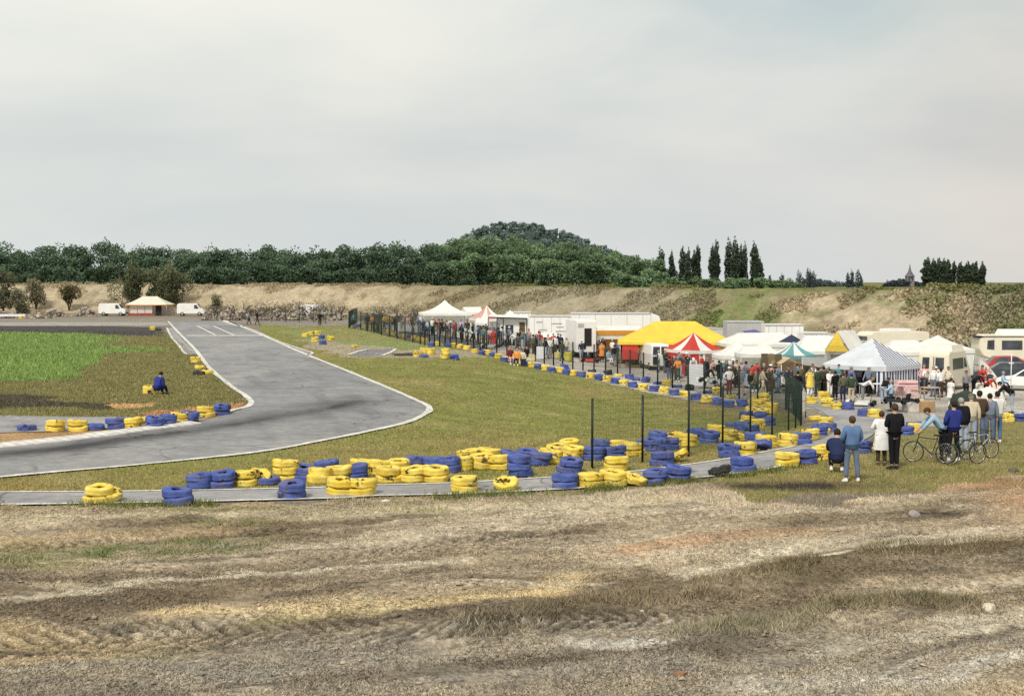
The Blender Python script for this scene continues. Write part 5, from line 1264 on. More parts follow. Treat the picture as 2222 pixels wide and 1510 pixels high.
t = vehicle('caravan', 'long cream caravan with three dark side windows at the right edge', 'caravan', p, R(90), [(-3.6, .6), (-3.6, 2.5), (-3.3, 2.65), (2.0, 2.65), (2.5, 2.35), (2.55, 1.5), (2.2, .95), (1.5, .7)], 2.2, m_cream, .04, 1.0, (-.4,), .33,
            [[(1.35, 1.45), (1.95, 1.5), (1.9, 2.2), (1.35, 2.25)], [(-.9, 1.45), (.75, 1.45), (.75, 2.2), (-.9, 2.2)], [(-2.9, 1.45), (-1.5, 1.45), (-1.5, 2.2), (-2.9, 2.2)]])
q = MB(); q.box((0, -.9, 2.82), (1.9, 3.2, .5), 0, None, .85); q.build('roof_pod', m_wpaint, t); MB().box((0, .2, 2.52), (2.24, 5.2, .05)).build('roof_trim', m_trim, t)
# cars
CAR = [(-2.0, .3), (-2.05, .75), (-1.85, .92), (-1.35, 1.38), (.1, 1.4), (.85, .92), (1.8, .78), (2.0, .6), (2.0, .3)]
def car(label, px, d, rz, m, k=1.0):
    p = atd(px, d)
    t = vehicle('parked_car', label, 'car', p, rz, [(y * k, z * k) for y, z in CAR], 1.62 * k, m, .22, .85, (-1.25 * k, 1.25 * k), .29 * k, [[(y * k, z * k) for y, z in q_] for q_ in ([(-1.5, .94), (-.55, .94), (-.55, 1.32), (-1.2, 1.32)], [(-.48, .94), (.6, .94), (.1, 1.33), (-.48, 1.33)])], [(4, .1, .92, .08, .92), (2, .12, .9, .1, .9)], 'cars parked at the right edge', .06)
    for s in (-1, 1): MB().box((s * .6 * k, 2.0 * k, .62 * k), (.3, .06, .14)).build('headlight', m_lamp, t); MB().box((s * .62 * k, -2.05 * k, .72 * k), (.26, .06, .14)).build('tail_lamp', m_rlamp, t)
    MB().box((0, 2.03 * k, .4 * k), (1.5 * k, .08, .14)).build('bumper', m_trim, t)
    return t
car('red car parked below the long cream caravan', 2200, 103, R(-95), m_redp)
car('dark blue car parked behind the white triangular flag', 2176, 95, R(78), m_darkp)
car('white car cut by the right edge behind the crouching man', 2232, 88, R(62), m_wpaint)
# flag with red letters
p = atd(2130, 88); p.x = (2126 - CX) / F * 88
t = thing('flag', 'white triangular flag with red letters beside the camper van', 'flag', p, R(0))
ft = hz(776, 88, p); fl = MB(); n = 10
MB().tube([(0, 0, 0), (0, 0, ft + .1)], .02, 6).build('pole', m_pole, t)
g0 = lambda a, h: (.02 + a, -.06 * math.sin(a * 6 + h), h)
pts = [[(.02 + (1.15 * (1 - j / 6) ** .8 + .02) * i / n, -.02 - .05 * math.sin(i * 1.1 + j * .5), ft - 1.15 + 1.15 * j / 6 - (1 - j / 6) * .12 * math.sin(i * .8)) for i in range(n + 1)] for j in range(7)]
vs = [q for r_ in pts for q in r_]; fs = [(j * (n + 1) + i, j * (n + 1) + i + 1, (j + 1) * (n + 1) + i + 1, (j + 1) * (n + 1) + i) for j in range(6) for i in range(n)]
fl.add(vs, fs, 0, True); sh = fl.build('cloth', c_white, t)
def letters(txt, size, m, parent, loc, rot=(math.pi / 2, 0, 0), name='lettering', ext=.004):
    cu = bpy.data.curves.new(name, 'FONT'); cu.body = txt; cu.size = size; cu.align_x = 'CENTER'; cu.align_y = 'CENTER'; cu.extrude = ext
    o = bpy.data.objects.new(name, cu); col.objects.link(o); view.update()
    me = bpy.data.meshes.new_from_object(o.evaluated_get(bpy.context.evaluated_depsgraph_get())); bpy.data.objects.remove(o)
    me.materials.clear(); me.materials.append(m)
    k = new_obj(name, me, parent); k.location = loc; k.rotation_euler = rot
    return k
letters('BAC', .42, mat('red_lettering', (.45, .06, .05), .6), sh, (.45, -.10, ft - .75), (math.pi / 2, R(8), 0))
# ------------------------------------------------------------------ small paddock things
def boxthing(name, label, cat_, px, py, sx, sy, sz, m, rz=0, taper=1.0, part='body', extra=None, group=None):
    p = at(px, py); t = thing(name, label, cat_, p, rz, group)
    b = MB(); b.box((0, 0, sz / 2 + .01), (sx, sy, sz), 0, None, taper); b.build(part, m, t)
    if extra: extra(t)
    return t
m_card = mat('cardboard', (.42, .27, .14), .9, .15, 3); m_board = mat('white_board', (.74, .74, .76), .6, .06, 2, 0, .1); m_wood = mat('table_wood', (.48, .32, .19), .7, .15, 2)
def legs(t, sx, sy, h, m=None):
    for a in (-1, 1):
        for c in (-1, 1): MB().tube([(a * sx * .45, c * sy * .42, 0), (a * sx * .45, c * sy * .42, h)], .022, 6).build('leg', m or m_pole, t)
def board(label, px, py, w, h, rz=0, lean=.12):
    p = at(px, py); t = thing('display_board', label, 'board', p, rz)
    b = MB(); b.box((0, 0, h / 2 + .02), (w, .05, h), 0, Matrix.Rotation(-lean, 4, 'X')); b.build('panel', m_board, t)
    for s in (-1, 1): MB().tube([(s * w * .4, .45, 0), (s * w * .4, .12, h * .8)], .02, 5).build('leg', m_pole, t)
board('big white board leaning right of the woman in pale blue', 1511, 838, .95, 1.45, .1)
board('white board standing in the paddock left of the white-capped person', 1172, 779, .60, 1.0, -.1)
def table(label, px, py, sx, sy, h, m, rz=0, cloth_=None):
    p = at(px, py); t = thing('trestle_table', label, 'table', p, rz)
    MB().box((0, 0, h), (sx, sy, .05)).build('table_top', m, t); legs(t, sx, sy, h - .02)
    return t
table('wooden trestle table right of the pink cabinet', 2018, 868, 1.0, .7, .74, m_wood, .1)
table('brown workbench between the pink cabinet and the wooden table', 1996, 874, .8, .7, .7, mat('brown_bench', (.26, .17, .10), .8), .1)
table('small pink topped table in front of the man in pale blue', 1950, 866, .6, .5, .8, mat('pink_top', (.66, .45, .45), .7), 0)
table('dark kart stand with white top at the back of the concrete', 1888, 862, 1.3, .5, .82, m_board, 0)
boxthing('cardboard_box', 'large cardboard box open on the concrete by the pink cabinet', 'box', 2006, 893, .85, .7, .55, m_card, .3)
boxthing('cardboard_box', 'pale grey box left of the large cardboard one', 'box', 1977, 893, .75, .6, .5, mat('grey_card', (.58, .54, .50), .8), .2)
boxthing('cardboard_box', 'flat pale box lying behind the two bigger boxes', 'box', 1985, 874, .9, .5, .22, mat('pale_card', (.70, .62, .50), .8), .1)
def cab(t):
    MB().box((0, -.37, .9), (1.15, .03, .04)).build('trim', mat('dark_red_trim', (.35, .05, .05), .6), t)
    for x in (-.3, .3): MB().box((x, -.365, .48), (.45, .03, .55)).build('door', mat('pale_pink_door', (.66, .42, .42), .6), t)
boxthing('cabinet', 'pink and white tool cabinet in front of the striped tent wall', 'cabinet', 1966, 864, 1.2, .7, 1.05, mat('pink_panel', (.70, .50, .49), .6), .05, 1, 'body', cab)
def barrel(name, label, cat_, px, py, r, h, m, part='body'):
    p = at(px, py); t = thing(name, label, cat_, p); b = MB(); b.lathe([(.02, .01), (r * .9, .01), (r * .96, h * .3), (r, h * .9), (r * 1.04, h * .96), (r * .98, h), (r * .9, h * .93), (.02, h * .9)], 16); b.build(part, m, t)
    return t
m_bin = mat('yellow_green_plastic', (.50, .46, .08), .5); m_blk = mat('black_plastic', (.02, .02, .022), .5)
barrel('bin', 'yellow-green bin in the paddock left of the white box van door', 'bin', 1233, 785, .33, .8, m_bin); barrel('bin', 'smaller pale yellow bin behind the paddock fence', 'bin', 1209, 779, .28, .55, mat('pale_yellow_plastic', (.62, .55, .22), .5))
boxthing('tyre_rack', 'yellow and grey low rack left of the yellow-green bin', 'rack', 1150, 783, .7, .5, .5, mat('yellow_grey', (.55, .5, .3), .7), .1)
p = at(2193, 852); t = thing('pole', 'thin white pole standing right of the dark blue car', 'pole', p); MB().tube([(0, 0, 0), (.02, 0, 2.4)], .03, 7).build('shaft', m_board, t); MB().box((0, -.02, 1.85), (.3, .03, .08)).build('crossbar', m_board, t)
# karts on the ground and on stands
m_kart = [mat('kart_white', (.7, .7, .68), .4), mat('kart_red', (.5, .06, .05), .4), mat('kart_black', (.03, .03, .03), .4), mat('kart_grey', (.4, .42, .45), .4)]
def kart(label, px, py, rz, m, h=.0):
    p = at(px, py); t = thing('go_kart', label, 'kart', p, rz, 'racing karts in the paddock')
    f = MB(); 
    for s in (-1, 1): f.tube([(s * .32, -.7, h + .12), (s * .34, .1, h + .10), (s * .25, .75, h + .12)], .02, 6)
    f.tube([(-.5, -.6, h + .14), (.5, -.6, h + .14)], .022, 6); f.tube([(-.5, .6, h + .13), (.5, .6, h + .13)], .018, 6); f.box((0, .2, h + .07), (.6, 1.0, .02)); f.build('frame', m_kart[2], t)
    for x, y, w_ in ((-.55, -.6, .2), (.55, -.6, .2), (-.52, .6, .13), (.52, .6, .13)):
        q = MB(); q.lathe([(.06, -w_ / 2), (.12, -w_ / 2), (.14, -w_ * .35), (.14, w_ * .35), (.12, w_ / 2), (.06, w_ / 2), (.01, 0)], 14, 0, Matrix.Translation((x, y, h + .14)) @ Matrix.Rotation(math.pi / 2, 4, 'Y')); q.build('wheel', m_tyre, t)
    q = MB(); q.add([(-.2, -.05, h + .1), (.2, -.05, h + .1), (.22, -.4, h + .12), (-.22, -.4, h + .12), (.2, -.52, h + .55), (-.2, -.52, h + .55)], [(0, 1, 2, 3), (3, 2, 4, 5)]); q.build('seat', m_kart[2], t)
    q = MB(); q.box((0, .78, h + .2), (.8, .22, .22), 0, None, .8); q.build('nose', m, t)
    for s in (-1, 1): MB().box((s * .58, 0, h + .17), (.16, .8, .16), 0, None, .85).build('side_pod', m, t)
    q = MB(); q.ring((0, .32, h + .52), (0, -.6, .8), .14, .015, 16, 5); q.tube([(0, .55, h + .15), (0, .32, h + .5)], .014, 5); q.build('steering_wheel', m_kart[2], t)
    if h:
        for y in (-.45, .45): MB().tube([(-.35, y, 0), (0, y, h), (.35, y, 0)], .02, 5).build('stand', m_pole, t)
    return t
kart('white kart on the concrete in front of the striped tent', 1871, 880, R(70), m_kart[0])
kart('black kart raised on a stand beside the man in pale blue', 1955, 893, R(35), m_kart[2], .45)
kart('red kart parked behind the fence near the white box van', 1281, 786, R(80), m_kart[1])
kart('white kart on a stand behind the fence by the dark tent front', 1542, 842, R(75), m_kart[0], .4)
kart('grey kart on a stand next to the white kart by the dark tent', 1566, 846, R(95), m_kart[3], .4)
kart('pale kart under the caravan awning near the seated people', 1066, 757, R(80), m_kart[3], .1)
# white sheet over a kart, and the white banner at the fence corner
def draped(label, px, py, sx, sy, h, m, rz=0):
    p = at(px, py); t = thing('covered_kart', label, 'covered kart', p, rz); n = 14; vs, fs = [], []
    for i in range(n + 1):
        for j in range(n + 1):
            x, y = (i / n - .5) * sx, (j / n - .5) * sy; ed = max(abs(i / n - .5), abs(j / n - .5)) * 2
            z = h * (1 - ss((ed - .72) / .28) * .96) * (.86 + .16 * math.sin(x * 5 + 1) * math.cos(y * 4)) + .03 * math.sin(x * 19 + y * 13)
            vs.append((x * (1 + .05 * ed), y, max(.02, float(z))))
    for i in range(n):
        for j in range(n): fs.append((i * (n + 1) + j, (i + 1) * (n + 1) + j, (i + 1) * (n + 1) + j + 1, i * (n + 1) + j + 1))
    b = MB(); b.add(vs, fs, 0, True); b.build('sheet', m, t)
    return t
draped('white sheet draped over a kart behind the row of onlookers', 2142, 878, 1.7, 1.1, 1.0, c_white, .2)
draped('second white sheet draped behind the first beside the red hooded person', 2148, 858, 1.9, .9, .95, c_cream, .1)
draped('dark green cover heaped behind the royal blue jacket', 2092, 892, 1.3, 1.0, 1.1, cloth('dark_green_cover', (.035, .05, .035), .05), .1)
p = at(1743, 908); t = thing('banner', 'white upright banner tied at the corner of the fence', 'banner', p, R(62))
b = MB(); n = 8; b.add([q for i in range(n + 1) for q in ((i / n * 1.1 - .55, .03 * math.sin(i), .35), (i / n * 1.1 - .55, .03 * math.sin(i), 1.45 - .1 * i / n))], [(2 * i, 2 * i + 2, 2 * i + 3, 2 * i + 1) for i in range(n)], 0, True); b.build('sheet', c_white, t)
MB().box((0, -.04, .9), (1.0, .01, .03)).build('stripe', mat('pale_red_stripe', (.6, .25, .25), .7), t)
for s in (-1, 1): MB().tube([(s * .55, .04, 0), (s * .55, .04, 1.6)], .025, 6).build('pole', m_post, t)
# rubble and debris
m_rub = mat('rubble_stone', (.36, .31, .25), .95, .35, .8, 0, .3, .1, .4); m_rub2 = mat('rubble_dark', (.13, .11, .09), .95, .35, .8)
def rubble(label, px, py, wpx, ytop, n, seed, dark=.3, group='rubble heaps at the far end'):
    n = int(n * 1.7)
    p = at(px, py); d = p.y; w = wpx * d / F; h = zat(ytop, d) - p.z; r = random.Random(seed)
    t = thing('rubble_pile', label, 'rubble', p, 0, group); b = MB()
    for i in range(n):
        a, q = r.uniform(0, 6.28), r.random() ** .7; x, y = q * math.cos(a) * w / 2, q * math.sin(a) * 1.6
        z = h * (1 - q) * r.uniform(.5, 1.0); s = r.uniform(.10, .32) * (1.1 if q < .6 else .8)
        M_ = Matrix.Translation((x, y, max(z, .05))) @ Matrix.Rotation(r.uniform(0, 3), 4, Vector((r.random(), r.random(), r.random() + .1)))
        b.box((0, 0, 0), (s * 2, s * r.uniform(1, 1.8), s * r.uniform(.6, 1.4)), 1 if r.random() < dark else 0, M_, r.uniform(.5, .9))
    b.build('stones', [m_rub, m_rub2], t)
    return t
rubble('pale rubble heap just left of the first white van', 186, 686, 56, 665, 130, 1, .25); rubble('wide pale rubble heap further left of the white van', 122, 687, 56, 669, 120, 2, .3)
rubble('low reddish rubble by the white barrier', 84, 691, 60, 680, 90, 3, .4); rubble('dark spoil heap at the far left edge', 12, 690, 50, 676, 80, 4, .6)
for i, (px, wd, tp) in enumerate([(458, 40, 664), (492, 44, 663), (528, 44, 661), (566, 44, 661), (604, 44, 660), (642, 44, 659), (684, 50, 658), (724, 40, 660), (812, 46, 668), (850, 44, 666), (892, 40, 668)]):
    rubble(f'{["broken", "grey", "mixed", "dark"][i % 4]} rubble heap, {ordinal(i + 1)} from the left between second van and fence', px, 695 if px < 760 else 704, wd, tp + 9, 120, 20 + i, .45)
    bush(px + 9, 692 if px < 760 else 702, tp + 3, wd * 1.15, (.085, .074, .06), (.22, .195, .155), f'dark dead brush, {ordinal(i + 1)} clump from the left over the far rubble', 520, 6, .24, 2.2)
p, w = spot(-30, 55, 202)
t = thing('barrier', 'long low white barrier at the far left edge', 'barrier', p); MB().box((0, 0, .45), (w, .3, .35)).build('rail', m_board, t)
for x in (-.4, 0, .4): MB().box((x * w, .05, .14), (.2, .2, .28)).build('foot', m_trim, t)
# stones in the foreground
def stone(label, px, py, s, m, seed):
    p = at(px, py); r = random.Random(seed); bm = bmesh.new(); bmesh.ops.create_icosphere(bm, subdivisions=3, radius=1)
    ax = [Vector((r.gauss(0, 1), r.gauss(0, 1), r.gauss(0, 1))).normalized() for _ in range(9)]
    for v in bm.verts:
        k = 1.0
        for a in ax:
            dd = v.co.normalized().dot(a)
            if dd > .72: k = min(k, .72 / dd)
        v.co = Vector((v.co.x * s * 1.5 * k, v.co.y * s * k, v.co.z * s * .8 * k))
    me = bpy.data.meshes.new('stone'); bm.to_mesh(me); bm.free()
    o = new_obj('stone', me, None, m); o.location = p + Vector((0, 0, s * .28)); o.rotation_euler = (r.uniform(-.3, .3), r.uniform(-.3, .3), r.uniform(0, 6)); tag(o, label, 'stone')
m_st = mat('pale_stone', (.62, .55, .43), .9, .2, 4, 0, .3, .1, .5); m_st2 = mat('grey_stone', (.30, .27, .25), .9, .3, 4, 0, .3, .1, .5)
stone('big pale stone in the dirt near the lower right corner', 2143, 1325, .14, m_st, 1); stone('flat grey stone beside the dark patch below the bicycles', 1985, 1120, .12, m_st2, 2)
stone('pale yellowish stone in the dark rut right of centre', 1392, 1332, .085, m_st, 3); stone('small dark stone lying in the lower middle ruts', 1618, 1388, .07, m_st2, 4)
stone('white crumbled stone at the path edge below the yellow tyres', 836, 1090, .09, mat('white_stone', (.60, .57, .50), .9, .2, 5), 5); stone('dark clod in the grass at the far right', 2200, 1024, .14, m_rub2, 6)
stone('reddish clod near the bottom edge right of centre', 1476, 1466, .07, mat('red_clod', (.24, .13, .07), .95), 8)
# ------------------------------------------------------------------ people
BASE = dict(pel=(0, 0, .95), sp=(0, -.005, 1.12), ch=(0, 0, 1.33), nb=(0, .01, 1.47), nk=(0, 0, 1.53), h0=(0, -.015, 1.585), h1=(0, -.012, 1.655), h2=(0, 0, 1.715),
            sL=(.185, .005, 1.425), eL=(.245, .03, 1.15), wL=(.25, -.04, .90), gL=(.25, -.06, .83), sR=(-.185, .005, 1.425), eR=(-.245, .03, 1.15), wR=(-.25, -.04, .90), gR=(-.25, -.06, .83),
            pL=(.095, 0, .90), kL=(.10, -.02, .50), aL=(.105, .02, .09), tL=(.115, -.13, .03), pR=(-.095, 0, .90), kR=(-.10, -.02, .50), aR=(-.105, .02, .09), tR=(-.115, -.13, .03))
RAD = dict(pel=(.12, .09), sp=(.11, .08), ch=(.125, .085), nb=(.075, .07), nk=(.055, .055), h0=(.066, .075), h1=(.082, .098), h2=(.062, .072), s=(.058, .058), e=(.042, .042), w=(.029, .029), g=(.034, .022), p=(.085, .09), k=(.056, .06), a=(.036, .04), t=(.034, .026))
EDG = [('pel', 'sp'), ('sp', 'ch'), ('ch', 'nb'), ('nb', 'nk'), ('nk', 'h0'), ('h0', 'h1'), ('h1', 'h2')] + [e for s in 'LR' for e in (('ch', 's' + s), ('s' + s, 'e' + s), ('e' + s, 'w' + s), ('w' + s, 'g' + s), ('pel', 'p' + s), ('p' + s, 'k' + s), ('k' + s, 'a' + s), ('a' + s, 't' + s))]
def rad(k): return RAD[k] if k in RAD else RAD[k[0]]
def skin(name, V_, E_, root, lv=1):
    keys = list(V_); ix = {k: i for i, k in enumerate(keys)}
    me = bpy.data.meshes.new(name); me.from_pydata([V_[k][0] for k in keys], [(ix[a], ix[b]) for a, b in E_], [])
    o = bpy.data.objects.new(name, me); col.objects.link(o)
    o.modifiers.new('s', 'SKIN').use_smooth_shade = True
    if lv: o.modifiers.new('d', 'SUBSURF').levels = lv
    for i, k in enumerate(keys):
        me.skin_vertices[0].data[i].radius = V_[k][1]; me.skin_vertices[0].data[i].use_root = (k == root)
    view.update()
    r = bpy.data.meshes.new_from_object(o.evaluated_get(bpy.context.evaluated_depsgraph_get()))
    bpy.data.objects.remove(o); bpy.data.meshes.remove(me); r.name = name
    r.polygons.foreach_set('use_smooth', np.ones(len(r.polygons), bool))
    return r
def lerp(a, b, f): return tuple(a[i] + (b[i] - a[i]) * f for i in range(3))
def person_meshes(pose, fine=False, coat=None, shorts=False, sleeves=1.0, bulk=1.0):
    """continuous body mesh, plus clothing meshes that follow it"""
    J = dict(BASE); J.update(pose)
    V_ = {k: (J[k], rad(k)) for k in J if k in BASE}; E_ = list(EDG)
    # nose, ears and, on the near figures, five fingers a hand
    h1 = Vector(J['h1']); fw = (Vector(J['h0']) - Vector(J['nk'])); up = (Vector(J['h2']) - Vector(J['h0'])).normalized()
    face = Vector(pose.get('look', (0, -1, 0))); face = (face - up * face.dot(up)).normalized(); side = up.cross(face)
    V_['nose'] = (tuple(h1 + face * .108 - up * .012), (.013, .016)); E_.append(('h1', 'nose'))
    for s in (-1, 1):
        V_[f'ear{s}'] = (tuple(h1 + side * s * .092 - up * .005), (.010, .018)); E_.append(('h1', f'ear{s}'))
    if fine:
        for s in 'LR':
            g, w_ = Vector(J['g' + s]), Vector(J['w' + s]); dr = (g - w_).normalized(); sd = dr.orthogonal().normalized(); sd = (Vector((0, 1, 0)) - dr * dr.y); sd = sd.normalized() if sd.length > .1 else dr.orthogonal().normalized(); nm = dr.cross(sd)
            for q, (off, ln) in enumerate(((-.027, .072), (-.009, .084), (.009, .078), (.026, .06))):
                a = g + dr * .03 + sd * off; b_ = a + dr * ln * .5 + nm * .006; c = b_ + dr * ln * .42 + nm * .02
                for nme, pt, rr_ in ((f'f{s}{q}a', a, .0095), (f'f{s}{q}b', b_, .0088), (f'f{s}{q}c', c, .007)): V_[nme] = (tuple(pt), (rr_, rr_))
                E_ += [('g' + s, f'f{s}{q}a'), (f'f{s}{q}a', f'f{s}{q}b'), (f'f{s}{q}b', f'f{s}{q}c')]
            a = w_ + dr * .035 - sd * .035; b_ = a + dr * .04 - sd * .015
            V_[f'th{s}a'] = (tuple(a), (.011, .011)); V_[f'th{s}b'] = (tuple(b_), (.008, .008)); E_ += [('w' + s, f'th{s}a'), (f'th{s}a', f'th{s}b')]
    body = skin('body', V_, E_, 'pel')
    # top
    k = bulk
    T = {'hip': (lerp(J['pel'], J['sp'], -.25 - (.4 if k > 1.05 else 0)), ((.172 + .012 * (k > 1.05)) * k, (.128 + .012 * (k > 1.05)) * k)), 'pel': (lerp(J['pel'], J['sp'], .35), (.162 * k, .122 * k)), 'sp': (J['sp'], (.158 * k, .118 * k)), 'ch': (J['ch'], (.178 * k, .130 * k)), 'nb': (lerp(J['nb'], J['nk'], .45), (.090, .086))}
    TE = [('hip', 'pel'), ('pel', 'sp'), ('sp', 'ch'), ('ch', 'nb')]
    for s in 'LR':
        T['s' + s] = (J['s' + s], (.078 * k, .078 * k)); T['e' + s] = (J['e' + s] if sleeves > .5 else lerp(J['s' + s], J['e' + s], .75), (.058 * k, .058 * k)); TE += [('ch', 's' + s), ('s' + s, 'e' + s)]
        if sleeves > .5: T['w' + s] = (lerp(J['e' + s], J['w' + s], .93), (.043 * k, .043 * k)); TE.append(('e' + s, 'w' + s))
    top = skin('shirt', T, TE, 'sp')
    if coat:
        b = MB(); n = 18; p0 = Vector(J['pel']); rows = 6
        vs = []; fs = []
        for j in range(rows + 1):
            f = j / rows; z = p0.z + .22 - (.22 + p0.z - coat) * f
            for i in range(n):
                a = 2 * math.pi * i / n; fl = 1 + .05 * math.sin(a * 5) * f
                vs.append((p0.x + (.200 + .045 * f) * math.cos(a) * fl, p0.y + (.178 + .04 * f) * math.sin(a) * fl, z))
        for j in range(rows):
            for i in range(n): fs.append((j * n + i, j * n + (i + 1) % n, (j + 1) * n + (i + 1) % n, (j + 1) * n + i))
        b.add(vs, fs, 0, True); skirt = b.mesh('skirt', [])
    else: skirt = None
    L_ = {'pel': (lerp(J['pel'], J['sp'], .1), (.128, .102))}; LE = []
    for s in 'LR':
        kn = J['k' + s] if not shorts else lerp(J['p' + s], J['k' + s], .9)
        L_['p' + s] = (J['p' + s], (.088, .10)); L_['k' + s] = (kn, (.078, .08)); LE += [('pel', 'p' + s), ('p' + s, 'k' + s)]
        if not shorts: L_['a' + s] = (lerp(J['k' + s], J['a' + s], .93), (.062, .066)); LE.append(('k' + s, 'a' + s))
    trs = skin('trousers', L_, LE, 'pel')
    # hair: a cap over the crown and the back of the head
    hb = MB(); c = h1 + up * .012 - face * .008; n, m_ = 16, 9; vs, fs = [], []
    for j in range(m_ + 1):
        a = math.pi * .5 - (math.pi * .80) * j / m_
        for i in range(n):
            t = 2 * math.pi * i / n
            d = side * (.094 * math.cos(a) * math.cos(t)) + face * (.112 * math.cos(a) * math.sin(t)) + up * (.104 * math.sin(a))
            fr = math.sin(t) * math.cos(a)
            if a < .3 and math.sin(t) > .1: d = d - face * (.05 * math.sin(t)) * min(1, (.3 - a)); d = d * (.92 if a < .1 else .98)
            vs.append(c + d * (1 + .02 * math.sin(7 * t + 3 * a)))
    for j in range(m_):
        for i in range(n): fs.append((j * n + i, j * n + (i + 1) % n, (j + 1) * n + (i + 1) % n, (j + 1) * n + i))
    hb.add(vs, fs, 0, True); hair = hb.mesh('hair', [])
    cb = MB(); vs2, fs2 = [], []
    for j in range(6):
        a = math.pi * .5 * (1 - j / 5) + .12
        for i in range(n):
            t = 2 * math.pi * i / n; vs2.append(c + side * (.104 * math.cos(a) * math.cos(t)) + face * (.122 * math.cos(a) * math.sin(t)) + up * (.113 * math.sin(a) + .012))
    for j in range(5):
        for i in range(n): fs2.append((j * n + i, j * n + (i + 1) % n, (j + 1) * n + (i + 1) % n, (j + 1) * n + i))
    cb.add(vs2, fs2, 0, True); cb.add([c + face * .10 + side * .08 + up * .03, c + face * .20 + side * .05 + up * .015, c + face * .20 - side * .05 + up * .015, c + face * .10 - side * .08 + up * .03], [(0, 1, 2, 3)], 0); cap = cb.mesh('cap', [])
    shoes = []
    for s in 'LR':
        a, t = Vector(J['a' + s]), Vector(J['t' + s]); dr = (t - a); dr.z *= .35; dr = dr.normalized(); sd = Vector((0, 0, 1)).cross(dr).normalized(); u2 = dr.cross(sd)
        M_ = Matrix((( sd.x, dr.x, u2.x, 0), (sd.y, dr.y, u2.y, 0), (sd.z, dr.z, u2.z, 0), (0, 0, 0, 1)))
        b = MB(); q = a + dr * .075 - Vector((0, 0, .045)); b.ball((0, 0, 0), (.052, .145, .05), 10, 7, 0, Matrix.Translation(q) @ M_); b.ball((0, -.06, .03), (.046, .07, .06), 8, 6, 0, Matrix.Translation(q) @ M_); shoes.append(b.mesh('shoe', []))
    return dict(body=body, shirt=top, trousers=trs, hair=hair, cap=cap, shoes=shoes, skirt=skirt)
def clo(name, c, var=.2): return mat('cloth_' + name, c, .9, var, 3, 0, 0, .1, .25)
CL = {k: clo(k, c) for k, c in dict(black=(.014, .014, .017), navy=(.022, .030, .075), royal=(.032, .045, .22), denim=(.11, .185, .34), paledenim=(.30, .43, .56), jeans=(.13, .17, .25), palejeans=(.34, .40, .50), white=(.78, .78, .77), red=(.48, .055, .045), maroon=(.16, .03, .035),
     yellow=(.80, .62, .12), orange=(.72, .30, .07), green=(.05, .075, .045), olive=(.13, .125, .07), brown=(.075, .05, .035), beige=(.52, .45, .34), grey=(.24, .24, .25), pink=(.66, .40, .38), lilac=(.42, .36, .52), sky=(.40, .56, .70), cream=(.68, .62, .48), teal=(.10, .22, .24), slate=(.17, .20, .26)).items()}
SKIN_ = [mat('skin_light', (.50, .32, .23), .6, .08, 3), mat('skin_tan', (.38, .22, .15), .6, .08, 3)]
HAIR = {k: mat('hair_' + k, c, .8, .25, 6) for k, c in dict(dark=(.018, .013, .011), brown=(.06, .035, .02), fair=(.28, .19, .10), grey=(.30, .29, .28)).items()}
SHOE = {k: mat('shoe_' + k, c, .7, .15, 4) for k, c in dict(black=(.02, .02, .02), white=(.74, .72, .68), brown=(.09, .055, .035)).items()}
def person(label, p, rz, ms, topc, legc, hair='dark', shoe='black', cap=None, skn=0, group=None, k=1.0, skirt=None):
    t = thing('person', label, 'person', p, rz, group, (k, k, k))
    def add(name, me, m):
        o = bpy.data.objects.new(name, me); col.objects.link(o); o.parent = t
        if len(me.materials) == 0: me.materials.append(m)
        o.material_slots[0].link = 'OBJECT'; o.material_slots[0].material = m
        return o
    add('body', ms['body'], SKIN_[skn])
    add('shirt', ms['shirt'], CL[topc]); add('trousers', ms['trousers'], CL[legc])
    add('hair', ms['hair'], HAIR[hair])
    if cap: add('cap', ms['cap'], CL[cap])
    if ms['skirt']: add('coat_skirt', ms['skirt'], CL[skirt or topc])
    for s in ms['shoes']: add('shoe', s, SHOE[shoe])
    return t
def shift(d, dz=0, dy=0, dx=0, keys=None): return {k: (BASE[k][0] + dx, BASE[k][1] + dy, BASE[k][2] + dz) for k in (keys or BASE)}
UP = ['sp', 'ch', 'nb', 'nk', 'h0', 'h1', 'h2', 'sL', 'eL', 'wL', 'gL', 'sR', 'eR', 'wR', 'gR']
def lean(ang, keys=UP, piv=(0, 0, .95), base=None):
    """tip the upper body forward (towards -y) about the hips"""
    c, s = math.cos(ang), math.sin(ang); o = {}
    for k in keys:
        x, y, z = (base or BASE)[k]; y -= piv[1]; z -= piv[2]
        o[k] = (x, y * c - z * s + piv[1], y * s + z * c + piv[2])
    return o
CROSS = dict(eL=(.25, .0, 1.17), wL=(.06, -.20, 1.20), gL=(-.02, -.21, 1.19), eR=(-.25, .0, 1.17), wR=(-.06, -.22, 1.16), gR=(.02, -.23, 1.15))
HIPS = dict(eL=(.36, .07, 1.17), wL=(.20, -.03, 1.01), gL=(.16, -.06, .98), eR=(-.36, .07, 1.17), wR=(-.20, -.03, 1.01), gR=(-.16, -.06, .98))
WALK = dict(kL=(.10, -.14, .52), aL=(.10, -.22, .10), tL=(.11, -.36, .06), kR=(-.10, .03, .50), aR=(-.10, .24, .14), tR=(-.11, .12, .03), eL=(.24, .12, 1.18), wL=(.24, .16, .93), gL=(.24, .15, .86), eR=(-.24, -.06, 1.17), wR=(-.23, -.22, .98), gR=(-.23, -.27, .93))
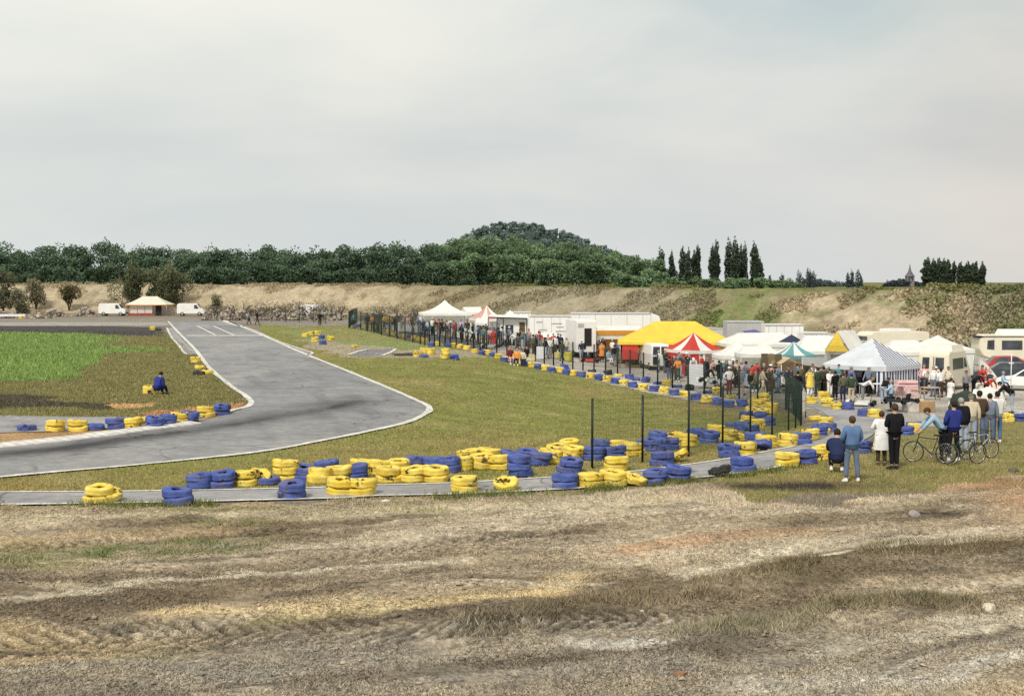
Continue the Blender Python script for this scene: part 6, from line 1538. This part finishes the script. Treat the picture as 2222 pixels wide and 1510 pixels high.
SIT = {**{k: (BASE[k][0], BASE[k][1], BASE[k][2] - .46) for k in UP + ['pel']}, 'pL': (.10, -.02, .45), 'pR': (-.10, -.02, .45), 'kL': (.13, -.42, .47), 'kR': (-.13, -.42, .47), 'aL': (.13, -.42, .09), 'aR': (-.13, -.42, .09), 'tL': (.14, -.56, .03), 'tR': (-.14, -.56, .03), 'wL': (.15, -.30, .55), 'gL': (.13, -.37, .55), 'eL': (.25, -.08, .68), 'wR': (-.15, -.30, .55), 'gR': (-.13, -.37, .55), 'eR': (-.25, -.08, .68)}
BEND = {**lean(.95), **dict(eL=(.22, -.55, 1.02), wL=(.18, -.62, .78), gL=(.17, -.64, .71), eR=(-.22, -.55, 1.02), wR=(-.18, -.62, .78), gR=(-.17, -.64, .71))}
REACH = dict(eL=(.24, -.14, 1.22), wL=(.20, -.36, 1.22), gL=(.19, -.43, 1.22), eR=(-.24, -.10, 1.18), wR=(-.18, -.32, 1.10), gR=(-.16, -.39, 1.10))
PO = {'stand': person_meshes({}), 'cross': person_meshes(CROSS), 'hips': person_meshes(HIPS), 'walk': person_meshes(WALK), 'sit': person_meshes(SIT), 'bend': person_meshes(BEND), 'reach': person_meshes(REACH), 'shorts': person_meshes(WALK, shorts=True, sleeves=.2), 'dress': person_meshes({}, coat=.62, sleeves=.2), 'skirt': person_meshes(CROSS, coat=.55)}
PG = 'people crowding the kart paddock'
CROWD = [  # px, foot y, pose, top, legs, hair, cap, turn, where
 (540, 704, 'walk', 'grey', 'navy', 'dark', None, 100, 'left walker of the two beside the far end of the track'), (558, 705, 'walk', 'black', 'brown', 'brown', None, 80, 'right walker of the two beside the far end of the track'),
 (694, 707, 'stand', 'black', 'black', 'dark', None, 20, 'lone small figure before the far rubble and low fence'),
 (768, 712, 'stand', 'teal', 'black', 'dark', None, 20, 'at the very end of the long fence'), (797, 716, 'stand', 'black', 'olive', 'dark', None, 200, 'by the far fence left of the orange tops'), (808, 718, 'cross', 'orange', 'brown', 'brown', None, 10, 'first orange top behind the far fence'),
 (820, 720, 'stand', 'beige', 'black', 'dark', None, 60, 'right beside the first orange top at the far fence'), (834, 716, 'walk', 'yellow', 'brown', 'brown', None, 300, 'in the group behind the far fence'), (846, 718, 'hips', 'orange', 'grey', 'fair', None, 10, 'second orange top behind the far fence'),
 (858, 722, 'stand', 'black', 'black', 'dark', None, 150, 'just before the white post board at the far fence'), (866, 733, 'dress', 'white', 'white', 'brown', None, 30, 'all white figure close to the far fence'), (884, 722, 'stand', 'pink', 'white', 'brown', None, 0, 'left of the far white pagoda tent'),
 (895, 726, 'walk', 'black', 'grey', 'dark', None, 90, 'under the left edge of the far white pagoda'), (918, 731, 'stand', 'navy', 'black', 'dark', None, 0, 'first under the far white pagoda roof'), (929, 733, 'cross', 'sky', 'navy', 'brown', None, 30, 'pale blue top under the far white pagoda'), (938, 728, 'stand', 'white', 'black', 'dark', 'white', 340, 'white top under the far white pagoda'),
 (951, 733, 'hips', 'black', 'olive', 'dark', None, 10, 'beneath the peak of the far white pagoda'), (959, 730, 'stand', 'green', 'black', 'dark', None, 200, 'right of the far pagoda peak'), (969, 733, 'stand', 'pink', 'maroon', 'brown', None, 0, 'pink top below the flat white marquee'), (978, 729, 'stand', 'white', 'maroon', 'fair', None, 30, 'white top below the flat white marquee'),
 (986, 735, 'walk', 'maroon', 'brown', 'dark', None, 280, 'dark red top left of the lilac one'), (1001, 733, 'skirt', 'lilac', 'navy', 'brown', None, 10, 'lilac top before the pale red tent'), (1014, 732, 'stand', 'brown', 'black', 'dark', None, 20, 'brown top below the pale red roof'), (1026, 741, 'walk', 'black', 'black', 'dark', None, 60, 'dark figure in front of the pale red tent'),
 (1036, 738, 'bend', 'green', 'grey', 'dark', None, 80, 'stooping beside the pale red tent'), (1047, 734, 'stand', 'white', 'black', 'brown', None, 0, 'white top left of the caravan awning'),
 (1063, 752, 'cross', 'pink', 'maroon', 'brown', None, 10, 'under the left post of the caravan awning'), (1072, 755, 'stand', 'red', 'red', 'dark', None, 330, 'all in red under the caravan awning'), (1080, 750, 'walk', 'red', 'maroon', 'dark', None, 40, 'dark red trousers beneath the caravan awning'), (1091, 752, 'walk', 'grey', 'grey', 'brown', None, 100, 'all in grey before the caravan window'),
 (1128, 757, 'stand', 'black', 'olive', 'dark', None, 10, 'black coat in front of the caravan door'), (1136, 760, 'hips', 'olive', 'beige', 'fair', None, 350, 'olive top at the right of the caravan door'), (1147, 756, 'stand', 'pink', 'olive', 'brown', None, 20, 'pink top at the right end of the caravan'), (1107, 790, 'sit', 'maroon', 'pink', 'fair', None, 20, 'seated in dark red on the tyre row'),
 (1122, 793, 'sit', 'orange', 'navy', 'fair', None, 350, 'seated in orange on the tyre row'), (1133, 794, 'sit', 'cream', 'navy', 'brown', None, 10, 'seated in cream on the tyre row'), (1143, 785, 'sit', 'black', 'brown', 'dark', None, 330, 'seated in black behind the cream one'), (1158, 763, 'bend', 'grey', 'brown', 'dark', None, 70, 'bending at the brown table'),
 (1169, 760, 'stand', 'slate', 'black', 'dark', None, 200, 'slate top beside the white trailer'), (1184, 778, 'walk', 'black', 'palejeans', 'dark', None, 110, 'black top before the white trailer'), (1193, 776, 'hips', 'white', 'grey', 'brown', None, 20, 'white top and grey legs before the trailer'), (1204, 771, 'stand', 'white', 'green', 'brown', 'white', 10, 'white cap and dark green legs by the bins'),
 (1220, 783, 'walk', 'green', 'green', 'dark', None, 300, 'all dark green beside the yellow bin'), (1229, 776, 'stand', 'cream', 'slate', 'fair', None, 30, 'cream top behind the yellow-green bin'), (1262, 782, 'stand', 'navy', 'palejeans', 'dark', 'white', 10, 'white cap and navy top at the box van door'), (1270, 779, 'stand', 'black', 'black', 'dark', None, 210, 'dark figure right of the white-capped one'),
 (1292, 772, 'stand', 'white', 'grey', 'brown', None, 20, 'white top below the small grey peaked tent'), (1299, 781, 'walk', 'brown', 'maroon', 'dark', None, 260, 'brown top below the orange awning'), (1306, 786, 'skirt', 'orange', 'maroon', 'brown', None, 0, 'orange top below the orange awning'), (1320, 790, 'sit', 'sky', 'white', 'dark', None, 40, 'seated in pale blue below the awning'), (1334, 794, 'stand', 'black', 'grey', 'dark', None, 200, 'dark figure against the brown curtain'),
 (1347, 789, 'walk', 'maroon', 'brown', 'dark', None, 90, 'maroon top by the red wall'), (1360, 788, 'bend', 'grey', 'grey', 'fair', None, 60, 'small stooping figure by the red wall'), (1383, 790, 'stand', 'orange', 'brown', 'brown', None, 10, 'orange top at the corner of the yellow marquee'), (1391, 792, 'stand', 'white', 'beige', 'fair', None, 30, 'white top left of the white van'),
 (1425, 800, 'stand', 'slate', 'slate', 'dark', None, 190, 'slate overalls in front of the white van'), (1440, 799, 'bend', 'black', 'black', 'dark', None, 70, 'dark figure right of the white van'), (1452, 826, 'stand', 'black', 'jeans', 'dark', None, 200, 'black jacket and jeans before the red tent'), (1462, 827, 'hips', 'maroon', 'green', 'brown', 'pink', 10, 'dark red top with a pale cap before the red tent'),
 (1471, 829, 'reach', 'orange', 'green', 'fair', None, 330, 'orange top reaching out before the red tent'), (1495, 819, 'stand', 'navy', 'slate', 'fair', None, 20, 'tall navy coat left of the leaning white board'), (1503, 812, 'skirt', 'sky', 'jeans', 'brown', None, 150, 'pale blue top behind the leaning white board'), (1530, 842, 'bend', 'black', 'green', 'dark', None, 90, 'working over the white kart'),
 (1546, 838, 'sit', 'cream', 'grey', 'brown', None, 30, 'seated between the two raised karts'), (1560, 836, 'stand', 'black', 'black', 'dark', None, 200, 'dark figure behind the raised karts'), (1582, 857, 'hips', 'white', 'maroon', 'brown', 'white', 20, 'white cap and pale top with dark red trousers'), (1590, 842, 'stand', 'brown', 'brown', 'dark', None, 10, 'brown top against the dark tent opening'),
 (1609, 858, 'shorts', 'slate', 'grey', 'grey', None, 200, 'slate jacket and bare legs by the fence'), (1629, 848, 'sit', 'black', 'green', 'fair', None, 20, 'first seated in the dark tent front'), (1640, 848, 'sit', 'olive', 'black', 'fair', None, 340, 'second seated in the dark tent front'), (1655, 858, 'walk', 'beige', 'beige', 'dark', None, 90, 'beige clothes before the brown screen'),
 (1668, 856, 'stand', 'brown', 'brown', 'dark', None, 20, 'brown coat against the brown screen'), (1686, 852, 'bend', 'white', 'grey', 'brown', None, 280, 'white top bending at a table by the shelter'), (1697, 853, 'sit', 'white', 'black', 'dark', None, 60, 'white top seated before the beige shelter'), (1716, 872, 'stand', 'green', 'green', 'brown', None, 190, 'dark green jacket at the fence corner'), (1731, 870, 'walk', 'black', 'black', 'dark', None, 150, 'black clothes beside the dark green jacket'),
 (1757, 862, 'dress', 'yellow', 'white', 'brown', None, 10, 'long yellow dress behind the banner'), (1763, 846, 'reach', 'white', 'brown', 'brown', None, 330, 'white top behind the yellow dress'), (1774, 860, 'stand', 'green', 'green', 'dark', None, 200, 'dark green clothes right of the yellow dress'), (1787, 858, 'walk', 'brown', 'black', 'dark', None, 160, 'brown top holding a bag near the striped tent'),
 (1800, 862, 'reach', 'white', 'white', 'dark', None, 20, 'all in white under the striped tent edge'), (1812, 868, 'stand', 'black', 'black', 'dark', None, 200, 'black clothes under the striped tent edge'), (1829, 873, 'stand', 'olive', 'navy', 'brown', None, 190, 'olive top and narrow navy trousers at the tent'), (1847, 878, 'hips', 'green', 'beige', 'brown', None, 180, 'broad dark green jacket and pale camouflage trousers'),
 (1866, 852, 'stand', 'black', 'brown', 'dark', None, 10, 'left of two dark figures inside the striped tent'), (1884, 852, 'cross', 'black', 'brown', 'dark', None, 350, 'right of two dark figures inside the striped tent'), (1872, 872, 'bend', 'white', 'grey', 'fair', None, 70, 'white top bending over the white kart'), (1917, 876, 'bend', 'black', 'palejeans', 'dark', None, 140, 'black top and pale jeans bending by the tent pole'),
 (1933, 892, 'reach', 'sky', 'navy', 'grey', None, 250, 'pale blue shirt and navy trousers at the raised kart'), (2041, 862, 'cross', 'white', 'brown', 'dark', None, 200, 'white top by the wooden table'), (2057, 858, 'stand', 'cream', 'brown', 'brown', None, 0, 'cream shirt in front of the camper van rear'), (2063, 886, 'dress', 'white', 'white', 'brown', None, 120, 'white dress facing away behind the cyclists'),
 (2096, 866, 'stand', 'grey', 'black', 'dark', None, 10, 'grey top beside the camper van side'), (2131, 853, 'stand', 'red', 'red', 'dark', None, 320, 'all in red below the white flag'), (2140, 868, 'bend', 'red', 'black', 'fair', 'pink', 30, 'red top and pale hat at the white sheets'), (2176, 868, 'reach', 'sky', 'grey', 'grey', None, 60, 'pale blue sleeve right of the white sheets'),
 (2112, 860, 'bend', 'black', 'black', 'dark', None, 100, 'dark figure stooping at the camper van side')]
NAMEC = dict(sky='pale blue', slate='slate blue', palejeans='pale jeans', paledenim='pale denim')
for px, py, po, tc_, lc, hr, cap_, tr, where in CROWD:
    act = {'sit': 'seated', 'bend': 'bending', 'walk': 'walking', 'reach': 'reaching', 'shorts': 'standing', 'dress': 'standing', 'skirt': 'standing', 'stand': 'standing', 'cross': 'standing', 'hips': 'standing'}[po]
    lab = 'person ' + where if len(where.split()) >= 7 else f'{act} person, ' + where
    person(lab, at(px, py), R(tr), PO[po], tc_, lc, hr, 'black' if hr != 'fair' else 'white', cap_, len(where) % 2, PG, .98 + .06 * ((px * 7) % 10) / 10 - .03)
MARKS = [(905, 1018, 'below the far white pagoda'), (1018, 1052, 'by the pale red tent'), (1052, 1148, 'before the caravan awning'), (1148, 1236, 'before the white trailer'), (1236, 1290, 'beside the white box van'), (1290, 1345, 'under the orange awning'),
         (1345, 1400, 'by the red wall of the yellow marquee'), (1400, 1450, 'before the white van'), (1450, 1500, 'at the red and white tent'), (1500, 1560, 'near the leaning white board'), (1560, 1650, 'before the white pagoda tents'), (1650, 1745, 'at the brown screen'), (1745, 1800, 'before the grey windbreak'), (1800, 1900, 'in the striped tent'), (1995, 2040, 'by the camper van')]
FOOT = [(905, 728), (960, 733), (1050, 748), (1150, 768), (1250, 776), (1330, 784), (1400, 795), (1460, 815), (1560, 834), (1650, 848), (1745, 856), (1850, 858), (2110, 862)]
rp = random.Random(77); used = set(); cnt = 0
for a0, a1, where in MARKS:
    for i in range(max(3, int((a1 - a0) / 11))):
        for _ in range(60):
            tc_ = rp.choice(['black', 'navy', 'brown', 'green', 'olive', 'maroon', 'grey', 'white', 'white', 'red', 'slate', 'beige', 'denim', 'pink', 'teal']); lc = rp.choice(['black', 'navy', 'jeans', 'brown', 'olive', 'grey', 'palejeans'])
            if (tc_, lc, where) not in used: break
        used.add((tc_, lc, where)); cap_ = rp.choice([None] * 6 + ['white'])
        px = a0 + (a1 - a0) * (i + rp.uniform(.1, .9)) / max(3, int((a1 - a0) / 11)); py = float(np.interp(px, [f[0] for f in FOOT], [f[1] for f in FOOT])) + rp.uniform(-7, 3)
        po = rp.choice(['stand', 'cross', 'hips', 'walk', 'reach', 'stand', 'bend'])
        lg = {'palejeans': 'pale jeans', 'jeans': 'jeans'}.get(lc, lc + ' trousers'); tn = {'slate': 'slate blue', 'denim': 'denim blue', 'teal': 'dark teal'}.get(tc_, tc_)
        person(f'person in {tn} top and {lg} {where}', at(px, py), R(rp.uniform(0, 360)), PO[po], tc_, lc, rp.choice(['dark', 'dark', 'brown', 'fair', 'grey']), 'black', cap_, cnt % 2, PG, rp.uniform(.95, 1.05)); cnt += 1
# --- seated person in blue on the infield grass
LOWSIT = {**{k: (SIT[k][0], SIT[k][1] * 1.0, SIT[k][2] - .16) for k in UP + ['pel', 'pL', 'pR']}, 'kL': (.16, -.38, .42), 'kR': (-.16, -.38, .42), 'aL': (.13, -.52, .08), 'aR': (-.13, -.52, .08), 'tL': (.13, -.66, .03), 'tR': (-.13, -.66, .03)}
person('person in dark blue sitting on the grass beside a yellow tyre', at(341, 857), R(150), person_meshes({**LOWSIT, **lean(.38, UP, (0, 0, .3), {**BASE, **LOWSIT})}, bulk=1.45), 'royal', 'navy', 'dark', 'black', None, 0, None, 1.0)
# --- the near onlookers, each posed on its own
def near(label, px, py, rz, pose, topc, legc, k=1.0, **kw):
    a = {q: kw.pop(q) for q in ('coat', 'sleeves', 'bulk') if q in kw}
    p = at(px, py)
    return person(label, p, R(rz), person_meshes(pose, True, **a), topc, legc, k=k, **kw)
FRONT = dict(eL=(.27, -.02, 1.16), wL=(.14, -.20, 1.02), gL=(.09, -.25, 1.0), eR=(-.27, -.02, 1.16), wR=(-.14, -.20, 1.02), gR=(-.09, -.25, 1.0))
WIDE = dict(kL=(.14, -.02, .50), aL=(.16, .02, .09), tL=(.19, -.12, .03), kR=(-.14, -.01, .50), aR=(-.17, .03, .09), tR=(-.21, -.11, .03))
near('man in blue denim jacket and faded jeans with white shoes, nearest the camera', 1848, 1046, 188, {**FRONT, **WIDE}, 'denim', 'jeans', 1.0, shoe='white', bulk=1.26, hair='brown')
CR = {**{q: (BASE[q][0], BASE[q][1] - .02, BASE[q][2] - .58) for q in UP + ['pel', 'pL', 'pR']}}
CR.update(lean(.45, UP, (0, -.02, .37), CR)); CR.update({'kL': (.17, -.40, .46), 'kR': (-.17, -.38, .44), 'aL': (.13, -.12, .12), 'aR': (-.13, -.10, .12), 'tL': (.15, -.28, .03), 'tR': (-.15, -.26, .03), 'eL': (.24, -.42, .58), 'wL': (.12, -.55, .50), 'gL': (.08, -.60, .48), 'eR': (-.24, -.42, .58), 'wR': (-.12, -.55, .50), 'gR': (-.08, -.60, .48)})
near('person crouching in dark navy clothes with white shoes, left of the denim jacket', 1815, 1026, 165, CR, 'navy', 'black', 1.08, shoe='white', bulk=1.2)
ELB = dict(eL=(.30, -.04, 1.17), wL=(.10, -.22, 1.24), gL=(.03, -.24, 1.25), eR=(-.30, -.04, 1.17), wR=(-.10, -.23, 1.20), gR=(-.03, -.25, 1.20))
near('person in knee-length white coat and dark trousers standing with arms folded', 1912, 1010, 175, ELB, 'white', 'brown', .90, shoe='brown', bulk=1.12, coat=.52, hair='brown')
near('tall man all in black beside the person in the white coat', 1940, 1018, 195, dict(CROSS, kL=(.07, -.02, .5), aL=(.07, .02, .09), kR=(-.07, 0, .5), aR=(-.06, .03, .09)), 'black', 'black', 1.06, bulk=1.2, hair='brown')
LB = {**lean(.72), 'eL': (.27, -.52, 1.10), 'wL': (.24, -.66, .92), 'gL': (.24, -.70, .88), 'eR': (-.27, -.52, 1.10), 'wR': (-.24, -.66, .92), 'gR': (-.24, -.70, .88), 'kL': (.11, .05, .50), 'aL': (.12, .12, .09), 'tL': (.12, -.02, .03), 'kR': (-.11, -.05, .5), 'aR': (-.12, .0, .09), 'tR': (-.12, -.14, .03)}
near('person in pale denim shirt leaning forward over a bicycle handlebar', 2046, 1000, 262, LB, 'paledenim', 'black', 1.0, bulk=1.1, hair='brown')
HB = dict(FRONT, **WIDE)
near('person in royal blue jacket standing over a bicycle', 2068, 1001, 200, HB, 'royal', 'black', 1.02, bulk=1.28, shoe='white')
PT = {**lean(.22), 'eR': (-.28, -.18, 1.12), 'wR': (-.34, -.34, .93), 'gR': (-.36, -.39, .88)}
near('person in black jacket with grey hair pointing down at the bicycles', 2089, 985, 190, PT, 'black', 'palejeans', 1.0, bulk=1.2, hair='grey')
near('person in beige jacket and olive cap behind the bicycles', 2107, 970, 170, {**lean(.15), **{q: CROSS[q] for q in ()}}, 'beige', 'palejeans', 1.0, bulk=1.15, cap='olive', hair='grey')
near('person in dark brown jacket and jeans in the row of onlookers', 2124, 966, 180, dict(FRONT), 'brown', 'jeans', 1.05, bulk=1.2)
near('person in slate blue jacket next to the white shirt in the row', 2147, 962, 165, {**lean(.12), 'eL': (.27, -.18, 1.15), 'wL': (.12, -.33, 1.05), 'gL': (.07, -.37, 1.04)}, 'slate', 'jeans', .98, bulk=1.15, shoe='brown')
near('person in white shirt and blue jeans at the right end of the row', 2163, 961, 185, dict(CROSS), 'white', 'denim', 1.02, bulk=1.08, shoe='white')
near('person in black top and pale striped jeans bending at the right edge', 2196, 897, 250, {**lean(.9), 'eL': (.24, -.60, 1.0), 'wL': (.2, -.72, .8), 'gL': (.19, -.75, .74), 'eR': (-.24, -.6, 1.0), 'wR': (-.2, -.72, .8), 'gR': (-.19, -.75, .74)}, 'black', 'palejeans', 1.12, bulk=1.2)
# ------------------------------------------------------------------ bicycles
m_bk = mat('bicycle_black_paint', (.02, .022, .022), .35, .2, 5); m_chr = mat('bicycle_metal', (.5, .5, .5), .3, .1, 5, .8)
def bicycle(label, px, py, rz, m, px_off=0):
    p = at(px, py); t = thing('bicycle', label, 'bicycle', p, rz, 'bicycles of the onlookers', (.9, .9, .9))
    fr = MB(); BB = (0, .0, .28); ST = (0, -.16, .78); HT_ = (0, .44, .82); HL = (0, .48, .68); RA = (0, -.45, .34)
    for a, b_, r in ((BB, ST, .016), (ST, HT_, .015), (BB, HL, .019), (HT_, HL, .019)): fr.tube([a, b_], r, 8)
    for s in (-.04, .04): fr.tube([BB, (s, -.45, .34)], .010, 6); fr.tube([(0, -.16, .76), (s, -.45, .34)], .009, 6)
    fr.build('frame', m, t)
    f = MB(); 
    for s in (-.045, .045): f.tube([(s * .6, .485, .67), (s, .53, .5), (s, .60, .34)], .011, 6)
    f.build('fork', m, t)
    for y in (-.45, .60):
        w_ = MB(); w_.ring((0, y, .34), (1, 0, 0), .325, .019, 32, 8); wo = new_obj('wheel', w_.mesh('wheel', [m_tyre]), t)
        r_ = MB(); r_.ring((0, y, .34), (1, 0, 0), .302, .010, 32, 6)
        for i in range(18):
            a = 2 * math.pi * i / 18; r_.tube([((-.02 if i % 2 else .02), y, .34), (0, y + .30 * math.cos(a), .34 + .30 * math.sin(a))], .0022, 3)
        r_.tube([(-.05, y, .34), (.05, y, .34)], .02, 8); new_obj('rim', r_.mesh('rim', [m_chr]), wo)
    hb = MB(); hb.tube([(0, .43, .84), (0, .42, .93)], .014, 6); hb.tube([(-.28, .36, .97), (-.18, .42, .94), (.18, .42, .94), (.28, .36, .97)], .013, 6); hb.build('handlebar', m_bk, t)
    sd_ = MB(); sd_.tube([(0, -.16, .76), (0, -.19, .90)], .013, 6); sd_.add([(-.08, -.32, .93), (.08, -.32, .93), (.03, -.05, .93), (-.03, -.05, .93), (-.07, -.31, .88), (.07, -.31, .88), (.02, -.06, .89), (-.02, -.06, .89)], [(0, 1, 2, 3), (7, 6, 5, 4), (0, 4, 5, 1), (1, 5, 6, 2), (2, 6, 7, 3), (3, 7, 4, 0)]); sd_.build('saddle', m_bk, t)
    cr = MB(); cr.ring((.05, 0, .28), (1, 0, 0), .09, .006, 20, 5); cr.tube([(.06, 0, .28), (.07, .10, .16)], .009, 5); cr.tube([(-.06, 0, .28), (-.07, -.10, .40)], .009, 5); cr.box((.11, .10, .15), (.09, .07, .02)); cr.box((-.11, -.10, .41), (.09, .07, .02)); cr.build('crank', m_chr, t)
    return t
bicycle('black bicycle with drop frame under the person leaning in pale denim', 2022, 1004, R(62), m_bk)
bicycle('dark bicycle held by the person in the royal blue jacket', 2088, 1008, R(-70), mat('bicycle_green_paint', (.03, .05, .045), .35))
bicycle('silver-framed bicycle on the right of the three bicycles', 2120, 996, R(-66), mat('bicycle_silver_paint', (.45, .47, .50), .35, .1, 5, .3))
for l, n in LABELS.items():
    if len(n) > 1: print('DUPLICATE LABEL', l, n)
